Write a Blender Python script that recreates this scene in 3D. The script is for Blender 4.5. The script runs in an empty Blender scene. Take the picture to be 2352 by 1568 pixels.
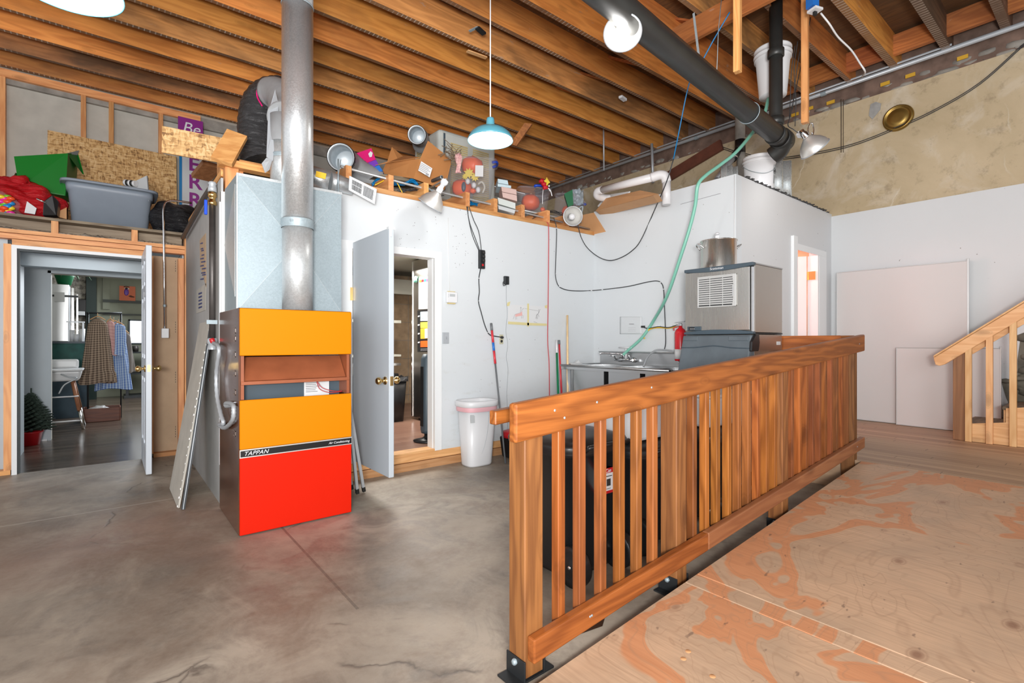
import bpy, bmesh, math, random
from mathutils import Vector, Matrix, noise, Quaternion
PI = math.pi
R = math.radians
rnd = random.Random(7)
scene = bpy.context.scene
C = scene.collection

# ------------------------------------------------------------------ camera
CAMH, F, TH = 1.2, 1148.0, R(51.1)
cam = bpy.data.cameras.new('camera'); cam.sensor_width = 36; cam.lens = F * 36 / 2352
cam.clip_start = 0.05; cam.clip_end = 80
co = bpy.data.objects.new('camera', cam); C.objects.link(co)
co.location = (0, 0, CAMH); co.rotation_euler = (PI / 2, 0, TH - PI / 2)
scene.camera = co
# ------------------------------------------------------------------ world, exposure
w = bpy.data.worlds.new('world'); scene.world = w; w.use_nodes = True
bg = w.node_tree.nodes['Background']; bg.inputs[0].default_value = (0.93, 0.96, 1, 1); bg.inputs[1].default_value = 0.85
vs = scene.view_settings
vs.view_transform = 'Standard'; vs.look = 'None'; vs.gamma = 1; vs.use_curve_mapping = False; vs.exposure = 0.22

def lamp(kind, name, loc, energy, color=(1, 1, 1), size=.1, aim=None, **k):
    l = bpy.data.lights.new(name, kind); l.energy = energy; l.color = color
    if kind == 'AREA':
        l.shape = 'RECTANGLE'; l.size = size; l.size_y = k.pop('size_y', size)
    else: l.shadow_soft_size = size
    for a, b in k.items(): setattr(l, a, b)
    o = bpy.data.objects.new(name, l); C.objects.link(o); o.location = loc
    if aim is not None: o.rotation_euler = (Vector(aim) - Vector(loc)).to_track_quat('-Z', 'Y').to_euler()
    return o
# daylight from the cafe window, ceiling lights of kitchen and restroom
lamp('AREA', 'added_front_fill', (-1.9, -2.2, 1.8), 200, (.97, .98, 1), 4.6, (3, 4, 2.5), size_y=2.8)  # unseen soft fill added behind the camera to even out the light
lamp('AREA', 'photographers_flash', (-.45, -.6, 1.30), 250, (1, .98, .95), .6, (2.7, 3.3, 6.0), size_y=.5)
lamp('AREA', 'cafe_daylight', (1.6, 11.5, 2.6), 190, (.9, .95, 1), 2.5, (-.3, 10, .8), size_y=1.5)
lamp('AREA', 'hallway_light', (-.2, 6.9, 2.12), 1.8, (.93, .97, 1), .7, (-.2, 6.9, 0))
lamp('AREA', 'kitchen_ceiling_light', (2.6, 5.6, 2.15), 60, (1, .97, .92), 1.0, (2.6, 5.6, 0))
lamp('POINT', 'restroom_light', (6.2, 3.3, 2.2), 34, (1, .55, .5), .12)

# ------------------------------------------------------------------ projection of measured points onto planes of the room
CT, ST = math.cos(TH), math.sin(TH)
def ray(px, py):
    a = (px - 1176) / F
    return Vector((CT + a * ST, ST - a * CT, (784 - py) / F))
def onx(px, py, x): r = ray(px, py); return Vector((0, 0, CAMH)) + r * (x / r.x)
def ony(px, py, y): r = ray(px, py); return Vector((0, 0, CAMH)) + r * (y / r.y)
def onz(px, py, z): r = ray(px, py); return Vector((0, 0, CAMH)) + r * ((z - CAMH) / r.z)
def ond(px, py, d): return Vector((0, 0, CAMH)) + ray(px, py) * d
def V(*a): return Vector(a)

# ------------------------------------------------------------------ materials
class Mat:
    def __init__(s, name, rough=.5, metal=0, bump=0, spec=.5):
        s.m = bpy.data.materials.new(name); s.m.use_nodes = True
        s.t = s.m.node_tree; s.b = s.t.nodes['Principled BSDF']
        s.b.inputs['Roughness'].default_value = rough; s.b.inputs['Metallic'].default_value = metal
        s.b.inputs['Specular IOR Level'].default_value = spec
    def n(s, typ, **kw):
        q = s.t.nodes.new('ShaderNode' + typ)
        for k, v in kw.items():
            if k.startswith('i_'):
                key = k[2:]; key = int(key) if key.isdigit() else key.replace('_', ' ')
                if isinstance(v, bpy.types.NodeSocket): s.t.links.new(v, q.inputs[key])
                else: q.inputs[key].default_value = v
            else: setattr(q, k, v)
        return q
    def link(s, a, b): s.t.links.new(a, b)
    def coord(s, scale=(1, 1, 1), which='Object', rand=True, rot=(0, 0, 0)):
        tc = s.n('TexCoord'); mp = s.n('Mapping'); mp.inputs['Scale'].default_value = scale; mp.inputs['Rotation'].default_value = rot
        s.link(tc.outputs[which], mp.inputs[0])
        if rand:
            oi = s.n('ObjectInfo'); cx = s.n('CombineXYZ')
            mu = s.n('Math', operation='MULTIPLY', i_0=oi.outputs['Random'], i_1=37.0)
            for i in range(3): s.link(mu.outputs[0], cx.inputs[i])
            s.link(cx.outputs[0], mp.inputs['Location'])
        return mp.outputs[0]
    def noise(s, v, scale=5, detail=4, rough=.55, dist=0):
        return s.n('TexNoise', i_Vector=v, i_Scale=scale, i_Detail=detail, i_Roughness=rough, i_Distortion=dist).outputs[0]
    def ramp(s, f, *stops):
        r = s.n('ValToRGB', i_0=f); e = r.color_ramp.elements
        while len(e) < len(stops): e.new(.5)
        for x, (p, c) in zip(e, stops):
            x.position = p; x.color = (c, c, c, 1) if isinstance(c, (int, float)) else (*c, 1)
        return r.outputs[0]
    def mix(s, f, a, b, mode='MIX'):
        q = s.n('Mix', data_type='RGBA', blend_type=mode)
        for idx, v in ((0, f), (6, a), (7, b)):
            if isinstance(v, bpy.types.NodeSocket): s.link(v, q.inputs[idx])
            elif idx == 0: q.inputs[0].default_value = v
            else: q.inputs[idx].default_value = (*v, 1)
        return q.outputs[2]
    def math(s, op, a, b=0., c=None):
        q = s.n('Math', operation=op)
        for i, v in enumerate((a, b, c)):
            if v is None: continue
            if isinstance(v, bpy.types.NodeSocket): s.link(v, q.inputs[i])
            else: q.inputs[i].default_value = v
        return q.outputs[0]
    def sep(s, v): return s.n('SeparateXYZ', i_0=v).outputs
    def col(s, v):
        if isinstance(v, bpy.types.NodeSocket): s.link(v, s.b.inputs['Base Color'])
        else: s.b.inputs['Base Color'].default_value = (*v, 1)
        return s
    def rough(s, v): s.link(v, s.b.inputs['Roughness']); return s
    def bump(s, h, strength=.2, dist=.01):
        q = s.n('Bump', i_Height=h, i_Strength=strength, i_Distance=dist); s.link(q.outputs[0], s.b.inputs['Normal']); return s

def plain(name, col, rough=.5, metal=0, var=.0, spec=.5, coat=0):
    m = Mat(name, rough, metal, spec=spec)
    if var:
        v = m.coord(); f = m.noise(v, 6, 3)
        m.col(m.mix(m.ramp(f, (.3, 0), (.7, 1)), tuple(x * (1 - var) for x in col), tuple(min(1, x * (1 + var)) for x in col)))
    else: m.col(col)
    if coat: m.b.inputs['Coat Weight'].default_value = coat; m.b.inputs['Coat Roughness'].default_value = .1
    return m.m

def wood(name, light, dark, axis, knots=.5, rough=.45, ringscale=1.0, grime=0, hue=.12, ticks=None, stain=None):
    """grain along axis, growth-ring arcs and knots; each board gets its own offset and tone"""
    m = Mat(name, rough, spec=.4)
    sc = [9.0, 9.0, 9.0]; sc[axis] = 1.0
    v = m.coord(tuple(sc))
    warp = m.noise(v, 1.1 * ringscale, 2, .5)
    ring = m.math('SINE', m.math('MULTIPLY', warp, 38))
    ring = m.math('MULTIPLY_ADD', ring, .5, .5)
    fs = [90.0, 90.0, 90.0]; fs[axis] = 2.5
    fine = m.noise(m.coord(tuple(fs)), 1.6, 3, .6)
    f = m.math('ADD', m.math('MULTIPLY', ring, .42), m.math('MULTIPLY', fine, .62))
    col = m.mix(m.ramp(f, (.22, 0), (.85, 1)), light, dark)
    broad = m.noise(m.coord(tuple(x / 3 for x in sc)), 1.0, 2)
    col = m.mix(m.math('MULTIPLY', m.ramp(broad, (.35, 0), (.7, 1)), .35), col, dark)
    ks = [6.5, 6.5, 6.5]; ks[axis] = 2.6
    vo = m.n('TexVoronoi', i_Vector=m.coord(tuple(ks)), i_Scale=1.0, i_Randomness=1.0)
    k = m.ramp(vo.outputs['Distance'], (.05, 1), (.15, .6), (.17, .15), (.19, .4), (.22, 0))
    col = m.mix(m.math('MULTIPLY', k, knots), col, tuple(x * .38 for x in dark))
    oi = m.n('ObjectInfo'); hs = m.n('HueSaturation', i_Color=col)
    m.link(m.math('MULTIPLY_ADD', oi.outputs['Random'], hue * 4, 1 - hue * 2), hs.inputs['Value'])
    m.link(m.math('MULTIPLY_ADD', m.math('FRACT', m.math('MULTIPLY', oi.outputs['Random'], 13.7)), .014, .491), hs.inputs['Hue'])
    col = hs.outputs[0]
    if grime:
        gs = [1.6, 1.6, 1.6]; gs[axis] = .45
        g = m.noise(m.coord(tuple(gs)), 1.3, 5, .6, .4)
        col = m.mix(m.math('MULTIPLY', m.ramp(g, (.46, 0), (.68, 1)), grime), col, (.09, .055, .032))
        pl = m.noise(m.coord(tuple(x * 3 for x in gs)), 1.9, 5, .7, .3)
        col = m.mix(m.ramp(pl, (.66, 0), (.72, .55)), col, (.42, .36, .31))
    if stain:
        g = m.noise(m.coord((1, 1, 1)), 2.3, 4, .6, .5)
        col = m.mix(m.math('MULTIPLY', m.ramp(g, (.5, 0), (.62, 1)), .55), col, stain)
    if ticks:   # marks left by the old plaster lath, across the bottom edge
        x = m.sep(m.coord((1, 1, 1), rand=False))[0]
        fr = m.math('FRACT', m.math('MULTIPLY', x, 1 / .046))
        t = m.math('LESS_THAN', fr, .22)
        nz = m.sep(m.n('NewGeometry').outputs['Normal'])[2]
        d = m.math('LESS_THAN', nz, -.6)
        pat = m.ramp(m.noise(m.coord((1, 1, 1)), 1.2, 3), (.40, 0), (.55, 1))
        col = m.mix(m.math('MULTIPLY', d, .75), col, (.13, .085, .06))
        col = m.mix(m.math('MULTIPLY', m.math('MULTIPLY', t, d), m.math('MULTIPLY', pat, ticks)), col, (.6, .5, .42))
    m.col(col); m.bump(m.math('ADD', f, m.math('MULTIPLY', k, .5)), .12, .004)
    return m.m

ORL, ORD = (.74, .30, .085), (.47, .145, .036)
W = {}
for ax, nm in enumerate('xyz'):
    W['rail' + nm] = wood('stained_rail_wood_' + nm, (.40, .135, .026), (.19, .055, .009), ax, .55)
    W['pine' + nm] = wood('fir_lumber_' + nm, (.79, .42, .16), (.60, .26, .085), ax, .5)
    W['new' + nm] = wood('pale_pine_' + nm, (.80, .50, .24), (.66, .35, .14), ax, .5, hue=.05)
W['joist'] = wood('old_joist_wood', (.84, .36, .085), (.58, .21, .045), 0, .35, .6, .7, grime=.5, ticks=.8)
W['greyjoist'] = wood('greyed_joist_wood', (.66, .31, .10), (.42, .18, .055), 0, .35, .6, .7, grime=.85, ticks=.8)
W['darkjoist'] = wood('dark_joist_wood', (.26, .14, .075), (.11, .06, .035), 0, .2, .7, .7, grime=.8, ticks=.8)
W['railz2'] = wood('darker_stained_wood', (.30, .10, .026), (.16, .05, .013), 2, .6)
W['block'] = wood('bridging_wood', (.62, .22, .06), (.38, .12, .035), 1, .2, .6, grime=.3)
W['deck'] = wood('roof_deck_wood', (.20, .095, .035), (.10, .05, .022), 1, .2, .7, grime=.5)
W['post'] = wood('weathered_post_wood', (.31, .13, .037), (.14, .052, .015), 2, .5, .55)
W['brownpost'] = wood('brown_newel_wood', (.34, .16, .07), (.22, .095, .04), 2, .4)
W['base'] = wood('bare_fir_plate', (.78, .45, .22), (.60, .30, .12), 0, .4)
W['oldboard'] = wood('grey_weathered_board', (.33, .27, .19), (.16, .12, .08), 0, .2, .7, grime=.3)

def concrete():
    m = Mat('stained_concrete', .5)
    v = m.coord(rand=False)
    big = m.noise(v, .75, 5, .6, .6); mid = m.noise(v, 3.2, 6, .66, .8); fine = m.noise(v, 38, 4, .7)
    col = m.mix(m.ramp(big, (.36, 0), (.62, 1)), (.20, .165, .130), (.44, .385, .315))
    col = m.mix(m.math('MULTIPLY', m.ramp(mid, (.36, 1), (.52, 0)), .6), col, (.135, .115, .095))
    red = m.noise(m.coord((1, 1, 1), rand=False, rot=(0, 0, .4)), 1.15, 3, .5, .3)
    x, y, z = m.sep(v)
    dx = m.math('SUBTRACT', x, 1.35); dy = m.math('SUBTRACT', y, 2.75)
    dd = m.math('SQRT', m.math('ADD', m.math('MULTIPLY', dx, dx), m.math('MULTIPLY', m.math('MULTIPLY', dy, dy), 1.6)))
    mask = m.ramp(m.math('ADD', m.math('MULTIPLY', dd, .5), m.math('MULTIPLY', red, .9)), (.55, 1), (1.05, 0))
    col = m.mix(m.math('MULTIPLY', mask, .5), col, (.34, .16, .105))
    pale = m.noise(m.coord((1.3, .7, 1), rand=False, rot=(0, 0, .7)), 2.6, 7, .72, .5)
    col = m.mix(m.math('MULTIPLY', m.ramp(pale, (.50, 0), (.70, 1)), .55), col, (.43, .365, .29))
    br = m.noise(m.coord((1, 1, 1), rand=False, rot=(0, 0, 1.1)), 1.7, 6, .7, .4)
    col = m.mix(m.math('MULTIPLY', m.ramp(br, (.50, 0), (.66, 1)), .5), col, (.17, .115, .08))
    vo = m.n('TexVoronoi', feature='DISTANCE_TO_EDGE', i_Scale=.75)
    vm = m.n('Mix', data_type='VECTOR'); vm.inputs[0].default_value = .16
    m.link(v, vm.inputs[4])
    nn = m.n('TexNoise', i_Vector=v, i_Scale=4.0, i_Detail=5.0); m.link(nn.outputs[1], vm.inputs[5]); m.link(vm.outputs[1], vo.inputs['Vector'])
    crack = m.math('MULTIPLY', m.ramp(vo.outputs[0], (.0, 1), (.006, 0)), m.ramp(m.noise(v, 1.7, 2), (.50, 0), (.56, 1)))
    col = m.mix(m.math('MULTIPLY', crack, .75), col, (.07, .055, .045))
    j1 = m.math('LESS_THAN', m.math('ABSOLUTE', m.math('SUBTRACT', y, 3.42)), .007)
    j2 = m.math('LESS_THAN', m.math('ABSOLUTE', m.math('SUBTRACT', x, 1.99)), .007)
    j2 = m.math('MULTIPLY', j2, m.math('GREATER_THAN', y, 1.0))
    col = m.mix(m.math('MULTIPLY', j1, .8), col, (.50, .46, .40))
    col = m.mix(m.math('MULTIPLY', j2, .7), col, (.10, .085, .07))
    col = m.mix(m.math('MULTIPLY', m.ramp(fine, (.35, 0), (.65, 1)), .12), col, (.5, .45, .38))
    m.col(col); m.rough(m.ramp(mid, (.3, .38), (.7, .62)))
    m.bump(m.math('ADD', m.math('MULTIPLY', mid, .6), m.math('SUBTRACT', m.math('MULTIPLY', fine, .15), m.math('MULTIPLY', crack, .6))), .25, .008)
    return m.m
def plywood():
    m = Mat('sanded_plywood', .55)
    v = m.coord((1.0, 1.5, 1), rot=(0, 0, .25))
    wv = m.noise(v, 1.15, 3, .5, 1.1)
    band = m.ramp(wv, (.475, 0), (.483, 1), (.56, 1), (.568, 0))
    lines = m.ramp(m.math('FRACT', m.math('MULTIPLY', wv, 22)), (.0, .35), (.12, 0), (.88, 0), (1, .35))
    gs = m.noise(m.coord((70, 2.5, 2)), 1.3, 4, .7)
    base = m.mix(m.ramp(gs, (.3, 0), (.7, 1)), (.64, .435, .285), (.47, .31, .20))
    base = m.mix(m.ramp(m.noise(m.coord(), 2.2, 4, .6, .3), (.42, 0), (.65, .6)), base, (.38, .28, .195))
    orange = m.mix(m.ramp(gs, (.3, 0), (.7, 1)), (.63, .27, .12), (.53, .21, .088))
    col = m.mix(m.math('MULTIPLY', band, .8), base, orange)
    col = m.mix(lines, col, (.34, .21, .13))
    vo = m.n('TexVoronoi', i_Vector=m.coord((2.2, 3.4, 1)), i_Scale=1.25)
    kd = vo.outputs['Distance']
    k = m.ramp(kd, (.045, 1), (.085, .5), (.10, .15), (.12, .4), (.15, 0))
    col = m.mix(m.math('MULTIPLY', k, .75), col, (.20, .09, .05))
    sp = m.noise(m.coord((1, 2, 1)), 17, 2, .5)
    col = m.mix(m.ramp(sp, (.70, 0), (.76, .6)), col, (.13, .08, .06))
    m.col(col); m.bump(gs, .1, .003); m.rough(m.ramp(wv, (.3, .45), (.7, .62)))
    return m.m
def planks(name, light, dark, axis, width, rough=.4, grain=1.0):
    m = Mat(name, rough)
    v = m.coord(rand=False); q = m.sep(v); across = q[1 - axis]; along = q[axis]
    u = m.math('DIVIDE', across, width); idx = m.math('FLOOR', u); fr = m.math('FRACT', u)
    rn = m.n('TexWhiteNoise', noise_dimensions='1D', i_W=idx).outputs[0]
    sc = [30.0, 30.0, 30.0]; sc[axis] = 1.4
    g = m.noise(m.coord(tuple(sc), rand=False), 1.3, 5, .65, .3)
    f = m.math('ADD', m.math('MULTIPLY', rn, .35), m.math('MULTIPLY', g, .75 * grain))
    col = m.mix(m.ramp(f, (.25, 0), (.8, 1)), light, dark)
    gap = m.math('LESS_THAN', fr, .03)
    l2 = m.math('ADD', along, m.math('MULTIPLY', rn, 2.3)); g2 = m.math('LESS_THAN', m.math('FRACT', m.math('DIVIDE', l2, 1.3)), .004)
    col = m.mix(m.math('MULTIPLY', m.math('MAXIMUM', gap, g2), .7), col, tuple(x * .3 for x in dark))
    m.col(col); m.bump(g, .12, .003)
    return m.m
def wallpaint(name, col=(.655, .69, .715), dirt=.0, rough=.45):
    m = Mat(name, rough)
    v = m.coord(rand=False); f = m.noise(v, 1.2, 4); g = m.noise(v, 22, 5, .7)
    c = m.mix(m.ramp(f, (.3, 0), (.7, 1)), tuple(x * .965 for x in col), col)
    x, y, z = m.sep(v)
    low = m.ramp(m.math('MULTIPLY', z, 1 / 1.6), (.1, 1), (.95, 0))
    sm = m.math('MULTIPLY', m.ramp(m.noise(m.coord((1.2, 1.2, 3.2), rand=False), 4.5, 5, .7), (.56, 0), (.70, 1)), m.math('MULTIPLY', low, .30 + dirt))
    c = m.mix(sm, c, (.48, .46, .40))
    sp = m.ramp(m.noise(v, 30, 1, .4), (.80, 0), (.83, .75))
    c = m.mix(sp, c, (.13, .12, .11))
    m.col(c); m.bump(g, .05, .003)
    return m.m
def osb():
    m = Mat('oriented_strand_board', .6)
    v = m.coord(); 
    a = m.n('TexVoronoi', i_Vector=m.coord((16, 60, 60), rot=(.3, .5, .2)), i_Scale=1.2).outputs['Color']
    b = m.n('TexVoronoi', i_Vector=m.coord((60, 50, 18), rot=(.8, -.4, .9)), i_Scale=1.1).outputs['Color']
    fa = m.sep(a)[0]; fb = m.sep(b)[1]
    c = m.ramp(m.math('ADD', m.math('MULTIPLY', fa, .5), m.math('MULTIPLY', fb, .5)), (.05, (.20, .095, .03)), (.35, (.50, .28, .10)), (.6, (.66, .41, .17)), (.95, (.76, .53, .27)))
    m.col(c); m.bump(fb, .2, .003)
    return m.m
def galv(name='galvanized_steel', tint=(.33, .40, .435), rough=.5, spangle=110, metal=.3):
    m = Mat(name, rough, metal)
    a = m.n('TexVoronoi', i_Vector=m.coord(), i_Scale=spangle).outputs['Color']
    f = m.sep(a)[0]; g = m.noise(m.coord(), 2.5, 3)
    c = m.mix(m.ramp(f, (0, .0), (1, 1)), tuple(x * .92 for x in tint), tuple(min(1, x * 1.06) for x in tint))
    c = m.mix(m.math('MULTIPLY', m.ramp(g, (.45, 0), (.7, 1)), .35), c, tuple(x * .78 for x in tint))
    m.col(c); m.rough(m.ramp(f, (0, rough - .05), (1, rough + .05)))
    return m.m
def steel(name='brushed_stainless', tint=(.62, .60, .57), axis=0, rough=.34):
    m = Mat(name, rough, 1.0)
    sc = [260.0, 260.0, 260.0]; sc[axis] = 3
    g = m.noise(m.coord(tuple(sc)), 1, 2, .5)
    m.col(m.mix(m.ramp(g, (.2, 0), (.8, 1)), tuple(x * .975 for x in tint), tint)); m.rough(m.ramp(g, (.2, rough - .02), (.8, rough + .03)))
    return m.m
def oldplaster():
    m = Mat('old_plaster', .75)
    v = m.coord(rand=False)
    a = m.noise(v, .9, 6, .65, .5); b = m.noise(v, 7, 6, .7)
    c = m.mix(m.ramp(a, (.32, 0), (.68, 1)), (.43, .34, .205), (.57, .465, .31))
    c = m.mix(m.math('MULTIPLY', m.ramp(m.noise(v, 2.1, 5, .6, .6), (.52, 0), (.72, 1)), .75), c, (.66, .60, .50))
    c = m.mix(m.math('MULTIPLY', m.ramp(b, (.54, 0), (.68, 1)), .5), c, (.25, .19, .12))
    x, y, z = m.sep(v)
    l = m.math('ADD', z, m.math('MULTIPLY', m.noise(v, 9, 3), .02))
    ln = m.math('LESS_THAN', m.math('ABSOLUTE', m.math('SUBTRACT', l, 3.02)), .008)
    ln = m.math('MULTIPLY', ln, m.math('GREATER_THAN', y, 1.95))
    c = m.mix(m.math('MULTIPLY', ln, .6), c, (.13, .1, .07))
    vo = m.n('TexVoronoi', feature='DISTANCE_TO_EDGE', i_Scale=.9)
    nn = m.n('TexNoise', i_Vector=v, i_Scale=3.0, i_Detail=5.0)
    vm = m.n('Mix', data_type='VECTOR'); vm.inputs[0].default_value = .2; m.link(v, vm.inputs[4]); m.link(nn.outputs[1], vm.inputs[5]); m.link(vm.outputs[1], vo.inputs['Vector'])
    ck = m.math('MULTIPLY', m.ramp(vo.outputs[0], (0, 1), (.006, 0)), m.ramp(m.noise(v, 1.3, 2), (.5, 0), (.58, .8)))
    c = m.mix(ck, c, (.62, .56, .44))
    m.col(c); m.bump(m.math('ADD', b, ck), .25, .01)
    return m.m
def gingham(name, c1, c2, size, axes=(0, 2)):
    m = Mat(name, .9)
    v = m.sep(m.coord(which='UV', rand=False))
    def st(q): return m.math('GREATER_THAN', m.math('FRACT', m.math('DIVIDE', q, size)), .5)
    s = m.math('MULTIPLY', m.math('ADD', st(v[0]), st(v[1])), .5)
    m.col(m.mix(s, c1, c2)); return m.m
def stone():
    m = Mat('rough_stone', .9)
    v = m.coord(rand=False)
    vo = m.n('TexVoronoi', i_Vector=m.coord((1, 1, 2.2), rand=False), i_Scale=5.0)
    n1 = m.noise(v, 14, 6, .7)
    c = m.mix(m.sep(vo.outputs['Color'])[0], (.30, .27, .22), (.62, .57, .50))
    c = m.mix(m.ramp(n1, (.40, .8), (.55, 0)), c, (.10, .09, .08))
    m.col(c); m.bump(m.math('ADD', vo.outputs['Distance'], n1), .8, .04)
    return m.m
def wrinkled(name, col, rough):
    m = Mat(name, rough); m.col(col); n = m.noise(m.coord((3, 3, 9)), 3.5, 6, .65, 1.2); m.bump(n, .9, .03); return m.m
def clear(name, tint=(.75, .74, .80), a=.24, rough=.25):
    m = Mat(name, rough); m.col(tint); m.b.inputs['Alpha'].default_value = a
    return m.m
def emit(name, col, s):
    m = Mat(name); m.col((0, 0, 0)); m.b.inputs['Emission Color'].default_value = (*col, 1); m.b.inputs['Emission Strength'].default_value = s; return m.m

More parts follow.
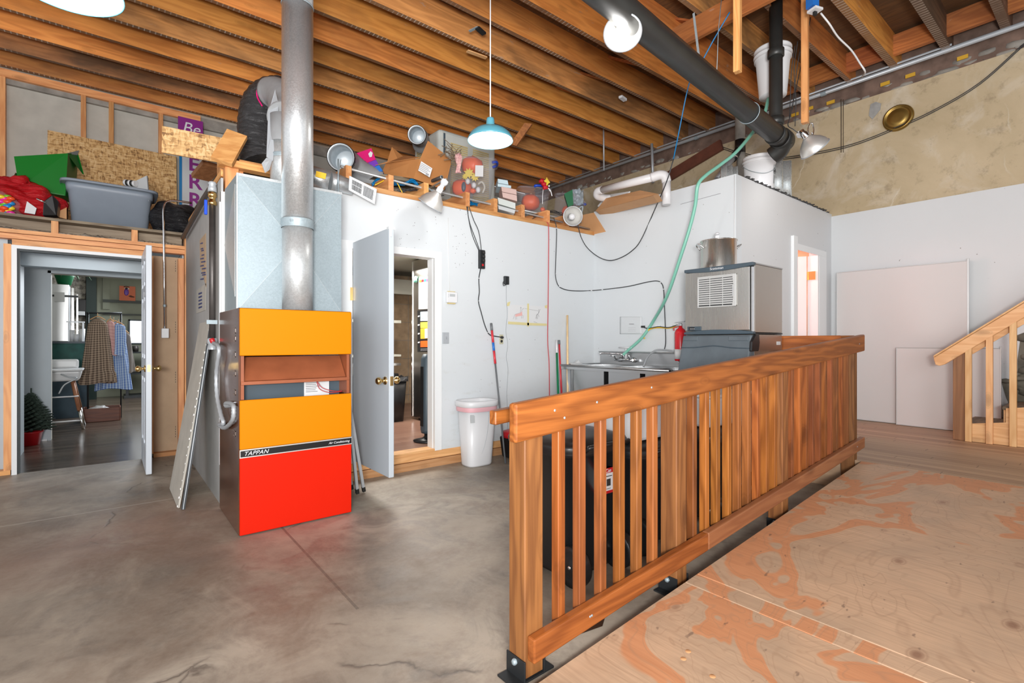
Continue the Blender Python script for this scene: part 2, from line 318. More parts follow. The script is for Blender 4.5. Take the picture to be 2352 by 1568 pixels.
M = dict(
 concrete=concrete(), ply=plywood(), osb=osb(), galv=galv(), galvpipe=galv('galvanized_pipe', (.62, .65, .66), .42, 130, .6),
 duct=galv('bright_duct_steel', (.66, .68, .69), .34, 160, .75), steel=steel(), steelv=steel('brushed_stainless_vertical', (.66, .64, .60), 2, .26),
 steely=steel('brushed_stainless_side', (.50, .47, .43), 1, .32), sinksteel=steel('sink_stainless', (.52, .53, .54), 1, .33),
 chrome=plain('chrome', (.85, .86, .87), .12, 1), brass=plain('polished_brass', (.80, .55, .22), .2, 1), iron=plain('black_iron_pipe', (.10, .09, .085), .45, .6, .25),
 white=wallpaint('white_wall_paint'), whitebooth=wallpaint('booth_wall_paint', (.66, .675, .69)), whiteright=wallpaint('far_wall_paint', (.66, .685, .70)),
 plaster=oldplaster(), stone=stone(), whitepl=plain('white_plastic', (.72, .73, .75), .35), whitepaint=plain('white_enamel', (.70, .72, .74), .35),
 doorgrey=plain('grey_white_door_paint', (.50, .55, .60), .4), doorwhite=plain('white_door_paint', (.62, .67, .73), .38),
 trim=plain('white_trim_paint', (.80, .82, .83), .4), drywall=plain('grey_drywall', (.50, .475, .42), .85, var=.08), brownboard=plain('brown_paper_board', (.50, .36, .235), .8, var=.06),
 partgrey=plain('partition_drywall', (.43, .43, .42), .7, var=.06), hallwhite=plain('hallway_wall_paint', (.50, .56, .60), .5, var=.02),
 orange=plain('yellow_orange_enamel', (.66, .205, .0), .5, spec=.12), red=plain('red_orange_enamel', (.66, .014, .002), .5, spec=.12), brown=plain('brown_enamel', (.11, .042, .022), .22, .1, .2, coat=.3),
 brownin=plain('brown_recess_enamel', (.30, .09, .038), .35, var=.15), black=plain('black_plastic', (.012, .012, .013), .35), blackrub=plain('black_rubber', (.015, .015, .015), .6),
 blackmet=plain('black_steel', (.03, .033, .036), .45, .5), darkgrey=plain('dark_grey_plastic', (.10, .125, .145), .5, var=.12), slate=plain('slate_blue_plastic', (.055, .082, .105), .45),
 greytub=plain('grey_blue_tub_plastic', (.25, .29, .345), .45, var=.04), green=plain('green_card', (.0, .165, .012), .45), redbag=wrinkled('red_plastic_bag', (.50, .005, .01), .22),
 blackbag=wrinkled('black_garbage_bag', (.012, .012, .014), .3), card=plain('brown_cardboard', (.50, .215, .068), .75, var=.05), cardlight=plain('light_cardboard', (.62, .33, .15), .75, var=.04),
 paper=plain('white_paper', (.68, .69, .70), .7), tape=plain('masking_tape', (.68, .60, .30), .6), ink=plain('black_ink', (.03, .03, .03), .6), inkgrey=plain('grey_ink', (.28, .28, .30), .6), inkpink=plain('pink_crayon', (.75, .42, .40), .7),
 magenta=plain('magenta_print', (.65, .008, .16), .4), violet=plain('violet_print', (.16, .04, .42), .4), bluepr=plain('blue_print', (.02, .16, .55), .4), purple=plain('purple_vinyl', (.24, .012, .22), .5),
 blue=plain('blue_plastic', (.01, .075, .62), .35), bluecable=plain('blue_cable', (.0, .17, .42), .4), yellow=plain('yellow_cable', (.85, .52, .02), .45), redcord=plain('red_cord', (.48, .05, .06), .5),
 blackcord=plain('black_cord', (.035, .038, .042), .5), greycord=plain('grey_cord', (.34, .36, .38), .5), whitecord=plain('white_cord', (.72, .72, .72), .5), hose=plain('green_hose', (.20, .50, .39), .35),
 pumpkin=plain('orange_pumpkin', (.85, .12, .015), .45, var=.15), leaf=plain('yellow_leaf', (.80, .62, .06), .6), teal=plain('teal_enamel', (.11, .37, .47), .3), tubclear=clear('clear_plastic_tub', (.62, .60, .68), .17), louvre=plain('grille_grey_plastic', (.50, .51, .505), .45), wallnote=plain('notice_paper', (.62, .65, .67), .6), signwhite=plain('sign_panel_white', (.58, .60, .61), .6),
 pvc=plain('white_pvc', (.70, .69, .70), .35), abs=plain('black_drain_pipe', (.022, .023, .022), .42, var=.2), redpl=plain('red_plastic', (.50, .012, .018), .35), extred=plain('extinguisher_red', (.60, .01, .02), .25),
 greypaint=plain('grey_painted_metal', (.46, .49, .52), .4, .3), beam=plain('dark_red_beam_paint', (.13, .04, .022), .7, var=.2), brick=plain('old_brick', (.17, .11, .085), .9, var=.35), mortar=plain('crumbled_mortar', (.30, .28, .25), .9, var=.3),
 duckgrey=plain('grey_duct_wrap', (.30, .31, .32), .5, var=.15), ductblack=wrinkled('black_duct_plastic', (.035, .035, .037), .25), ductin=plain('ribbed_duct_liner', (.62, .68, .72), .4, .3),
 floordark=planks('dark_cafe_floor', (.13, .095, .07), (.045, .032, .024), 0, .07, .22), floorplat=planks('worn_plank_floor', (.52, .36, .23), (.30, .19, .115), 1, .09, .5), kfloor=planks('kitchen_floor', (.30, .17, .12), (.20, .10, .07), 0, .12, .3),
 tile=plain('brown_wall_tile', (.42, .29, .18), .5, var=.25), sage=plain('sage_green_paint', (.36, .38, .29), .6), tealwall=plain('teal_counter_paint', (.015, .10, .085), .6, var=.3), bluewall=plain('slate_blue_paint', (.035, .07, .10), .6, var=.2),
 bulb=emit('glowing_bulb', (1, .98, .95), 6), shadein=plain('white_shade_lining', (.9, .9, .88), .5), outside=emit('daylight_window', (.93, .97, 1), 2.2), glass=clear('window_glass', (.8, .85, .85), .15, .05),
 leafgreen=plain('dark_needles', (.03, .05, .035), .8, var=.3), plantgreen=plain('plant_leaf', (.03, .09, .03), .6), alum=plain('spun_aluminium', (.80, .79, .76), .38, .7, .1), corr=galv('corrugated_galvanized', (.62, .66, .66), .3, 60, .6),
 cream=plain('cream_metal', (.56, .54, .46), .5), rust=plain('yellowed_louvre', (.58, .47, .22), .6, var=.2), skin=plain('terracotta_paper', (.86, .22, .10), .6), navy=plain('navy_ink', (.05, .07, .2), .6), insul=plain('grey_insulation', (.30, .26, .21), .95, var=.4),
 orangetag=plain('yellow_orange_tag', (.62, .36, .03), .6), browncrate=wood('crate_wood', (.24, .075, .03), (.13, .04, .018), 0, .2), seatwood=wood('beech_leg', (.42, .20, .10), (.30, .13, .06), 2, .1), lightblue=plain('pale_blue_carton', (.52, .66, .72), .6), pinkbox=plain('dusty_pink_carton', (.56, .40, .36), .6),
 gbook=plain('grey_carton', (.50, .54, .52), .6), wood2=wood('light_broom_handle', (.80, .60, .36), (.70, .48, .26), 2, .05), greenpole=plain('green_pole', (.0, .19, .07), .35), greypole=plain('grey_pole', (.15, .16, .17), .4), redpole=plain('red_pole', (.62, .04, .055), .35), plaid=gingham('pink_plaid', (.62, .38, .36), (.50, .27, .27), .05),
 browncheck=gingham('brown_gingham', (.085, .055, .04), (.36, .27, .20), .034), bluecheck=gingham('blue_gingham', (.035, .11, .42), (.50, .62, .75), .026), greycloth=plain('grey_cloth', (.17, .15, .135), .9, var=.15), redflower=plain('red_petals', (.5, .01, .02), .6),
 board=plain('whiteboard_surface', (.63, .61, .60), .22), boardedge=plain('whiteboard_frame', (.62, .63, .63), .35, .5), pinkroom=plain('pink_lit_room_paint', (.85, .62, .58), .6), rawedge=plain('gypsum_edge', (.75, .74, .71), .9), shaker=plain('grey_print', (.45, .47, .48), .6), mg=plain('green_sheet_plastic', (.0, .12, .04), .5),
)

# ------------------------------------------------------------------ geometry helpers
class B:
    """collects shapes (world coordinates) and links them as ONE mesh object"""
    def __init__(s): s.bm = bmesh.new()
    def quadhull(s, pts8):
        v = [s.bm.verts.new(p) for p in pts8]
        for f in ((0, 3, 2, 1), (4, 5, 6, 7), (0, 1, 5, 4), (1, 2, 6, 5), (2, 3, 7, 6), (3, 0, 4, 7)): s.bm.faces.new([v[i] for i in f])
        return s
    def box(s, x0, x1, y0, y1, z0, z1):
        return s.quadhull([(x0, y0, z0), (x1, y0, z0), (x1, y1, z0), (x0, y1, z0), (x0, y0, z1), (x1, y0, z1), (x1, y1, z1), (x0, y1, z1)])
    def taper(s, x0, x1, y0, y1, z0, z1, dx, dy):
        """box whose top is wider by dx, dy on each side"""
        return s.quadhull([(x0, y0, z0), (x1, y0, z0), (x1, y1, z0), (x0, y1, z0), (x0 - dx, y0 - dy, z1), (x1 + dx, y0 - dy, z1), (x1 + dx, y1 + dy, z1), (x0 - dx, y1 + dy, z1)])
    def obox(s, c, sx, sy, sz, rot=None):
        m = (rot if rot is not None else Matrix.Identity(3))
        if isinstance(m, tuple): 
            from mathutils import Euler
            m = Euler(m).to_matrix()
        p = [Vector(c) + m @ Vector((a * sx / 2, b * sy / 2, d * sz / 2)) for d in (-1, 1) for a, b in ((-1, -1), (1, -1), (1, 1), (-1, 1))]
        return s.quadhull(p)
    def beam(s, p0, p1, wd, ht, up=(0, 0, 1)):
        p0, p1 = Vector(p0), Vector(p1); d = (p1 - p0).normalized(); side = d.cross(Vector(up)).normalized(); u = side.cross(d)
        q = []
        for p in (p0, p1):
            for a, b in ((-1, -1), (1, -1), (1, 1), (-1, 1)): q.append(p + side * a * wd / 2 + u * b * ht / 2)
        return s.quadhull(q)
    def prism(s, poly, vec):
        a = [s.bm.verts.new(Vector(p)) for p in poly]; b = [s.bm.verts.new(Vector(p) + Vector(vec)) for p in poly]
        s.bm.faces.new(a[::-1]); s.bm.faces.new(b); n = len(a)
        for i in range(n): s.bm.faces.new((a[i], a[(i + 1) % n], b[(i + 1) % n], b[i]))
        return s
    def tube(s, pts, r, seg=8, caps=True, ring=0, open_=False):
        pts = [Vector(p) for p in pts]; n = len(pts); rings = []
        rr = r if isinstance(r, (list, tuple)) else [r] * n
        prev = None
        for i, p in enumerate(pts):
            d = (pts[min(i + 1, n - 1)] - pts[max(i - 1, 0)]).normalized()
            if prev is None: prev = d.orthogonal().normalized()
            prev = (prev - d * prev.dot(d)).normalized(); o = d.cross(prev)
            k = rr[i] + (ring if i % 2 else 0)
            rings.append([s.bm.verts.new(p + (prev * math.cos(2 * PI * j / seg) + o * math.sin(2 * PI * j / seg)) * k) for j in range(seg)])
        for a, b in zip(rings, rings[1:]):
            for j in range(seg): f = s.bm.faces.new((a[j], a[(j + 1) % seg], b[(j + 1) % seg], b[j])); f.smooth = True
        if caps and not open_:
            s.bm.faces.new(rings[0][::-1]); s.bm.faces.new(rings[-1])
        return s
    def lathe(s, prof, c=(0, 0, 0), axis=(0, 0, 1), seg=24, rib=0, ribn=8, sq=(1, 1)):
        """prof: (radius, height) pairs along axis from c"""
        q = Vector(axis).to_track_quat('Z', 'Y').to_matrix(); c = Vector(c); rings = []
        for r, h in prof:
            if r < 1e-5: rings.append([s.bm.verts.new(c + q @ Vector((0, 0, h)))]); continue
            rings.append([s.bm.verts.new(c + q @ Vector((sq[0] * r * (1 - rib * abs(math.cos(ribn * PI * j / seg))) * math.cos(2 * PI * j / seg), sq[1] * r * (1 - rib * abs(math.cos(ribn * PI * j / seg))) * math.sin(2 * PI * j / seg), h))) for j in range(seg)])
        for a, b in zip(rings, rings[1:]):
            if len(a) == 1 and len(b) == 1: continue
            for j in range(seg):
                k = (j + 1) % seg
                if len(a) == 1: f = s.bm.faces.new((a[0], b[k], b[j]))
                elif len(b) == 1: f = s.bm.faces.new((a[j], a[k], b[0]))
                else: f = s.bm.faces.new((a[j], a[k], b[k], b[j]))
                f.smooth = True
        return s
    def ball(s, c, r, sub=2, sq=(1, 1, 1), noise_=0, ns=2.0, seed=0):
        g = bmesh.ops.create_icosphere(s.bm, subdivisions=sub, radius=1)
        for v in g['verts']:
            k = 1
            if noise_: k = 1 + noise_ * noise.noise(v.co * ns + Vector((seed, seed * .7, 0)))
            v.co = Vector((v.co.x * r * sq[0] * k, v.co.y * r * sq[1] * k, v.co.z * r * sq[2] * k)) + Vector(c)
        for v in g['verts']:
            for f in v.link_faces: f.smooth = True
        return s
    def sheet(s, fn, nu, nv, th=.0, smooth=True, uvs=None):
        """surface fn(u,v)->point; given a thickness th along fn normal approx"""
        uvl = s.bm.loops.layers.uv.verify() if uvs else None
        g = [[s.bm.verts.new(fn(i / nu, j / nv)) for j in range(nv + 1)] for i in range(nu + 1)]
        for i in range(nu):
            for j in range(nv):
                f = s.bm.faces.new((g[i][j], g[i + 1][j], g[i + 1][j + 1], g[i][j + 1])); f.smooth = smooth
                if uvl:
                    for l, (a, b) in zip(f.loops, ((i, j), (i + 1, j), (i + 1, j + 1), (i, j + 1))): l[uvl].uv = (a / nu * uvs[0], b / nv * uvs[1])
        return s
    def out(s, name, mat, parent=None, bevel=0, solid=0, sub=0, recalc=True, seg=1):
        if recalc: bmesh.ops.recalc_face_normals(s.bm, faces=s.bm.faces)
        me = bpy.data.meshes.new(name)
        root = parent
        if parent is not None:
            off = Vector((0, 0, 0)); q = parent
            while q is not None: off += Vector(q.location); q = q.parent
        else:
            xs = [v.co for v in s.bm.verts]
            off = Vector(((min(p.x for p in xs) + max(p.x for p in xs)) / 2, (min(p.y for p in xs) + max(p.y for p in xs)) / 2, min(p.z for p in xs)))
        for v in s.bm.verts: v.co -= off
        s.bm.to_mesh(me); s.bm.free()
        if isinstance(mat, str): mat = M[mat] if mat in M else W[mat]
        me.materials.append(mat)
        o = bpy.data.objects.new(name, me); C.objects.link(o)
        if parent is None: o.location = off
        else: o.parent = parent
        if solid: md = o.modifiers.new('solid', 'SOLIDIFY'); md.thickness = solid; md.offset = 0
        if bevel: md = o.modifiers.new('bevel', 'BEVEL'); md.width = bevel; md.segments = seg; md.limit_method = 'ANGLE'
        if sub: md = o.modifiers.new('sub', 'SUBSURF'); md.levels = sub; md.render_levels = sub
        return o

def T(name, label, cat, loc=(0, 0, 0), group=None):
    o = bpy.data.objects.new(name, None); C.objects.link(o); o.location = loc; o.empty_display_size = .1
    o['label'] = label; o['category'] = cat
    if group: o['group'] = group
    return o
def tag(o, label, cat, group=None, kind=None):
    o['label'] = label; o['category'] = cat
    if group: o['group'] = group
    if kind: o['kind'] = kind
    return o
def S(name, b, mat, parent=None, **k):
    o = b.out(name, mat, parent, **k)
    if parent is None: o['kind'] = 'structure'
    return o
def SE(name, loc=(0, 0, 0)):
    o = bpy.data.objects.new(name, None); C.objects.link(o); o.location = loc; o['kind'] = 'structure'; return o
def lab(o, l): o['label'] = l; return o
def words(body, size, name, mat, parent, origin, xdir, ydir, ext=.001, shear=0, align='LEFT', spacing=1, bold=0):
    cu = bpy.data.curves.new(name, 'FONT'); cu.body = body; cu.size = size; cu.extrude = ext; cu.shear = shear; cu.align_x = align; cu.space_character = spacing; cu.offset = bold
    t = bpy.data.objects.new('tmp', cu); C.objects.link(t)
    dg = bpy.context.evaluated_depsgraph_get(); me = bpy.data.meshes.new_from_object(t.evaluated_get(dg)); 
    bpy.data.objects.remove(t)
    b = B(); b.bm.from_mesh(me)
    x = Vector(xdir).normalized(); y = Vector(ydir).normalized(); z = x.cross(y)
    mt = Matrix((x, y, z)).transposed()
    for v in b.bm.verts: v.co = Vector(origin) + mt @ v.co
    return b.out(name, mat, parent, recalc=False)
def dup(root, loc, label, rotz=0, group=None):
    r = root.copy(); C.objects.link(r); r.location = loc; r.rotation_euler = (0, 0, rotz); r['label'] = label
    if group: r['group'] = group
    for ch in list(root.children):
        c = ch.copy(); C.objects.link(c); c.parent = r
        for g in ch.children: d = g.copy(); C.objects.link(d); d.parent = c
    return r
def bez(pts, n=8):
    """smooth path through points (Catmull-Rom)"""
    pts = [Vector(p) for p in pts]; out = []
    P = [pts[0] * 2 - pts[1]] + pts + [pts[-1] * 2 - pts[-2]]
    for i in range(1, len(P) - 2):
        for k in range(n):
            t = k / n
            out.append(.5 * ((2 * P[i]) + (P[i + 1] - P[i - 1]) * t + (2 * P[i - 1] - 5 * P[i] + 4 * P[i + 1] - P[i + 2]) * t * t + (3 * P[i] - P[i - 1] - 3 * P[i + 1] + P[i + 2]) * t ** 3))
    return out + [pts[-1]]
# ================================================================== SETTING
RS = .0717                                    # slope of ramp and railing
def ramp_z(x): return .035 + .0655 * (x - 1.15)
def yedge(x): return 1.275 + .0165 * (x - 1.15)
S('floor', B().box(-7, 4.76, -4, 6.36, -.15, 0), 'concrete')
S('floor', B().box(4.66, 7.14, -4, 2.40, 0, .25), 'floorplat')
S('floor', B().box(-6, .62, 6.36, 8.27, -.15, .0), 'floordark')
S('floor', B().box(-6, 6, 8.27, 14.4, -.15, 0), 'floordark')
S('floor', B().box(.76, 4.6, 4.32, 8.0, 0, .157), 'kfloor')
# ---- ceiling with joists and bridging
ceil = SE('ceiling', (0, 0, 4.35))
S('roof_deck', B().box(-6, 7.3, -4, 8.4, 4.66, 4.75), 'deck', ceil)
for k in range(-18, 8):
    y = 4.87 + .457 * k
    th = .05 if y > 2.0 else .075
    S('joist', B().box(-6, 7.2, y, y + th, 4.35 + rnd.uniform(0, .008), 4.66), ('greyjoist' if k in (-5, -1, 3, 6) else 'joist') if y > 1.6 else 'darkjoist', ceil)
for X in (-1.4, 1.67, 4.72):
    for k in range(-14, 7):
        y = 4.87 + .457 * k
        b = B()
        b.beam((X, y + .05, 4.37), (X, y + .457, 4.63), .02, .085, (1, 0, 0)); 
        S('bridging', b, 'block', ceil)
for k in range(-14, -3):
    y = 4.87 + .457 * k
    S('end_blocking', B().box(6.82, 6.87, y + .075, y + .457, 4.40, 4.62), 'block', ceil)
S('header_board', B().box(4.42, 4.46, 1.0, 2.93, 4.13, 4.349), 'pinex' if False else 'block', ceil)
# ---- far long wall (right), plaster above, white below
wr = S('wall_right', B().box(7.13, 7.35, -4, 14, 0, 4.14), 'plaster')
S('brick_course', B().box(7.15, 7.35, -4, 8.4, 4.14, 4.75), 'brick', wr)
b = B()
for i in range(130):
    y = -1.5 + i * .075 + rnd.uniform(-.05, .05); b.ball((7.16, y, 4.155 + rnd.uniform(-.03, .07)), rnd.uniform(.02, .065), 1, (.4, rnd.uniform(1, 2.2), rnd.uniform(.5, 1)), .6, 3, i)
S('crumbled_mortar_edge', b, 'mortar', wr)
S('painted_panel', B().box(7.118, 7.131, -4, 2.385, .25, 2.78), 'whiteright', wr)
b = B()
b.prism([(7.119, .74, .45), (7.119, .80, .62), (7.119, .84, .80), (7.119, .72, .84), (7.119, .72, 1.02), (7.119, .70, 1.22), (7.119, .55, 1.36), (7.119, .1, 1.42), (7.119, -.5, 1.3), (7.119, -.55, .45)], (-.006, 0, 0))
for i in range(95):
    y = .68 - rnd.random() * 1.15; z = .50 + rnd.random() * .82
    b.ball((7.115, y, z), rnd.uniform(.04, .085), 1, (.45, 1.25, .75), .35, 2, i)
for i in range(9): b.ball((7.10, .80 - .09 * i, .80 + .03 * (i % 3)), .05, 1, (.5, 1.3, .5), .35, 2, i)
S('exposed_rubble_stone', b, plain('rubble_stone', (.16, .15, .12), .95, var=.45), wr)
# patches, panel seams and tags on the plaster
b = B().tube([onx(1932, y, 7.125) for y in (228, 290, 350)], .006, 5).tube([onx(1937, y, 7.125) for y in (228, 290, 350)], .004, 5)
S('panel_seam', b, plain('dark_seam', (.12, .09, .06), .9), wr)
for px, py in ((1908, 235), (1863, 248), (2033, 192), (2091, 173), (2211, 132), (1826, 263)):
    p = onx(px, py, 7.12); S('masonry_tag', B().obox(p, .012, .09 if px != 1863 else .05, .04), 'orangetag', wr)
b = B().prism([onx(x, y, 7.128) for x, y in ((2000, 240), (2012, 234), (2024, 238), (2022, 252), (2014, 262), (2004, 274), (1996, 266), (1998, 250))], (-.008, 0, 0))
S('mortar_patch', b, plain('grey_patch', (.36, .36, .35), .8, var=.3), wr)
c = onx(2063, 271, 7.12)
b = B().lathe([(.0, .03), (.05, .034), (.08, .03), (.10, .018), (.115, .02), (.125, .035), (.14, .035), (.15, 0)], c, (-1, 0, 0), 36)
cv = S('pipe_cover_plate', b, plain('aged_brass', (.30, .19, .05), .35, .8, .2), wr)
# ---- back wall of the building above the left loft, with opening to the cafe
wb = S('wall_back', B().box(-7, -.545, 8.27, 8.4, 0, 4.4).box(-.545, .62, 8.27, 8.4, 2.03, 4.4).box(.62, 7.13, 8.27, 8.4, 0, 4.4), 'drywall')
S('hallway_panel', B().box(-3, -.545, 8.255, 8.27, 0, 2.15).box(-.545, .7, 8.255, 8.27, 2.03, 2.15), 'hallwhite', wb)
S('opening_trim', B().box(-.575, -.545, 8.235, 8.27, 0, 2.06).box(-.575, .7, 8.235, 8.27, 2.03, 2.06), 'hallwhite', wb)
S('skirting', B().box(-3, -.58, 8.235, 8.255, 0, .02), 'trim', wb)
for x0, x1 in ((-1.03, -.93), (-.27, -.22), (0, .05), (.52, .57), (.93, .98)):
    S('stud', B().box(x0, x1, 8.18, 8.27, 2.36, 4.26), 'pinez', wb)
S('top_plate', B().box(-1.2, 1.0, 8.17, 8.27, 4.26, 4.349), 'pinex', wb)
S('plaster_fringe', B().box(-1.2, 7.1, 8.22, 8.27, 4.2, 4.349), 'mortar', wb)
# ---- hallway and cafe beyond the left door
S('ceiling', B().box(-2.5, .62, 6.42, 8.23, 2.155, 2.2), 'hallwhite')
S('trim_1', B().box(-2.0, .62, 7.3, 7.45, 2.0, 2.154), 'hallwhite')
S('wall_hallway', B().box(.62, .66, 6.46, 8.25, 0, 2.15), 'hallwhite')
S('wall_hallway', B().box(-.80, -.72, 6.46, 7.6, 0, 2.15), 'hallwhite')
wc = S('wall_cafe', B().box(-7, .34, 14.0, 14.2, 0, 4.5).box(.34, 1.7, 14.0, 14.2, 0, 1.14).box(.34, 1.7, 14.0, 14.2, 1.69, 4.5).box(1.7, 6, 14, 14.2, 0, 4.5), 'sage')
S('raised_panel', B().box(-.1, .02, 13.95, 14.0, 1.9, 3.0).box(.02, 1.4, 13.95, 14.0, 2.6, 2.68), 'sage', wc)
S('moulding', B().box(-.1, 1.6, 13.92, 14.0, 2.05, 2.11).box(-.1, 1.6, 13.94, 14.0, 1.78, 1.81), plain('dark_trim', (.06, .07, .06), .5), wc)
S('wall_cafe', B().box(-6.2, -6, 8.4, 14, 0, 4.5), 'sage')
S('wall_cafe', B().box(-6, -.37, 13.6, 13.99, 0, 4.5), 'stone')
S('trim_2', B().box(-.36, -.2, 13.5, 13.98, 0, 4.5), plain('dark_column_paint', (.008, .022, .018), .5))
S('ceiling', B().box(-6, 6, 8.41, 14, 4.4, 4.5), 'sage')
wn = SE('window_1', (1, 14, 1.1))
S('daylit_glass', B().box(.34, 1.7, 14.06, 14.08, 1.14, 1.69), 'outside', wn)
S('window_frame', B().box(.34, 1.7, 13.97, 14.05, 1.66, 1.69).box(.34, 1.7, 13.97, 14.05, 1.14, 1.17).box(.34, .37, 13.97, 14.05, 1.14, 1.69).box(.62, .645, 13.99, 14.05, 1.14, 1.69), 'dark_trim' if False else 'darkgrey', wn)
# ---- left stud wall with loft above
wl = S('wall_left', B().box(-3, -.78, 6.44, 6.455, 0, 2.08).box(.34, .66, 6.44, 6.455, 0, 2.1), 'brownboard')
for x in (-1.2, -.735, .31, .575):
    S('stud', B().box(x, x + .05, 6.35, 6.44, .04, 2.08), 'pinez', wl)
S('stud', B().box(.63, .68, 6.33, 6.44, 0, 2.3), 'pinez', wl)
S('bottom_plate', B().box(.36, .63, 6.345, 6.44, 0, .04), 'pinex', wl)
S('bottom_plate', B().box(-3, -.69, 6.345, 6.44, 0, .04), 'pinex', wl)
S('door_header', B().box(-.68, .31, 6.345, 6.44, 2.075, 2.125), 'pinex', wl)
S('top_plate', B().box(-3, .63, 6.34, 6.44, 2.13, 2.175), 'pinex', wl)
S('top_plate', B().box(-3, .63, 6.335, 6.44, 2.18, 2.215), 'pinex', wl)
loft = SE('loft_floor_left' if False else 'floor', (0, 7.3, 2.3))
S('deck_board', B().box(-3, .66, 6.36, 8.17, 2.335, 2.36), 'oldboard', loft)
S('rim_board', B().box(-3, .62, 6.50, 6.53, 2.216, 2.333), 'oldboard', loft)
for x in (-1.35, -.42, .18): S('joist_end', B().box(x, x + .05, 6.36, 6.49, 2.217, 2.333), 'pinez', loft)
b = B()
for i in range(60): b.ball((-1.3 + i * .032, 6.43 + .02 * math.sin(i), 2.222), .035, 1, (1.1, .8, .5 + .5 * abs(noise.noise(V(i * .3, 0, 0))) * 2), .5, 3, i)
tag(b.out('loose_insulation', 'insul'), 'grey loose insulation spilling over the plate above the left door', 'insulation', kind='stuff')
# door frame left
S('trim_3', B().box(-.68, -.645, 6.31, 6.46, 0, 2.07).box(-.645, .30, 6.31, 6.46, 2.04, 2.07).box(.27, .30, 6.31, 6.46, 0, 2.04), 'trim')
S('trim_4', B().box(-.645, -.63, 6.35, 6.40, 0, 2.04).box(-.63, .27, 6.35, 6.40, 2.022, 2.04), plain('dark_weatherstrip', (.05, .06, .065), .6))
# six panel door, open 90 degrees towards the room
d = SE('door_1', (.29, 6.3, 0))
b = B().box(.268, .292, 5.535, 6.305, .012, 2.06)
def stile(b, x0, x1):
    for y0, y1 in ((5.52, 5.62), (5.88, 5.95), (6.21, 6.31)): b.box(x0, x1, y0, y1, .01, 2.062)
    for z0, z1 in ((.01, .24), (.86, 1.04), (1.62, 1.72), (1.96, 2.062)):
        b.box(x0 + .0004, x1 - .0004, 5.62, 5.88, z0, z1); b.box(x0 + .0004, x1 - .0004, 5.95, 6.21, z0, z1)
stile(b, .258, .302)
S('door_leaf', b, 'doorwhite', d, bevel=.004)
b = B()
for y0, y1 in ((5.655, 5.845), (5.985, 6.175)):
    for z0, z1 in ((.275, .825), (1.075, 1.585), (1.755, 1.925)): b.box(.262, .298, y0, y1, z0, z1)
S('raised_panels', b, 'doorwhite', d, bevel=.006)
for sgn, x in ((-1, .258), (1, .302)):
    kn = S('door_knob', B().lathe([(.0, .075), (.018, .073), (.028, .06), (.027, .045), (.014, .03), (.011, .012), (.028, .01), (.032, 0)], (x, 5.59, .955), (sgn, 0, 0), 20), 'brass', d)
S('latch_plate', B().box(.268, .292, 5.517, 5.52, .93, .99), 'brass', d)
S('paper_scrap', B().prism([(.2575, 5.83, 1.52), (.2575, 5.79, 1.66), (.2575, 5.78, 1.50)], (-.002, 0, 0)), 'paper', d)
# ---- drywall partition beside the furnace
wp = S('wall_partition', B().box(.64, .655, 4.19, 6.32, 0, 2.40), 'partgrey')
S('end_stud', B().box(.672, .76, 4.215, 4.26, 0, 2.50), 'pinez', wp)
S('end_stud', B().box(.672, .80, 4.262, 4.31, 0, 2.50), 'pinez', wp)
S('gypsum_edge', B().box(.640, .668, 4.185, 4.21, 0, 2.30), 'rawedge', wp)
S('top_plate', B().box(.66, .75, 4.32, 6.3, 2.45, 2.50), 'piney', wp)
for y in (4.7, 5.1, 5.5, 5.9): S('stud', B().box(.657, .745, y, y + .04, 0, 2.45), 'pinez', wp)
# ---- central white wall with kitchen door
WY = 4.19
wm = S('wall_center', B().box(1.36, 1.50, WY, WY + .13, 2.05, 2.515).box(1.50, 1.60, WY, WY + .13, 2.05, 2.515).box(2.50, 4.69, WY, WY + .13, .157, 2.515).box(1.60, 2.50, WY, WY + .13, 2.06, 2.515), 'white')
S('wall_left_stud', B().box(1.405, 1.50, WY + .01, WY + .05, 0, 2.5), 'pinez', wm)
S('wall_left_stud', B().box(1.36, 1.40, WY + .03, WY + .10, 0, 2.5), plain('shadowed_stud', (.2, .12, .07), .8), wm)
S('top_plate', B().box(.76, 4.69, WY - .004, WY + .12, 2.516, 2.56), 'pinex', wm)
S('bottom_plate', B().box(1.5, 4.6, WY + .01, WY + .13, 0, .075), 'base', wm)
S('bottom_plate', B().box(1.5, 4.6, WY + .02, WY + .13, .08, .156), 'base', wm)
S('threshold', B().box(1.62, 2.46, WY - .01, WY + .13, .157, .175), 'base', wm)
b = B()
for i in range(70): 
    px = rnd.choice((rnd.uniform(905, 1010), rnd.uniform(1040, 1080), rnd.uniform(1020, 1340))); py = rnd.uniform(475, 620) if px < 1090 else rnd.uniform(500, 900)
    p = ony(px, py, WY - .0005); b.obox(p, rnd.uniform(.003, .009), .002, rnd.uniform(.003, .008))
S('nail_holes', b, 'inkgrey', wm)
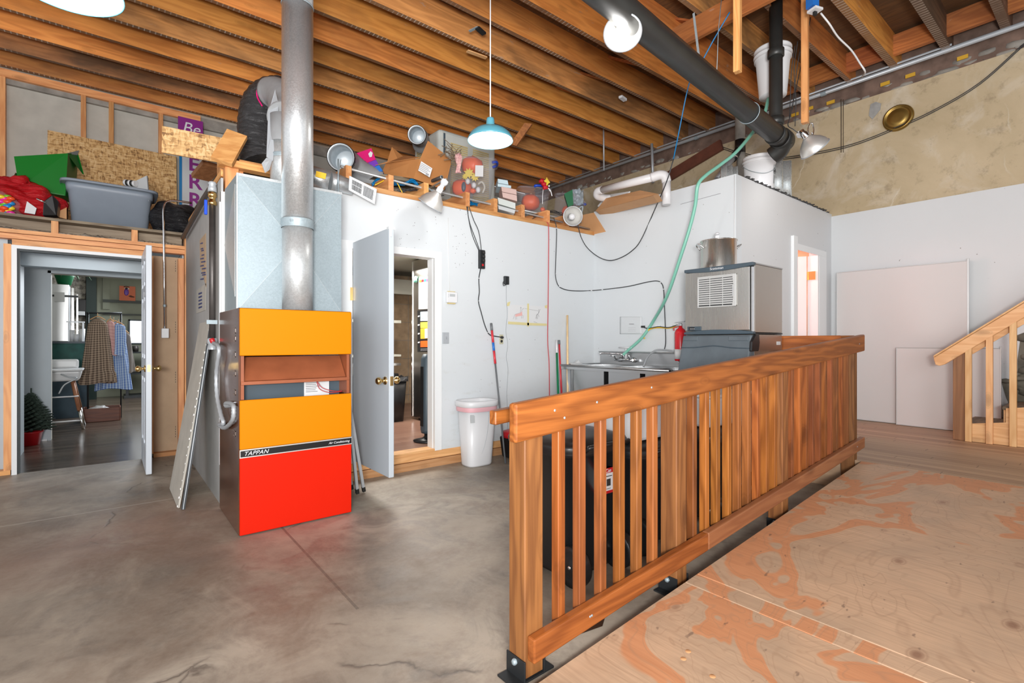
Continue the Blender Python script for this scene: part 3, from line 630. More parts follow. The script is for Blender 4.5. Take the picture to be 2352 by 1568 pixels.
# frame of kitchen door
S('trim_5', B().box(1.59, 1.62, WY - .012, WY + .13, .157, 2.06).box(2.425, 2.50, WY - .012, WY + .02, .157, 2.06).box(2.425, 2.45, WY + .02, WY + .13, .157, 2.06).box(1.62, 2.4249, WY - .012, WY + .12, 1.995, 2.06).box(1.50, 1.5899, WY - .012, WY + .02, .157, 2.06), 'trim')
S('trim_6', B().box(2.419, 2.425, WY + .03, WY + .09, .175, 1.995), 'trim')
d = SE('door_2', (1.63, WY, .17))
S('door_leaf', B().box(1.622, 1.662, 3.465, 4.175, .185, 2.045), 'doorgrey', d, bevel=.003)
for sgn, x in ((-1, 1.622), (1, 1.662)):
    S('door_knob', B().lathe([(.0, .075), (.018, .073), (.028, .06), (.027, .045), (.014, .03), (.011, .012), (.028, .01), (.032, 0)], (x, 3.53, .905), (sgn, 0, 0), 20), 'brass', d)
S('latch_plate', B().box(1.63, 1.655, 3.461, 3.465, .87, .94), 'brass', d)
S('hinge', B().box(1.60, 1.62, 4.165, 4.178, 1.55, 1.66), 'brass', d)
S('hinge', B().box(1.60, 1.62, 4.165, 4.178, .35, .46), 'brass', d)
S('corner_bracket', B().box(1.618, 1.666, 3.462, 3.50, 2.035, 2.055).box(1.63, 1.64, 3.455, 3.465, 1.98, 2.05), 'whitepaint', d)
S('strike_plate', B().box(2.424, 2.426, WY + .035, WY + .06, .86, .92), 'brass', d)
# ---- loft over the central wall
lf = SE('floor', (2.7, 6.2, 2.65))
S('deck_board', B().box(.76, 4.69, 4.62, 8.16, 2.705, 2.725), 'oldboard', lf)
for px in (800, 897, 978, 1073, 1137, 1200, 1258, 1303):
    x = ony(px, 470, WY + .02).x
    S('joist_end', B().box(x - .025, x + .025, WY + .01, 8.1, 2.561, 2.703), 'piney', lf)
S('rim_board', B().box(.80, 4.68, 4.50, 4.54, 2.57, 2.70), 'oldboard', lf) if False else None
# ---- sink wall and restroom booth
ws = S('wall_sink', B().box(4.69, 4.80, 2.385, 4.19, 0, 2.81).box(4.69, 4.80, 4.19, 5.0, 0, 2.55), 'white')
S('corner_bead', B().tube([(4.692, 2.40, .25), (4.692, 2.40, 2.8)], .006, 6), 'trim', ws)
S('seam', B().beam(onx(1563, 469, 4.688), onx(1655, 444, 4.688), .002, .004), 'inkgrey', ws)
wo = S('wall_booth', B().box(4.80, 6.03, 2.385, 2.49, 0, 2.81).box(6.03, 6.70, 2.385, 2.49, 2.30, 2.81).box(6.70, 7.13, 2.385, 2.49, 0, 2.81), 'whitebooth')
S('booth_roof', B().box(4.70, 7.12, 2.42, 6.5, 2.76, 2.80), 'plaster', wo)
b = B()
for i in range(46):
    x = 4.9 + i * .047; b.obox((x, 2.40 + .02 * (i % 2), 2.815), .05, .08, .004 + .008 * rnd.random(), (rnd.uniform(-.15, .1), rnd.uniform(-.15, .15), rnd.uniform(-.4, .4)))
S('torn_roofing_edge', b, 'ductblack', wo)
S('wall_restroom', B().box(6.02, 6.03, 2.49, 4.2, .25, 2.76).box(6.03, 7.12, 4.2, 4.25, .25, 2.76).box(6.03, 7.12, 2.49, 4.2, 2.68, 2.755), 'pinkroom')  # pink glow inside the room is put into the wall colour
S('trim_7', B().box(5.93, 6.03, 2.355, 2.385, .25, 2.38).box(6.70, 6.92, 2.372, 2.385, .25, 2.24).box(6.031, 6.92, 2.372, 2.385, 2.2405, 2.31).box(6.66, 6.699, 2.375, 2.49, .25, 2.24), 'trim')
d = SE('door_3', (6.62, 2.5, .25))
a0 = R(62); px_, py_ = 6.65, 2.50
mt = Matrix.Rotation(R(118), 3, 'Z')
S('door_leaf', B().obox(Vector((px_, py_, 1.26)) + mt @ Vector((.33, 0, 0)), .66, .035, 1.96, mt), plain('restroom_door_paint', (.80, .76, .75), .5), d)
for z in (.45, 1.12, 1.95): S('hinge', B().box(6.643, 6.66, 2.40, 2.485, z, z + .10).box(6.635, 6.65, 2.478, 2.49, z, z + .1), 'brass', d)
# ---- kitchen beyond door 2
S('wall_kitchen', B().box(.9, 5.0, 7.7, 7.75, .157, 2.3), 'tile')
kg = bpy.data.objects['wall_kitchen']
b = B()
for i in range(12): b.box(.9, 5, 7.695, 7.70, .3 + i * .305, .306 + i * .305)
for i in range(14): b.box(.9 + i * .305, .906 + i * .305, 7.695, 7.70, .2, 2.3)
S('grout_lines', b, 'mortar', kg)
S('wall_kitchen', B().box(4.45, 4.5, 4.33, 7.7, .157, 2.3), 'cream')
S('ceiling', B().box(.8, 4.6, 4.34, 8.0, 2.30, 2.34), 'cream')
b = B().box(1.5, 4.4, 7.1, 7.68, 1.98, 2.16).box(1.5, 4.4, 7.06, 7.10, 1.93, 1.98)
S('trim_8', b, 'cream')
# ================================================================== RAMP, RAILINGS, STAIRS
t = T('plywood_ramp', 'long sloping plywood ramp with orange grain patches, rising beside the stained wood railing', 'ramp', (2.8, .3, 0))
def sheet_board(x0, x1, y1f, name='plywood_sheet', mat='ply', y0=-3.5, dz=0):
    return B().quadhull([(x0, y0, ramp_z(x0) - .018 + dz), (x1, y0, ramp_z(x1) - .018 + dz), (x1, yedge(x1), ramp_z(x1) - .018 + dz), (x0, yedge(x0), ramp_z(x0) - .018 + dz),
      (x0, y0, ramp_z(x0) + dz), (x1, y0, ramp_z(x1) + dz), (x1, yedge(x1), ramp_z(x1) + dz), (x0, yedge(x0), ramp_z(x0) + dz)]).out(name, mat, t, bevel=.003)
sheet_board(.64, 2.06, 0); sheet_board(2.0625, 2.165, 0, 'joint_strip'); sheet_board(2.1675, 4.6, 0)
b = B()
for x0, x1 in ((.8, 2.05), (2.1, 4.6)):
    b.quadhull([(x0, yedge(x0) - .06, 0), (x1, yedge(x1) - .06, 0), (x1, yedge(x1) - .02, 0), (x0, yedge(x0) - .02, 0)] + [(x0, yedge(x0) - .06, ramp_z(x0) - .02), (x1, yedge(x1) - .06, ramp_z(x1) - .02), (x1, yedge(x1) - .02, ramp_z(x1) - .02), (x0, yedge(x0) - .02, ramp_z(x0) - .02)])
b.out('side_frame', 'oldboard', t)
b = B()
for p in ((1581, 1497), (1637, 1552), (1570, 1512)):
    r_ = ray(*p); k = (ramp_z(1.6) - CAMH) / r_.z; q = V(0, 0, CAMH) + r_ * k; q.z = ramp_z(q.x) - .001
    B().lathe([(0, .0022), (.009, .0022), (.012, .0)], q, (0, 0, 1), 12).out('screw_plug', 'cardlight', t)
b.bm.free()

ang = math.atan(.0165)
def RL(u, v, z): return Vector((1.135 + u * math.cos(ang) - v * math.sin(ang), 1.335 + u * math.sin(ang) + v * math.cos(ang), z))
def rbox(u0, u1, v0, v1, z0, z1, s0=0, s1=None):
    """box in railing coordinates; z values rise with the ramp slope when s0 is set"""
    s1 = s0 if s1 is None else s1
    return [RL(u, v, z + (s0 if z == z0 else s1) * u) for z in (z0, z1) for u, v in ((u0, v0), (u1, v0), (u1, v1), (u0, v1))]
t = T('deck_railing', 'long orange stained wood railing with square balusters running up along the ramp', 'railing', (1.135, 1.335, 0))
def top(u): return .862 + RS * (u + .08)
b = B().quadhull(rbox(-.075, 3.64, -.038, 0, .862, .996, RS)); b.out('top_rail', 'railx', t, bevel=.009, seg=2)
b = B().quadhull(rbox(-.06, 3.6, .09, .128, .905, .955, RS)); b.out('inner_rail', 'railx', t, bevel=.004)
b = B().quadhull(rbox(.01, 1.18, -.038, 0, .079, .165, RS)); b.out('bottom_rail', 'railx', t, bevel=.006, seg=2)
b = B().quadhull(rbox(1.182, 3.64, -.038, 0, .079, .165, RS)); b.out('bottom_rail', wood('aged_rail_wood', (.40, .155, .065), (.27, .09, .038), 0, .5), t, bevel=.006, seg=2)
posts = (0, .955, 2.145, 3.49)
for u in posts:
    p = B().quadhull(rbox(u, u + .089, 0, .089, .012, .90, 0, RS)).out('post', 'post', t, bevel=.004)
    k = B()
    k.quadhull(rbox(u - .006, u + .0, -.006, .095, .005, .078, 0)); k.quadhull(rbox(u + .089, u + .095, -.006, .095, .005, .078, 0)); k.quadhull(rbox(u - .05, u + .14, -.004, .093, 0.001, .008, 0))
    k.out('post_bracket', 'blackmet', p, bevel=.001)
    for s_x, dd in ((u - .006, -1), (u + .095, 1)): B().lathe([(0, .012), (.009, .012), (.012, .006), (.012, 0)], RL(s_x, .045, .06), (dd, 0, 0), 6).out('bolt', 'galv', p)
i = 0
us = [.165 + .1205 * k for k in range(6)] + [1.105 + .1165 * k for k in range(9)] + [2.295 + .117 * k for k in range(10)]
for u in us:
    jt = rnd.uniform(-.004, .004)
    B().quadhull(rbox(u + jt, u + jt + .038, .001, .039, .10, .90, RS)).out('baluster', W['railz'] if rnd.random() < .7 else W['railz2'], t, bevel=.003)
b = B()
for u, z in ((.11, .945), (.16, .91), (.34, .94), (.70, .95), (3.5, .93)): b.lathe([(0, .0015), (.004, .0015), (.005, 0)], RL(u, -.038, z + RS * u), (0, -1, 0), 8)
for u in (.3, .31, 3.45): b.lathe([(0, .0015), (.004, .0015), (.005, 0)], RL(u, -.038, .125 + RS * u), (0, -1, 0), 8)
b.out('screw_heads', 'galv', t)

t = T('cross_railing', 'short stained wood railing joining the far end of the long railing to the booth wall', 'railing', (4.66, 1.9, .1))
B().box(4.675, 4.713, 1.50, 2.38, 1.11, 1.25).out('top_rail', 'raily', t, bevel=.006)
B().box(4.79, 4.828, 1.44, 2.38, 1.11, 1.25).out('top_rail', 'raily', t, bevel=.006)
B().box(4.714, 4.789, 2.29, 2.379, .251, 1.2).out('post', 'post', t, bevel=.004)
for k in range(5):
    B().box(4.715, 4.753, 1.56 + k * .14, 1.598 + k * .14, .31, 1.11).out('baluster', 'railz', t, bevel=.003)
B().box(4.675, 4.713, 1.50, 2.38, .30, .385).out('bottom_rail', 'raily', t, bevel=.005)

# stairs on the right, rising along the far wall towards the front of the building
t = T('wooden_stairs', 'small wooden staircase with plywood risers and dusty treads against the far wall', 'stairs', (6.8, .2, .25))
for k in range(6):
    y = 1.02 - .27 * k; z = .25 + .175 * (k + 1)
    B().box(6.42, 7.10, y - .30, y, z - .03, z).out('tread', 'oldboard', t, bevel=.004)
    B().box(6.42, 7.10, y - .03, y - .01, z - .175, z - .03).out('riser', 'newy', t)
poly = [(6.375, 1.04, .252), (6.375, 1.04, .29)]
for k in range(6):
    y = 1.02 - .27 * k; z = .25 + .175 * (k + 1)
    poly += [(6.375, y - .03, z - .14), (6.375, y - .03, z - .01)] 
poly += [(6.375, -.7, 1.28), (6.375, -.7, .252)]
B().prism(poly, (.02, 0, 0)).out('stringer', 'newy', t)
t = T('stair_handrail', 'pale pine handrail on narrow balusters with one brown newel post', 'handrail', (6.35, .8, .25))
h0 = onx(2158, 820, 6.33); h1 = onx(2352, 703, 6.33); d_ = (h1 - h0).normalized(); h1 = h0 + d_ * 2.2
B().beam(h0, h1, .089, .04, (0, 0, 1)).out('handrail_top', 'newy', t, bevel=.004) if False else None
ax = (h1 - h0).normalized()
def hr(s, z): return h0 + ax * s + V(0, 0, z)
B().prism([hr(-.06, .03), hr(-.04, -.05), hr(.0, -.085), hr(.05, -.10), hr(2.2, -.10), hr(2.2, .03)], (.038, 0, 0)).out('handrail_board', 'newy', t, bevel=.004)
B().prism([hr(-.06, .034), hr(-.06, .052), hr(2.2, .052), hr(2.2, .034)], (.09, 0, 0)).out('handrail_cap', 'newy', t, bevel=.004)
p = onx(2186, 1012, 6.33)
def railz_at(y): return (h0.z + (y - h0.y) / ax.y * ax.z)
B().box(6.372, 6.41, p.y - .125, p.y - .001, .252, railz_at(p.y - .06) - .08).out('newel_post', 'brownpost', t, bevel=.004)
for px in (2216, 2264, 2318, 2385):
    q = onx(px, 1000, 6.33); w2 = .045
    B().box(6.331 if px > 2216 else 6.332, 6.37, q.y - .047, q.y, .252, railz_at(q.y - .02) - .075).out('baluster', 'newz', t, bevel=.002)
B().prism([(6.411, 1.05, railz_at(1.05) - .15), (6.411, -.7, railz_at(-.7) - .15), (6.411, -.7, railz_at(-.7) - .06), (6.411, 1.05, railz_at(1.05) - .06)], (.02, 0, 0)).out('inner_board', 'newy', t)

# ================================================================== FURNACE AND DUCTS
FX0, FX1, FY0, FY1 = .621, 1.325, 3.443, 4.12
t = T('furnace', 'tall old furnace cabinet with two yellow-orange panels above a red one', 'furnace', (.97, 3.78, 0))
b = B().box(FX0, FX0 + .012, FY0 + .003, FY1, .005, 1.408).box(FX1 - .012, FX1, FY0 + .003, FY1, .005, 1.408).box(FX0 + .012, FX1 - .012, FY1 - .012, FY1, .005, 1.408).box(FX0 + .012, FX1 - .012, FY0 + .003, FY1 - .012, 1.396, 1.408).box(FX0 + .012, FX1 - .012, FY0 + .003, FY1 - .012, .005, .02)
b.out('cabinet', 'brown', t, bevel=.002)
b = B()
for z in (.60, .72, .86, .98, 1.10, 1.20, 1.25):
    for y in (3.52,): b.box(FX0 - .002, FX0, y + .02, y + .09, z, z + .008).box(FX0 - .002, FX0, y + .02, y + .09, z + .03, z + .036).box(FX0 - .002, FX0, y + .02, y + .026, z, z + .036)
b.out('side_slots', plain('slot_edge', (.22, .16, .13), .3), t)
B().box(FX0 + .004, FX1 - .003, FY0 - .018, FY0 + .001, 1.112, 1.405).out('upper_panel', 'orange', t, bevel=.004)
B().box(FX0 + .004, FX1 - .003, FY0 - .018, FY0 + .001, .535, .838).out('middle_panel', 'orange', t, bevel=.004)
B().box(FX0 + .004, FX1 - .003, FY0 - .018, FY0 + .001, .008, .484).out('lower_panel', 'red', t, bevel=.004)
B().prism([(FX0 + .03, FY0 + .012, .955), (FX0 + .03, FY0 + .13, 1.10), (FX0 + .03, FY0 + .14, 1.10), (FX0 + .03, FY0 + .022, .95)], (.64, 0, 0)).out('sloped_louvre', 'brownin', t)
B().box(FX0 + .012, FX1 - .012, FY0 - .004, FY0 + .03, .93, .952).out('louvre_lip', 'brownin', t, bevel=.002)
for xa in (FX0 + .012, FX1 - .03): B().box(xa, xa + .018, FY0 + .002, FY0 + .16, .84, 1.11).out('recess_side', 'brownin', t)
B().box(FX0 + .03, FX1 - .03, FY0 + .15, FY0 + .16, .80, .93).out('burner_box', 'slate', t)
pl = B().box(1.05, 1.22, FY0 + .142, FY0 + .149, .815, .93).out('rating_label', 'paper', t)
b = B()
for k in range(6): b.box(1.06, 1.06 + rnd.uniform(.05, .1), FY0 + .1405, FY0 + .142, .85 + k * .012, .853 + k * .012)
b.out('label_print', 'ink', pl)
b = B().tube(bez([(1.12, FY0 + .10, .925), (1.14, FY0 + .09, .87), (1.20, FY0 + .06, .845), (1.29, FY0 + .08, .845)]), .003, 5).tube(bez([(1.12, FY0 + .09, .925), (1.15, FY0 + .07, .88), (1.22, FY0 + .05, .855), (1.29, FY0 + .07, .85)]), .003, 5)
b.out('control_wires', 'redcord', t)
B().box(FX0 + .002, FX1 - .002, FY0 - .022, FY0 - .018, .484, .535).out('name_strip_edge', 'alum', t)
b = B().box(FX0 + .006, FX1 - .006, FY0 - .026, FY0 - .021, .491, .528); pl = b.out('name_strip', 'black', t, bevel=.001)
words('TAPPAN', .036, 'maker_lettering', 'whitepl', pl, (FX0 + .022, FY0 - .026, .498), (1, 0, 0), (0, 0, 1), .001, .35, spacing=1.05)
words('Air Conditioning', .021, 'maker_lettering', 'whitepl', pl, (FX1 - .165, FY0 - .026, .504), (1, 0, 0), (0, 0, 1), .001, .35)
# plenum
PX0, PX1, PY0, PY1, PZ = .657, 1.350, 3.70, 4.14, 2.305
t = T('sheet_metal_plenum', 'large galvanized sheet metal air plenum standing on the furnace', 'duct', (1.0, 3.95, 1.41))
cx, cz = (PX0 + PX1) / 2 + .02, 1.88
b = B().box(PX0, PX1, PY0 + .001, PY1, 1.41, PZ)
fr_ = [b.bm.verts.new(p) for p in ((PX0, PY0, 1.41), (PX1, PY0, 1.41), (PX1, PY0, PZ), (PX0, PY0, PZ), (cx, PY0 - .022, cz))]
for i, j in ((0, 1), (1, 2), (2, 3), (3, 0)): b.bm.faces.new((fr_[i], fr_[j], fr_[4]))
b.out('casing', 'galv', t)
b = B()
for ex, ez in ((PX0 + .02, PZ - .02), (PX1 - .01, PZ - .02), (PX0 + .02, 1.43), (PX1 - .01, 1.43)): b.beam((cx, PY0 - .0224, cz), (ex, PY0 - .0008, ez), .0014, .002, (0, 1, 0))
b.box(PX0 - .004, PX0 + .004, PY0 - .005, PY0 + .003, 1.41, PZ).box(PX0 - .003, PX1 + .004, PY0 - .006, PY0, PZ - .012, PZ + .006)
b.out('creases_and_seams', 'galvpipe', t)
pz = [(PX0 - .001, PY0 + .05, 2.25), (PX0 - .001, PY1, 1.9), (PX0 - .001, PY0 + .05, 1.5)]
B().prism(pz, (-.002, 0, 0)).out('side_crease', 'galvpipe', t)
# flue
t = T('flue_pipe', 'shiny galvanized flue pipe rising from the furnace to the ceiling', 'pipe', (.999, 3.56, 1.41))
FC = (.999, 3.56)
B().tube([(*FC, 1.41), (*FC, 1.99)], .097, 40).out('lower_pipe', 'galvpipe', t)
B().lathe([(.101, 0), (.104, .004), (.104, .05), (.1055, .055), (.102, .06)], (*FC, 1.965), seg=40).out('collar', 'galv', t)
B().tube([(*FC, 2.02), (*FC, 3.47)], .1, 40).out('middle_pipe', 'duct', t)
B().lathe([(.101, 0), (.105, .006), (.101, .012)], (*FC, 3.47), seg=40).out('joint_bead', 'galv', t)
B().tube([(*FC, 3.478), (*FC, 4.6)], .1, 40).out('upper_pipe', 'duct', t)
B().obox((FC[0] - .06, FC[1] - .085, 2.0), .022, .012, .014).out('clasp', 'galv', t)
# black insulated arch duct with grey tape
t = T('insulated_duct', 'fat black plastic-wrapped duct arching over behind the flue pipe', 'duct', (.95, 4.4, 2.5))
pA = [ond(598, 372, 4.15), ond(590, 345, 4.15), ond(588, 290, 4.15), ond(596, 245, 4.12), ond(620, 220, 4.1), ond(650, 216, 4.08)]
B().tube(bez(pA, 6), [.15] * 0 or .135, 24, ring=.006).out('black_sleeve', 'ductblack', t)
B().tube(bez([ond(622, 214, 4.05), ond(636, 214, 4.0), ond(650, 226, 3.92), ond(655, 250, 3.82), (1.01, 3.93, 2.84)], 5), .118, 24).out('grey_tape_wrap', 'duckgrey', t)
B().tube([ond(612, 198, 3.98), ond(630, 190, 3.97)], .005, 6).tube(bez([ond(594, 192, 3.98), ond(590, 210, 3.97), ond(592, 225, 3.97), ond(602, 243, 3.95)]), .006, 6).out('pink_tie', 'magenta', t)
B().prism([ond(632, 205, 3.66), ond(640, 240, 3.62), ond(627, 370, 3.6), ond(612, 360, 3.6), ond(616, 260, 3.62)], (.0, .004, 0)).prism([ond(612, 362, 3.6), ond(626, 366, 3.6), ond(619, 390, 3.58), ond(609, 397, 3.58), ond(601, 375, 3.58)], (0, .004, 0)).out('tape_tail', 'greypaint', t)
t = T('riser_duct', 'plain round steel duct standing on the plenum behind the flue pipe', 'duct', (1.01, 3.93, 2.31))
q0 = onz(650, 425, 2.315); 
B().tube([(1.01, 3.93, 2.312), (1.01, 3.93, 2.72)], .095, 32).out('duct_body', 'galvpipe', t)
B().lathe([(.097, 0), (.1, .005), (.097, .012), (.1, .02), (.097, .03)], (1.01, 3.93, 2.54), seg=32).out('duct_collar', 'galv', t)
B().lathe([(.102, 0), (.102, .20), (.098, .20), (.098, 0)], (1.01, 3.93, 2.655), seg=32).out('grey_sleeve', 'duckgrey', t)
# branch duct with white register
t = T('branch_duct', 'foil coloured round branch duct with a yellow label running to the white vent register', 'duct', (1.4, 4.1, 2.36))
a1, a2 = ond(700, 400, 4.02), ond(758, 417, 4.08)
B().tube([a1, a1.lerp(a2, .6), a2], .083, 28).out('duct_body', 'duct', t)
a3 = ond(778, 421, 4.12)
B().tube([a2, a3, ond(812, 432, 4.16)], [.083, .07, .06], 20, ring=0).out('reducer', 'duct', t)
B().obox(ond(737, 402, 3.915), .075, .004, .045, (0, R(10), R(-20))).out('yellow_label', 'yellow', t)
b = B().tube([ond(777, 365, 4.0), ond(777, 442, 4.0)], .006, 6).tube([ond(770, 445, 3.99), ond(783, 366, 3.99)], .003, 6); b.out('support_wire', 'galv', t)
t = T('vent_register', 'white slatted vent register hanging askew above the door', 'vent', (1.62, 4.1, 2.35))
P_ = [ond(803, 403, 4.05), ond(866, 434, 4.18), ond(861, 469, 4.18), ond(801, 436, 4.05)]
def bil(u, v, o=0): 
    a = P_[0].lerp(P_[1], u); b_ = P_[3].lerp(P_[2], u); q = a.lerp(b_, v); nn = (P_[1] - P_[0]).cross(P_[3] - P_[0]).normalized(); return q + nn * o
nn = (P_[1] - P_[0]).cross(P_[3] - P_[0]).normalized(); sg = 1 if nn.y < 0 else -1
B().prism([bil(0, 0), bil(1, 0), bil(1, 1), bil(0, 1)], nn * sg * -.012).out('back_plate', 'whitepaint', t, bevel=.003)
B().prism([bil(.1, .18, sg * .001), bil(.46, .18, sg * .001), bil(.46, .84, sg * .001), bil(.1, .84, sg * .001)], nn * sg * .0008).prism([bil(.52, .18, sg * .001), bil(.9, .18, sg * .001), bil(.9, .84, sg * .001), bil(.52, .84, sg * .001)], nn * sg * .0008).out('dark_opening', 'black', t)
b = B()
for k in range(9):
    for a_, b_ in ((.1, .46), (.52, .9)):
        u = a_ + (b_ - a_) * (k + .5) / 9; b.beam(bil(u, .18, sg * .004), bil(u, .84, sg * .004), .0035 if a_ > .3 else .0025, .003, (0, 1, 0))
b.beam(bil(.1, .5, sg * .004), bil(.46, .5, sg * .004), .003, .003)
b.out('slats', 'whitepaint', t)
# gas pipe, valve and grey flexible conduit by the partition
t = T('gas_pipe', 'black iron gas pipe running down the partition edge with a brass valve', 'pipe', (.6, 4.3, .95))
g = (.605, 4.33)
B().tube([(*g, 1.20), (*g, 2.22)], .021, 14).out('riser', 'iron', t)
B().tube([(*g, 2.36), (.60, 4.6, 2.36), (.60, 6.2, 2.28)], .02, 12).out('horizontal_run', 'iron', t)
B().lathe([(.022, 0), (.03, .005), (.03, .03), (.022, .035), (.022, .06), (.03, .065), (.03, .09), (.022, .1)], (*g, 2.22), seg=8).out('brass_valve', 'brass', t)
B().lathe([(.026, 0), (.03, .0), (.03, .03), (.024, .05), (.03, .06), (.024, .075)], (*g, 2.32), seg=12).out('union', 'greypaint', t)
B().box(g[0] - .055, g[0] - .035, g[1] - .03, g[1] - .01, 2.14, 2.25).out('valve_handle', 'blue', t, bevel=.004)
B().box(g[0] - .04, g[0] + .03, g[1] - .025, g[1] - .02, 1.33, 1.36).out('strap', 'galv', t)
B().lathe([(.028, 0), (.028, .04), (.035, .045), (.035, .08), (.027, .085)], (*g, 1.14), seg=10).out('coupling', 'greypaint', t)
t = T('flexible_conduit', 'ribbed grey flexible conduit looping from the wall to the side of the furnace', 'conduit', (.6, 3.9, .7))
pts = bez([(.60, 4.25, 1.19), onx(503, 800, .59), onx(497, 860, .59), onx(499, 910, .59), onx(507, 950, .59), onx(513, 972, .595), onx(503, 975, .595), onx(517, 982, .60), onx(534, 965, .60), onx(537, 940, .60), onx(534, 928, .605), onx(520, 926, .605), onx(521, 932, .608), onx(540, 928, .62)], 7)
B().tube(pts, .012, 10, ring=.003).out('ribbed_tube', 'greypaint', t)
B().lathe([(.015, 0), (.018, .01), (.018, .03), (.013, .035)], (.60, 4.26, 1.19), (-.3, 0, 1), 10).out('red_valve_grip', 'redpl', t)
# things leaning by the furnace
t = T('leaning_drywall_sheet', 'grey drywall offcut leaning on the partition left of the furnace', 'drywall sheet', (.45, 4.5, 0))
bt, tp = V(.385, 4.30, 0.004), V(.622, 4.52, 1.36)
dy = V(.0, .62, 0)
B().prism([bt, bt + dy, tp + dy, tp], (.013, 0, 0)).out('gypsum_sheet', 'drywall', t)
b = B()
for k in range(24):
    q = bt.lerp(tp, k / 23 * .98 + .01); b.ball(q + V(-.002, -.004, 0), rnd.uniform(.003, .008), 1, (1, .5, 1.6), .4, 3, k)
b.out('broken_edge', 'rawedge', t)
t = T('metal_wall_stud', 'blue-grey metal channel standing in front of the leaning drywall sheet', 'metal channel', (.42, 4.26, 0))
b0, b1 = V(.412, 4.255, .003), V(.612, 4.44, 1.33)
B().beam(b0, b1, .032, .004, (1, 0, 0)).out('web', 'greypaint', t)
B().beam(b0 + V(.0, -.012, .0), b1 + V(0, -.012, 0), .004, .024, (1, 0, 0)).out('flange', 'blackmet', t)
tx = [(808, 1123, 806, 850), (821, 1133, 809, 905), (836, 1128, 812, 915)]
nm = ['leftmost of three, pressed against', 'middle and lowest of three beside', 'rightmost of three, tilted from']
for k, (a, b_, c2, d2) in enumerate(tx):
    t = T('metal_tube', f'grey metal tube with dark foot, {nm[k]} the furnace', 'metal tube', onz(a, b_, 0), 'metal tubes leaning right of the furnace')
    p0 = onz(a, b_, 0.012); p1 = V(1.346 + .012 * k, p0.y - .18 - .02 * k, .88 - .06 * k)
    d3 = (p1 - p0).normalized()
    B().beam(p0 + d3 * .04, p1, .022, .022, (1, 0, 0)).out('tube', 'greypaint', t, bevel=.002)
    B().beam(p0, p0 + d3 * .045, .026, .026, (1, 0, 0)).out('foot_cap', 'blackrub', t, bevel=.003)
# lumber stacked over the end of the wall
t = B().beam(ond(372, 320, 3.78), ond(520, 348, 4.0), .018, .20, (0, 0, 1)).out('strand_board_plank', 'osb'); 
for q in t.data.vertices: pass
tag(t, 'strand board plank sticking out to the left on top of the partition', 'board')
tag(B().box(.66, .75, 4.36, 4.50, 2.501, 2.64).out('support_block', 'pinex'), 'small fir block under the strand board plank on the partition top', 'lumber')
tag(B().beam(ond(509, 372, 3.6), ond(545, 308, 3.75), .14, .035, (.3, 0, 1)).out('short_lumber_block', 'pinex'), 'short orange lumber block tilted up on the end of the wall', 'lumber', 'lumber offcuts on the wall end')
tag(B().beam(ony(502, 372, 4.22) , ony(640, 400, 4.22), .09, .05).out('lumber_plate', 'pinex'), 'thick fir plate lying along the wall top behind the plenum', 'lumber', 'lumber offcuts on the wall end')
tag(B().beam(ond(546, 348, 4.1), ond(650, 374, 4.3), .02, .12).out('rough_board', 'oldboard'), 'grey rough sawn board standing on edge behind the tilted lumber block', 'board')
tag(B().beam(ond(461, 408, 4.5), ond(487, 378, 4.35), .15, .04, (0, 0, 1)).out('brown_offcut', 'brownpost'), 'brown lumber offcut lying on the partition top beside the letter sign', 'lumber')
# white vertical trim strip at the wall end
tag(B().box(.628, .638, 4.178, 4.188, .3, 2.22).out('plastic_corner_strip', 'whitepaint'), 'thin white strip along the edge of the partition beside the gas pipe', 'strip')
# papers on the partition, conduit and box by the left door
b = B().prism([onx(x, y, .638) for x, y in ((459, 552), (473, 535), (474, 660), (460, 610))], (-.002, 0, 0)); o = b.out('posted_paper', 'brownboard'); tag(o, 'torn tan paper stuck high on the partition', 'paper')
q = B()
for k in range(11):
    y = 560 + k * 8 + rnd.uniform(-3, 3); a_, b_ = rnd.choice(((462, 472), (460, 468), (464, 473)))
    if k < 4: a_, b_ = 460 + k, 466 + k
    q.prism([onx(a_, y, .6355), onx(b_, y - 2, .6355), onx(b_, y + 1.5, .6355), onx(a_, y + 2.5, .6355)], (-.0008, 0, 0))
r0 = B()
e = T('printed_marks', 'blue and black print smudges on the torn paper high on the partition', 'print', (.63, 4.6, 1.5)); q.out('marks', 'navy', e)
o = B().prism([onx(x, y, .638) for x, y in ((452, 667), (474, 650), (472, 712), (451, 720))], (-.002, 0, 0)).out('posted_notice', 'drywall'); tag(o, 'curled printed notice low on the partition beside the gas pipe', 'notice')
q = B()
for k in range(5):
    q.prism([onx(456, 673 + k * 8, .6355), onx(464, 670 + k * 8, .6355), onx(464, 674 + k * 8, .6355), onx(456, 677 + k * 8, .6355)], (-.0008, 0, 0))
q.out('notice_print', 'navy', o)
t = T('electrical_conduit', 'thin steel conduit dropping from the loft beside the left door to a white box', 'conduit', (.40, 6.32, 1.2))
Yc = 6.31
B().tube(bez([ony(440, 466, Yc), ony(400, 461, Yc), ony(383, 464, Yc), ony(376, 480, Yc), ony(376, 520, Yc)], 6) + [ony(377, 640, Yc), ony(378, 756, Yc)], .011, 10).out('steel_tube', 'chrome', t)
B().obox(ony(379, 765, Yc + .01), .065, .05, .10).out('junction_box', 'whitepl', t, bevel=.004)
B().lathe([(.015, -.012), (.015, .012)], ony(378, 702, Yc), (0, 0, 1), 8).out('coupling', 'galv', t)
b = B()
for py in (600, 740, 855, 980): 
    for k in range(5): b.obox(ony(403, py + k * 5.5, 6.437), .004, .004, .014)
e = tag(b.out('staple_marks', 'ink'), 'row of dark staple marks on the brown board right of the left door', 'staples', kind='stuff')

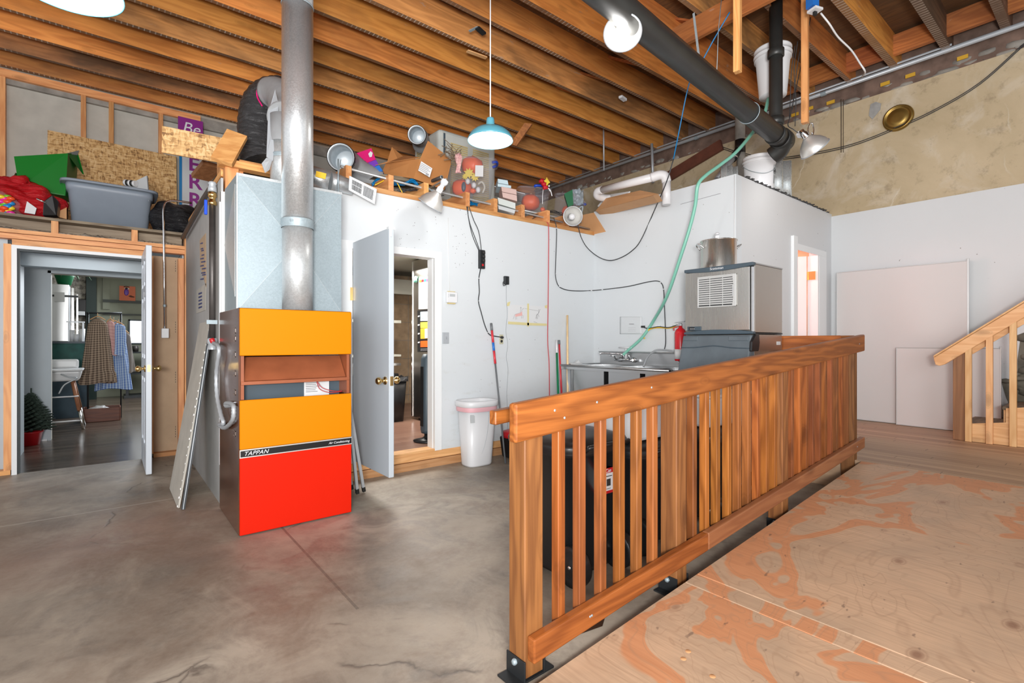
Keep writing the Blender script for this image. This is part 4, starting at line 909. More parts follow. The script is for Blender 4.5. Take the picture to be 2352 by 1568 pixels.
# ================================================================== LAMPS
def pendant(c, r, label, ceiling=4.35, e=9):
    c = Vector(c); t = T('pendant_lamp', label, 'lamp', c, 'teal metal pendant lamps')
    B().lathe([(.020, .185), (.03, .18), (.032, .165), (.036, .11), (.038, .105), (r * .42, .098), (r * .68, .083), (r * .88, .052), (r * .985, .016), (r, 0), (r * .985, 0.002), (r * .86, .046), (r * .66, .075), (r * .4, .09), (.03, .094), (.012, .10), (.0, .10)], c, seg=48).out('shade', 'teal', t)
    B().lathe([(r * .975, .003), (r * .855, .044), (r * .65, .072), (r * .4, .086), (.0, .092)], c, seg=48).out('shade_lining', 'shadein', t)
    B().lathe([(0, .005), (.03, .01), (.045, .035), (.04, .06), (.02, .09)], c, seg=20).out('bulb', 'bulb', t)
    B().tube([c + V(0, 0, .18), V(c.x, c.y, ceiling)], .0055, 8).out('cord', 'whitecord', t)
    lamp('POINT', 'pendant_light', c + V(0, 0, -.0), e, (1, .97, .93), .10)
pendant((2.372, 3.215, 2.80), .182, 'teal pendant lamp with a glowing white dish hanging in front of the loft')
c = ond(146, -32, 1.95); pendant(c, .19, 'nearest pendant lamp, only its glowing dish showing at the top left', e=9)
def worklight(c, axis, r, label, on=0, group='clamp work lights with metal reflectors', depth=.13):
    c = Vector(c); ax = Vector(axis).normalized(); t = T('work_light', label, 'work light', c, group)
    prof = [(r, 0), (r * .985, -.01), (r * .93, -.035), (r * .75, -.075), (r * .5, -.105), (.035, -depth), (.03, -depth - .01)]
    B().lathe(prof + [(.027, -depth), (r * .48, -.10), (r * .73, -.071), (r * .91, -.033), (r * .965, -.008), (r * .97, 0.001), (r * .99, .002), (r, 0)], c, ax, 36).out('reflector', 'alum', t)
    B().lathe([(r - .002, .004), (r + .004, .004), (r + .006, 0), (r + .004, -.005), (r - .001, -.005)], c, ax, 40).out('rolled_rim', 'greypaint', t)
    B().lathe([(.028, -depth - .01), (.028, -depth - .05), (.02, -depth - .06), (.02, -depth - .085), (0, -depth - .085)], c, ax, 16).out('socket', 'chrome' if on else 'whitepl', t)
    B().lathe([(0, -.015), (.028, -.03), (.036, -.055), (.024, -.09), (.014, -.115)], c, ax, 16).out('bulb', 'bulb' if on else 'whitepl', t)
    if on: lamp('POINT', 'work_light_glow', c + ax * .01, on, (1, .98, .96), .06)
    return t, c, ax
t, c, ax = worklight(ond(1430, 76, 2.92), V(0, 0, -1) * .62 + (V(0, 0, CAMH) - ond(1430, 76, 2.92)).normalized() * .75, .106, 'glowing clamp light hanging by wires near the black drain pipe', 4)
b = B().tube([c + V(0, 0, .09), ond(1437, 10, 2.95), ond(1441, -30, 2.98)], .006, 6).tube([ond(1424, 25, 2.95), ond(1432, -20, 2.98), ], .004, 6).tube([ond(1448, 25, 2.95), ond(1458, -4, 2.98)], .004, 6)
b.tube(bez([ond(1437, 14, 2.93), ond(1431, 22, 2.93), ond(1438, 34, 2.93), ond(1443, 26, 2.93), ond(1439, 14, 2.93)]), .005, 6).out('wire_hanger', 'chrome', t)
B().tube([ond(1441, -30, 2.98), V(*(ond(1441, -30, 2.98).xy), 4.4)], .004, 6).out('hanging_wire', 'galv', t)
t, c, ax = worklight(ond(1872, 342, 4.55), (.62, -.30, -.72), .125, 'glowing clamp light hanging from a wooden batten in front of the plaster wall', 7)
b = B().tube(bez([ond(1861, 283, 4.55), ond(1856, 296, 4.55), ond(1859, 312, 4.55), ond(1865, 318, 4.55), ond(1869, 300, 4.55), ond(1866, 284, 4.55), ond(1861, 283, 4.55)]), .005, 6).tube([ond(1865, 304, 4.55), ond(1866, 318, 4.6)], .006, 6); b.out('wire_hook', 'chrome', t)
B().obox(ond(1838, 309, 4.6), .045, .045, .04, (.4, .4, 0)).out('plug', 'whitepl', t)
B().tube(bez([ond(1838, 309, 4.6), ond(1822, 297, 4.6), ond(1810, 288, 4.65), ond(1815, 265, 4.7), ond(1840, 150, 4.8), ond(1862, 40, 4.9)]), .004, 6).out('lamp_cord', 'blackcord', t)
t, c, ax = worklight(ond(988, 472, 4.46), (-.30, .50, -.80), .115, 'unlit clamp light hanging in front of the white wall, casting a round shadow')
B().lathe([(.0, -.27), (.03, -.26), (.035, -.235), (.022, -.21), (0, -.2)], c, ax, 14).out('socket_cap', 'whitepl', t)
B().tube([c - ax * .20, c - ax * .27, ony(985, 433, 4.25)], .008, 6).tube([ond(985, 432, 4.55), ond(1012, 452, 4.55)], .008, 6).out('clamp', 'galv', t)
t, c, ax = worklight(ond(1316, 496, 5.55), (-.55, -.80, -.1), .105, 'unlit clamp light at the right end of the loft facing the room')
B().tube(bez([ond(1327, 480, 5.6), ond(1338, 474, 5.62), ond(1336, 490, 5.62)]), .008, 6).out('clamp', 'galv', t)
for k, (px, top_, bot, lbl) in enumerate(((1849, 25, 283, 'longer wooden batten hanging from a joist, the lit clamp light on its end'), (1694, -30, 166, 'shorter wooden batten hanging from the ceiling beside the black drain pipe'))):
    D = (4.62, 3.95)[k]; p1 = ond(px, bot, D)
    o = B().obox((p1.x, p1.y, (p1.z + 4.5) / 2), .055, .055 if k == 0 else .05, 4.5 - p1.z, (0, 0, R(8))).out('hanging_batten', 'pinez', bevel=.002); tag(o, lbl, 'batten', 'wooden battens hanging from the joists')
# ================================================================== CEILING PIPES, HOSE, BUCKETS, CABLES
t = T('drain_pipe', 'big black plastic drain pipe hanging diagonally below the joists', 'pipe', (4.9, 2.1, 3.1))
pe = ond(1792, 318, 4.72); ps = ond(1340, -50, 2.62); dd = (pe - ps).normalized()
B().tube([ps - dd * 1.2, ps, pe], .083, 28).out('main_pipe', 'abs', t)
B().lathe([(.084, 0), (.092, .004), (.092, .07), (.084, .075)], pe - dd * .16, dd, 28).out('hub', 'abs', t)
e0 = ond(1806, 330, 4.78)
B().lathe([(.084, 0), (.10, .01), (.10, .12), (.088, .13), (.088, .16), (.05, .165), (0, .165)], pe - dd * .02, dd, 28).out('end_fitting', 'abs', t)
B().lathe([(.02, .16), (.02, .19), (0, .19)], pe - dd * .02, dd, 6).out('cleanout_plug_nut', 'abs', t)
B().tube(bez([ond(1800, 322, 4.74), ond(1790, 345, 4.8), ond(1775, 358, 4.85)]), .085, 24).out('lower_elbow', 'abs', t)
vp = ond(1782, 300, 4.72)
B().tube([ond(1776, 292, 4.72), ond(1782, 288, 4.72), V(vp.x, vp.y, 3.35), V(vp.x, vp.y, 4.5)], .058, 24).out('vertical_pipe', 'abs', t)
for z in (3.24, 3.88): B().lathe([(.06, 0), (.072, .006), (.072, .07), (.06, .076)], (vp.x, vp.y, z), (0, 0, 1), 24).out('coupling', 'abs', t)
s1 = ond(1637, 213, 3.9)
ring = [ps.lerp(pe, .745) + (Matrix.Rotation(a, 3, dd) @ dd.orthogonal().normalized()) * .0865 for a in [k * 2 * PI / 24 for k in range(25)]]
B().tube(ring, .004, 5).tube([ring[0] + V(0, 0, .02), ond(1645, 200, 4.05), ond(1650, 70, 4.1), ond(1658, -10, 4.2)], .0035, 5).out('hanger_strap', 'galv', t)
b = B(); a_, b__ = ond(1593, 30, 3.9), ond(1610, 170, 3.8); b.beam(a_, b__, .018, .002, (1, 0, 0)); b.out('perforated_strap', 'galv', t)
# conduit along far wall
t = T('steel_conduit', 'long steel conduit running along the top of the far plaster wall', 'conduit', (7.02, 4, 4.33))
B().tube([V(7.03, -1.0, 4.335), V(7.03, 7.9, 4.335)], .026, 12).out('steel_tube', 'greypaint', t)
B().tube([V(6.98, 1.2, 4.36), V(6.98, 7.9, 4.37)], .012, 8).out('thin_tube', 'greypaint', t)
for px in (1892, 1600): q = onx(px, 784 - 3.13 * F / (7.03 / ray(px, 0).x), 7.03); B().lathe([(.03, -.03), (.03, .03)], q, (0, 1, 0), 12).out('coupling', 'galv', t)
tag(B().tube([ond(1497, 330, 7.9), ond(1500, 420, 7.9)], .022, 10).tube([ond(1386, 235, 7.9), ond(1387, 392, 7.9)], .012, 8).out('thin_drop_conduit', 'greypaint'), 'thin vertical conduits dropping from the ceiling left of the white plastic pipe', 'conduit')
tag(B().beam(onx(1532, 408, 7.09), onx(1658, 332, 7.09), .05, .16).out('dark_red_plank', 'beam'), 'dark red painted plank fixed diagonally across the plaster wall', 'plank')
# overhead white pails
def pail(c, axis, r0, r1, h, label, bail=True):
    c = Vector(c); ax = Vector(axis).normalized(); t = T('plastic_pail', label, 'pail', c)
    B().lathe([(0, 0), (r0, 0), (r0 + .002, .01), (r0 + (r1 - r0) * .78, h * .78), (r1 + .006, h * .785), (r1 + .006, h * .80), (r1 + .001, h * .81), (r1 + .003, h * .86), (r1 + .012, h * .865), (r1 + .012, h * .885), (r1, h * .89), (r1 + .003, h * .97), (r1 + .008, h * .975), (r1 + .008, h), (r1 - .003, h), (r0 - .003, .02), (0, .02)], c, ax, 40).out('body', 'whitepl', t)
    return t
t = pail((5.50, 2.54, 2.812), (0, 0, 1), .140, .157, .38, 'white lidless pail with a wire bail standing on the booth roof')
c0 = V(5.50, 2.54, 2.812)
B().tube(bez([c0 + V(-.10, .125, .29), c0 + V(-.17, .0, .2), c0 + V(-.125, -.12, .16), c0 + V(.0, -.165, .22), c0 + V(.11, -.12, .30)]), .003, 6).out('wire_bail', 'galv', t)
q0, q1 = ond(1781, 392, 5.4), 0
lb = B(); vdir = V(-.66, -.75, 0)
for a, z0, z1, m_ in ((0, .05, .27, 'greypaint'),):
    pts = []
aa = math.atan2(-.95, .10)
def onpail(a, z, o=.0015): r = .1425 + .0135 * z / .30 + o; return c0 + V(math.cos(a) * r, math.sin(a) * r, z)
B().prism([onpail(aa - .10, .07), onpail(aa + .10, .07), onpail(aa + .10, .27), onpail(aa - .10, .27)], (0, -.001, 0)).out('warning_label', 'shaker', t)
b = B()
for k in range(9): b.prism([onpail(aa - .08, .08 + k * .009, .003), onpail(aa + .06, .08 + k * .009, .003), onpail(aa + .06, .083 + k * .009, .003), onpail(aa - .08, .083 + k * .009, .003)], (0, -.001, 0))
cc = onpail(aa, .205, .004)
b.tube([cc + V(math.cos(k * PI / 8) * .022, -.001, math.sin(k * PI / 8) * .03) for k in range(17)], .002, 5).ball(cc + V(0, 0, -.002), .011, 1, (1, .2, 1.4)).beam(cc + V(-.014, -.002, -.02), cc + V(.014, -.002, .02), .003, .002)
b.out('label_print', 'ink', t)
tp_ = ond(1775, 138, 5.05); bt_ = ond(1762, 222, 5.05)
t = pail((tp_.x, tp_.y, bt_.z), (0, 0, 1), .125, .165, tp_.z - bt_.z + .1, 'pale pail hung high under the joists behind the black vertical pipe')
hz = bt_
# green hose
t = T('green_hose', 'pale green hose sweeping down from the hung pail to the sink faucet', 'hose', (4.6, 3, 1))
hp = [ond(1765, 226, 5.0), ond(1755, 262, 4.95), ond(1728, 305, 4.9), ond(1690, 350, 4.85), ond(1655, 378, 4.8), ond(1622, 402, 4.72), ond(1603, 425, 4.70), ond(1597, 470, 4.76), ond(1585, 520, 4.83), ond(1563, 590, 4.93), ond(1532, 680, 5.12), onx(1502, 735, 4.66), onx(1474, 776, 4.64), onx(1444, 803, 4.60), onx(1431, 815, 4.58)]
B().tube(bez(hp, 6), .0165, 12).out('hose_tube', 'hose', t)
t = T('drooping_cable', 'thin blue cord drooping from the joists down across the sink wall', 'cable', (4.6, 3, 2))
up_ = [ond(1676, 28, 4.2), ond(1640, 90, 4.3), ond(1602, 160, 4.4), ond(1582, 195, 4.45), ond(1560, 300, 4.6), ond(1547, 365, 4.75)]
B().tube(bez(up_, 5), .0055, 6).out('blue_run', 'bluecable', t)
lo_ = [ond(1547, 365, 4.75), ond(1530, 420, 4.85), onx(1500, 490, 4.66), onx(1471, 553, 4.66), onx(1450, 577, 4.64), onx(1425, 592, 4.60), onx(1400, 598, 4.54), ony(1375, 590, 4.04), ony(1350, 570, 4.10), ony(1335, 545, 4.15), ony(1326, 512, 4.12)]
B().tube(bez(lo_, 5), .0055, 6).out('dark_run', 'blackcord', t)
# junction with blue box on the joist, white cable
t = T('outlet_box', 'bright blue outlet box with a white cover fixed to a joist', 'outlet', ond(1868, 20, 4.3))
B().obox(ond(1866, 5, 4.32), .07, .07, .10, (0, 0, R(-20))).out('blue_box', 'bluepr', t)
B().obox(ond(1872, 24, 4.3), .085, .085, .02, (0, 0, R(-20))).out('white_cover', 'whitepl', t)
B().obox(ond(1872, 31, 4.3), .03, .02, .03, (0, 0, R(-20))).out('plug', 'blackrub', t)
tag(B().tube(bez([ond(1885, 30, 4.4), ond(1905, 55, 4.4), ond(1925, 85, 4.5), ond(1955, 115, 4.6), ond(1975, 145, 4.7), ond(1987, 165, 4.75), ond(1980, 176, 5.2)], 6), .008, 6).out('white_cable', 'whitecord'), 'white cable looping from the blue outlet box along the dark joists', 'cable')
b = B()
for k, (x0, x1) in enumerate(((1832, 1828), (1826, 1815), (1838, 1822))): b.tube(bez([ond(x0, 95 + 10 * k, 4.75), ond(x0 - 8, 160, 4.8), ond(x1, 230, 4.9), ond(x1 - 2, 290 - 20 * k, 5.0)]), .004, 5)
tag(b.out('thin_wires', 'blackcord'), 'bundle of thin dark wires hanging beside the long wooden batten', 'wires', kind='stuff')
# sagging cable over the plaster wall
pts = [(2352, 100), (2250, 190), (2150, 250), (2063, 290), (1960, 330), (1860, 352), (1780, 362), (1700, 350), (1640, 330)]
for k, o in enumerate((0, 4)):
    b = B().tube(bez([onx(x, y + o, 7.10) for x, y in pts], 6), .005, 5)
    tag(b.out('sagging_cable', 'blackcord'), ('upper' if k == 0 else 'lower') + ' of the twin dark cables sagging across the plaster wall', 'cable', 'twin cables on the plaster wall')
# white plastic pipe on the booth roof
t = T('white_plastic_pipe', 'white plastic pipe with elbows lying over the top of the sink wall', 'pipe', (5, 3.8, 2.8))
B().tube([ond(1375, 438, 5.9), ond(1500, 407, 5.2)], .042, 18).out('horizontal_pipe', 'pvc', t)
B().tube(bez([ond(1496, 408, 5.21), ond(1515, 402, 5.17), ond(1527, 405, 5.15), ond(1531, 418, 5.15)], 5), .048, 18).out('elbow', 'pvc', t)
B().tube([ond(1531, 416, 5.15), ond(1531, 470, 5.15)], .042, 18).out('drop_pipe', 'pvc', t)
B().tube(bez([ond(1384, 436, 5.85), ond(1373, 440, 5.9), ond(1373, 450, 5.95), ond(1390, 455, 6.0), ond(1402, 455, 6.0)], 5), .046, 18).out('end_elbow', 'pvc', t)
tag(B().prism([ond(1368, 484, 5.95), ond(1392, 455, 5.95), ond(1470, 437, 5.4), ond(1512, 445, 4.95), ond(1500, 449, 4.95)], (.25, .12, .0)).out('plywood_flap', 'cardlight'), 'orange cardboard flap lying over the top edge of the sink wall', 'board')
b = B()
g0, g1 = ond(1372, 473, 6.35), ond(1385, 452, 6.5)
for k in range(10): b.beam(ond(1374 + k * 2.2, 473 - k * 2.6, 6.2), ond(1432 + k * 1.6, 456 - k * 1.6, 5.7), .012, .022)
tag(b.out('corrugated_sheet', 'trim'), 'white corrugated sheet stacked beneath the white plastic pipe', 'sheet')
tag(B().prism([(4.685, 4.0, 2.53), (4.685, 4.19, 2.53), (4.685, 5.2, 2.56), (4.685, 5.2, 2.84), (4.685, 4.19, 2.8)], (.01, 0, 0)).out('side_board', 'cardlight'), 'orange plywood board closing the loft beside the sink wall top', 'board')
# corrugated metal around the pail, vent pipes behind
def corr(p0, p1, z0, z1, n, label):
    p0, p1 = Vector(p0), Vector(p1); d = p1 - p0; nr = Vector((-d.y, d.x, 0)).normalized()
    o = B().sheet(lambda u, v: p0 + d * u + nr * .025 * math.sin(u * n * 2 * PI) + V(0, 0, z0 + (z1 - z0) * v), n * 10, 2).out('corrugated_metal', 'corr', solid=.002)
    tag(o, label, 'sheet metal', 'corrugated metal pieces on the booth roof')
corr((5.80, 2.52, 0), (6.12, 2.46, 0), 2.815, 3.27, 2, 'shiny corrugated metal sheet standing right of the white pail')
corr((5.18, 2.80, 0), (5.42, 2.74, 0), 2.812, 3.13, 3, 'short corrugated metal piece standing left of the white pail')
t = T('vent_pipe', 'pale pipe with a black rubber joint against the plaster wall behind the hose', 'pipe', ond(1700, 350, 6.6))
B().tube([V(*ond(1700, 290, 6.6).xy, 4.4), ond(1700, 330, 6.6)], .062, 18).out('upper_pipe', 'mortar', t)
B().tube([ond(1700, 322, 6.6), ond(1700, 352, 6.6)], .066, 18).tube([ond(1698, 342, 6.6), ond(1682, 366, 6.55)], .05, 16).out('rubber_joint', 'black', t)
B().tube([ond(1684, 362, 6.55), ond(1647, 412, 6.45)], .04, 14).out('grey_branch', 'greypaint', t)
B().tube([ond(1702, 350, 6.6), V(*ond(1702, 400, 6.6).xy, 2.802)], .055, 16).out('lower_pipe', 'mortar', t)
B().lathe([(.053, 0), (.058, .005), (.058, .012), (.053, .017)], ond(1684, 360, 6.55), (-.2, 0, -1), 14).out('hose_clamp', 'chrome', t)

# ================================================================== THINGS ON THE WHITE WALL
WF = WY - .001
t = T('power_strip', 'black power strip hung upright on the white wall', 'power strip', ony(1103, 600, WF))
a_, b_ = ony(1098, 574, WF), ony(1110, 618, WF)
B().box(a_.x, b_.x, WF - .035, WF, b_.z, a_.z).out('housing', 'blackmet', t, bevel=.003)
b = B()
for k in range(3): b.obox(((a_.x + b_.x) / 2 + .004, WF - .045, a_.z - .03 - k * .04), .028, .03, .026)
b.out('plug', 'blackrub', t, bevel=.003)
B().obox(((a_.x + b_.x) / 2, WF - .037, b_.z + .035), .02, .008, .022).out('red_switch', 'redpl', t)
for k, (xs, sh) in enumerate((((1074, 474), (1076, 500), (1086, 545), (1100, 576)), ((1076, 475), (1080, 505), (1092, 550), (1102, 580)), ((1078, 474), (1090, 510), (1100, 535), (1107, 560), (1107, 585))) if False else ()): pass
cs = [[(1074, 474), (1076, 500), (1085, 540), (1100, 576)], [(1072, 474), (1079, 512), (1092, 548), (1103, 578)], [(1077, 474), (1088, 505), (1099, 530), (1104, 560), (1106, 590)]]
for k, pp in enumerate(cs):
    B().tube(bez([ony(x, y, WF - .006 - .01 * (k == 2)) for x, y in pp], 6), .0042, 6).out('lead', 'blackcord', t)
B().tube(bez([ony(x, y, WF - .006) for x, y in ((1104, 617), (1100, 640), (1101, 670), (1099, 692), (1106, 720), (1113, 745), (1121, 764), (1128, 770), (1138, 772), (1150, 774))], 6), .0055, 6).out('supply_lead', 'blackcord', t)
b = B()
for x, y in ((1100, 639), (1100, 691), (1121, 763)): b.obox(ony(x, y, WF - .006), .018, .014, .006)
b.out('cable_clips', 'whitepl', t)
t = T('wall_outlet', 'ivory double wall outlet with a black plug, behind the red-handled pole', 'outlet', ony(1150, 780, WF))
c = ony(1151, 779, WF)
B().box(c.x - .026, c.x + .026, WF - .006, WF, c.z - .05, c.z + .05).out('cover_plate', plain('ivory_plastic', (.50, .47, .33), .4), t, bevel=.002)
B().lathe([(0, .004), (.014, .004), (.014, 0)], c + V(0, -.006, -.02), (0, -1, 0), 16).out('receptacle', 'blackmet', t)
B().lathe([(0, .024), (.012, .024), (.014, 0)], c + V(0, -.006, .02), (0, -1, 0), 16).out('plug', 'blackrub', t)
t = T('thermostat', 'small white thermostat with a grey display by the kitchen door', 'thermostat', ony(1035, 683, WF))
a_, b_ = ony(1023, 670, WF), ony(1047, 696, WF)
B().box(a_.x, b_.x, WF - .03, WF, b_.z, a_.z).out('case', 'whitepl', t, bevel=.004)
B().box(a_.x + .03, b_.x - .028, WF - .032, WF - .029, a_.z - .045, a_.z - .02).out('display', 'shaker', t)
B().box(a_.x + .02, b_.x - .02, WF - .026, WF - .0, b_.z - .012, b_.z - .001).box(a_.x + .02, b_.x - .02, WF - .02, WF, a_.z + .001, a_.z + .008).out('bracket', 'rust', t)
b = B()
for k in range(3): b.box(a_.x + .012, a_.x + .02, WF - .032, WF - .029, a_.z - .028 - k * .012, a_.z - .022 - k * .012)
b.out('buttons', 'greypaint', t)
tag(B().tube([ony(1029, 500, WF), ony(1030, 600, WF), ony(1033, 669, WF)], .0025, 5).out('thermostat_wire', 'whitecord'), 'thin white wire running up the wall from the thermostat', 'wire')
t = T('light_switch', 'grey metal switch plate below the thermostat', 'light switch', ony(1022, 776, WF))
a_, b_ = ony(1016, 763, WF), ony(1030, 789, WF)
B().box(a_.x, b_.x, WF - .012, WF, b_.z, a_.z).out('switch_plate', 'greypaint', t, bevel=.002)
B().obox(((a_.x + b_.x) / 2, WF - .018, (a_.z + b_.z) / 2), .008, .014, .02, (.4, 0, 0)).out('toggle', 'greycord', t)
t = T('black_wall_adapter', 'small black adapter plugged high on the white wall with a thin grey wire', 'adapter', ony(1160, 645, WF))
a_, b_ = ony(1156, 634, WF), ony(1166, 654, WF)
B().box(a_.x, b_.x, WF - .03, WF, b_.z, a_.z).out('adapter_body', 'blackmet', t, bevel=.004)
B().tube(bez([ony(x, y, WF - .012) for x, y in ((1163, 653), (1157, 656), (1155, 650), (1157, 646))], 5), .004, 6).out('short_loop', 'blackcord', t)
B().tube(bez([ony(x, y, WF - .004) for x, y in ((1163, 654), (1163, 690), (1165, 720), (1162, 760), (1166, 790), (1163, 820), (1167, 850), (1164, 900), (1166, 960), (1165, 1000))], 6), .0024, 5).out('grey_wire', 'greycord', t)
tag(B().tube(bez([ony(x, y, WF - .006) for x, y in ((1256, 510), (1260, 522), (1260, 600), (1259, 700), (1258, 780), (1261, 830), (1262, 880), (1262, 960))], 6), .0055, 6).out('red_extension_cord', 'redcord'), 'red cord hanging straight down the white wall from the loft', 'cord')
t = T('black_cable', 'black cable clipped down the white wall and around onto the sink wall', 'cable', ony(1278, 600, WF))
SX = 4.688
pp = [ony(x, y, WF - .006) for x, y in ((1272, 500), (1278, 522), (1278, 560), (1276, 610), (1276, 635), (1282, 655), (1293, 663), (1310, 667), (1335, 668), (1358, 667))] + [onx(x, y, SX - .006) for x, y in ((1384, 665), (1440, 658), (1485, 648), (1508, 645), (1519, 650), (1524, 664), (1526, 700), (1528, 750), (1529, 785), (1526, 803))]
B().tube(bez(pp, 6), .0052, 6).out('cable_run', 'blackcord', t)
b = B()
for x, y in ((1277, 629), (1285, 658), (1358, 667), (1278, 524)): b.obox(ony(x, y, WF - .008), .018, .016, .008)
for x, y in ((1384, 665), (1518, 648), (1524, 664)): b.obox(onx(x, y, SX - .008), .016, .018, .008)
b.out('cable_clips', 'whitepl', t)
# crayon drawings
def wallpaper_(pts, dy=.0): return [ony(x, y, WF - dy) for x, y in pts]
t = T('childs_drawing', 'crayon drawing of a pink long-necked animal taped to the wall, left of the pair', 'drawing', ony(1190, 720, WF))
B().prism(wallpaper_(((1167, 699), (1212, 701), (1212, 741), (1167, 738))), (0, -.0012, 0)).out('sheet_of_paper', 'paper', t)
def px5(x, y): return ony(1150 + x / 19.6, 680 + y / 19.6, WF - .002)
B().prism([px5(*q) for q in ((650, 820), (880, 760), (930, 700), (960, 700), (975, 870), (760, 910), (660, 930))], (0, -.0006, 0)).out('pink_body', 'inkpink', t)
b = B()
for seg in (((560, 1030), (630, 830), (700, 800), (880, 745)), ((660, 930), (665, 1060)), ((715, 930), (722, 1050)), ((930, 880), (932, 1000)), ((975, 860), (1010, 880), (995, 1000)), ((890, 740), (900, 560), (905, 480)), ((950, 700), (950, 610), (1050, 540)), ((870, 540), (910, 490), (940, 550))): b.tube([px5(*q) + V(0, -.001, 0) for q in seg], .0012, 4)
b.out('crayon_lines', 'inkgrey', t)
t = T('childs_drawing', 'pencil drawing of a small grey horned figure taped to the wall, right of the pair', 'drawing', ony(1230, 725, WF))
B().prism(wallpaper_(((1213, 701), (1256, 704), (1256, 744), (1213, 741))), (0, -.0012, 0)).out('sheet_of_paper', 'paper', t)
b = B()
for seg in (((1090, 550), (1280, 590), (1660, 655), (1730, 665)), ((1700, 580), (1730, 650), (1790, 590)), ((1740, 660), (1710, 760), (1620, 850), (1590, 960), (1560, 1010)), ((1720, 680), (1680, 800), (1640, 900), (1660, 1010)), ((1700, 830), (1720, 930)), ((1600, 900), (1625, 1040)), ((1640, 800), (1600, 880)), ((1500, 1130), (1510, 1180), (1550, 1150), (1580, 1190), (1640, 1190))): b.tube([px5(*q) + V(0, -.001, 0) for q in seg], .0014, 4)
b.out('pencil_lines', 'inkgrey', t)
b = B()
for q in (((1165, 695), (1172, 692), (1170, 702), (1164, 703)), ((1211, 697), (1215, 697), (1215, 750), (1211, 750)), ((1251, 702), (1257, 700), (1257, 708), (1252, 707)), ((1167, 738), (1212, 741), (1212, 747), (1167, 744)), ((1212, 741), (1256, 743), (1256, 748), (1212, 747))): b.prism(wallpaper_(q, .0035), (0, -.0006, 0))
tag(b.out('masking_tape', 'tape'), 'strips of yellowed masking tape holding the two crayon drawings', 'tape')
# notice near sink
t = T('wrinkled_notice', 'wrinkled white notice sheet taped above the sink', 'notice', onx(1450, 745, SX))
def nz(u, v):
    q = onx(1424 + 50 * u, 727 + 40 * v, SX - .002); q.x -= .006 * abs(noise.noise(V(u * 6, v * 6, 1))) + .001; return q
B().sheet(nz, 12, 10).out('sheet_of_paper', 'wallnote', t, solid=.0008)
words('Please wash', .018, 'notice_heading', 'ink', t, onx(1443, 746, SX - .009), (0, -1, 0), (0, 0, 1), .0003) if False else None
b = B().beam(onx(1445, 744, SX - .009), onx(1456, 744, SX - .009), .001, .008)
for k in range(3): b.beam(onx(1443, 752 + 4 * k, SX - .009), onx(1460, 752 + 4 * k, SX - .009), .0006, .0015)
b.out('typed_lines', 'inkgrey', t)

# ================================================================== POLES, WHITE BIN, RED CADDY
t = T('extension_pole', 'red and grey extension pole leaning across the wall outlet', 'pole', (3.3, 4.1, 0))
pt, pb = ony(1128, 742, 4.165), V(*ony(1161, 1040, 3.86).xy, 0.003); dd = pb - pt; L = dd.length
fr = lambda z: pt + dd * z
B().tube([fr(0), fr(.004)], .012, 12).tube([fr(.003), fr(.055)], .0135, 12).out('grip_end', 'greypole', t)
B().tube([fr(.055), fr(.145)], .0125, 12).out('red_section', 'redpole', t)
B().tube([fr(.145), fr(.205)], .0128, 12).out('printed_sleeve', 'bluepr', t)
B().tube([fr(.205), fr(.30)], .0125, 12).out('red_section', 'redpole', t)
B().tube([fr(.30), fr(1)], .009, 12).out('grey_shaft', 'greypole', t)
def pole(a, bpt, r, mat, label, parts=(), cat='broom handle'):
    t = T('broom_handle', label, cat, bpt)
    a, bpt = Vector(a), Vector(bpt)
    for f0, f1, m_, nm_, k in parts: B().tube([a.lerp(bpt, f0), a.lerp(bpt, f1)], r * k, 12).out(nm_, m_, t)
pole(ony(1278, 781, 4.16), (3.72, 3.80, .003), .012, 'greenpole', 'green and white broom handle leaning in the corner by the sink', ((0, .12, 'whitepl', 'white_tip', 1.0), (.12, 1, 'greenpole', 'green_shaft', 1)))
pole(ony(1284, 781, 4.17), (3.95, 3.97, .003), .011, 'redpole', 'red pole with a dark grip leaning between the green and the wooden handle', ((0, .04, 'greypole', 'dark_grip', 1.25), (.04, .6, 'redpole', 'red_shaft', 1), (.6, 1, 'greypole', 'grey_shaft', .95)))
pole(ony(1303, 724, 4.17), (3.88, 3.84, .003), .0125, 'wood2', 'tall bare wooden broom handle, the highest of the handles in the corner', ((0, 1, 'wood2', 'shaft', 1),))
t = T('white_waste_bin', 'tall white plastic waste bin lined with a clear bag against the white wall', 'waste bin', (2.78, 4.0, 0))
cx, cy = 2.80, 4.02
def rr(hw, hd, z, n=32, p=3.4, cx=cx, cy=cy, flat=False):
    o = []
    for k in range(n):
        a = 2 * PI * k / n; cs, sn = math.cos(a), math.sin(a)
        o.append(V(cx + hw * math.copysign(abs(cs) ** (2 / p), cs), cy + hd * math.copysign(abs(sn) ** (2 / p), sn), z))
    return o
def loft_rings(b, rings, cap0=True, cap1=False):
    vs_ = [[b.bm.verts.new(p) for p in r] for r in rings]
    for A_, B_ in zip(vs_, vs_[1:]):
        n = len(A_)
        for j in range(n): f = b.bm.faces.new((A_[j], A_[(j + 1) % n], B_[(j + 1) % n], B_[j])); f.smooth = True
    if cap0: b.bm.faces.new(vs_[0][::-1])
    if cap1: b.bm.faces.new(vs_[-1])
    return b
loft_rings(B(), [rr(.135, .10, .002), rr(.142, .106, .02), rr(.175, .138, .575), rr(.17, .133, .575), rr(.135, .10, .03)], True, True).out('body', 'whitepl', t)
def skew(r, k=.0): return [V(p.x, p.y, p.z) for p in r]
loft_rings(B(), [rr(.185, .148, .572), rr(.198, .160, .578), rr(.198, .160, .625), rr(.188, .15, .632), rr(.172, .135, .62), rr(.168, .13, .585)], False).out('rim', 'whitepl', t)
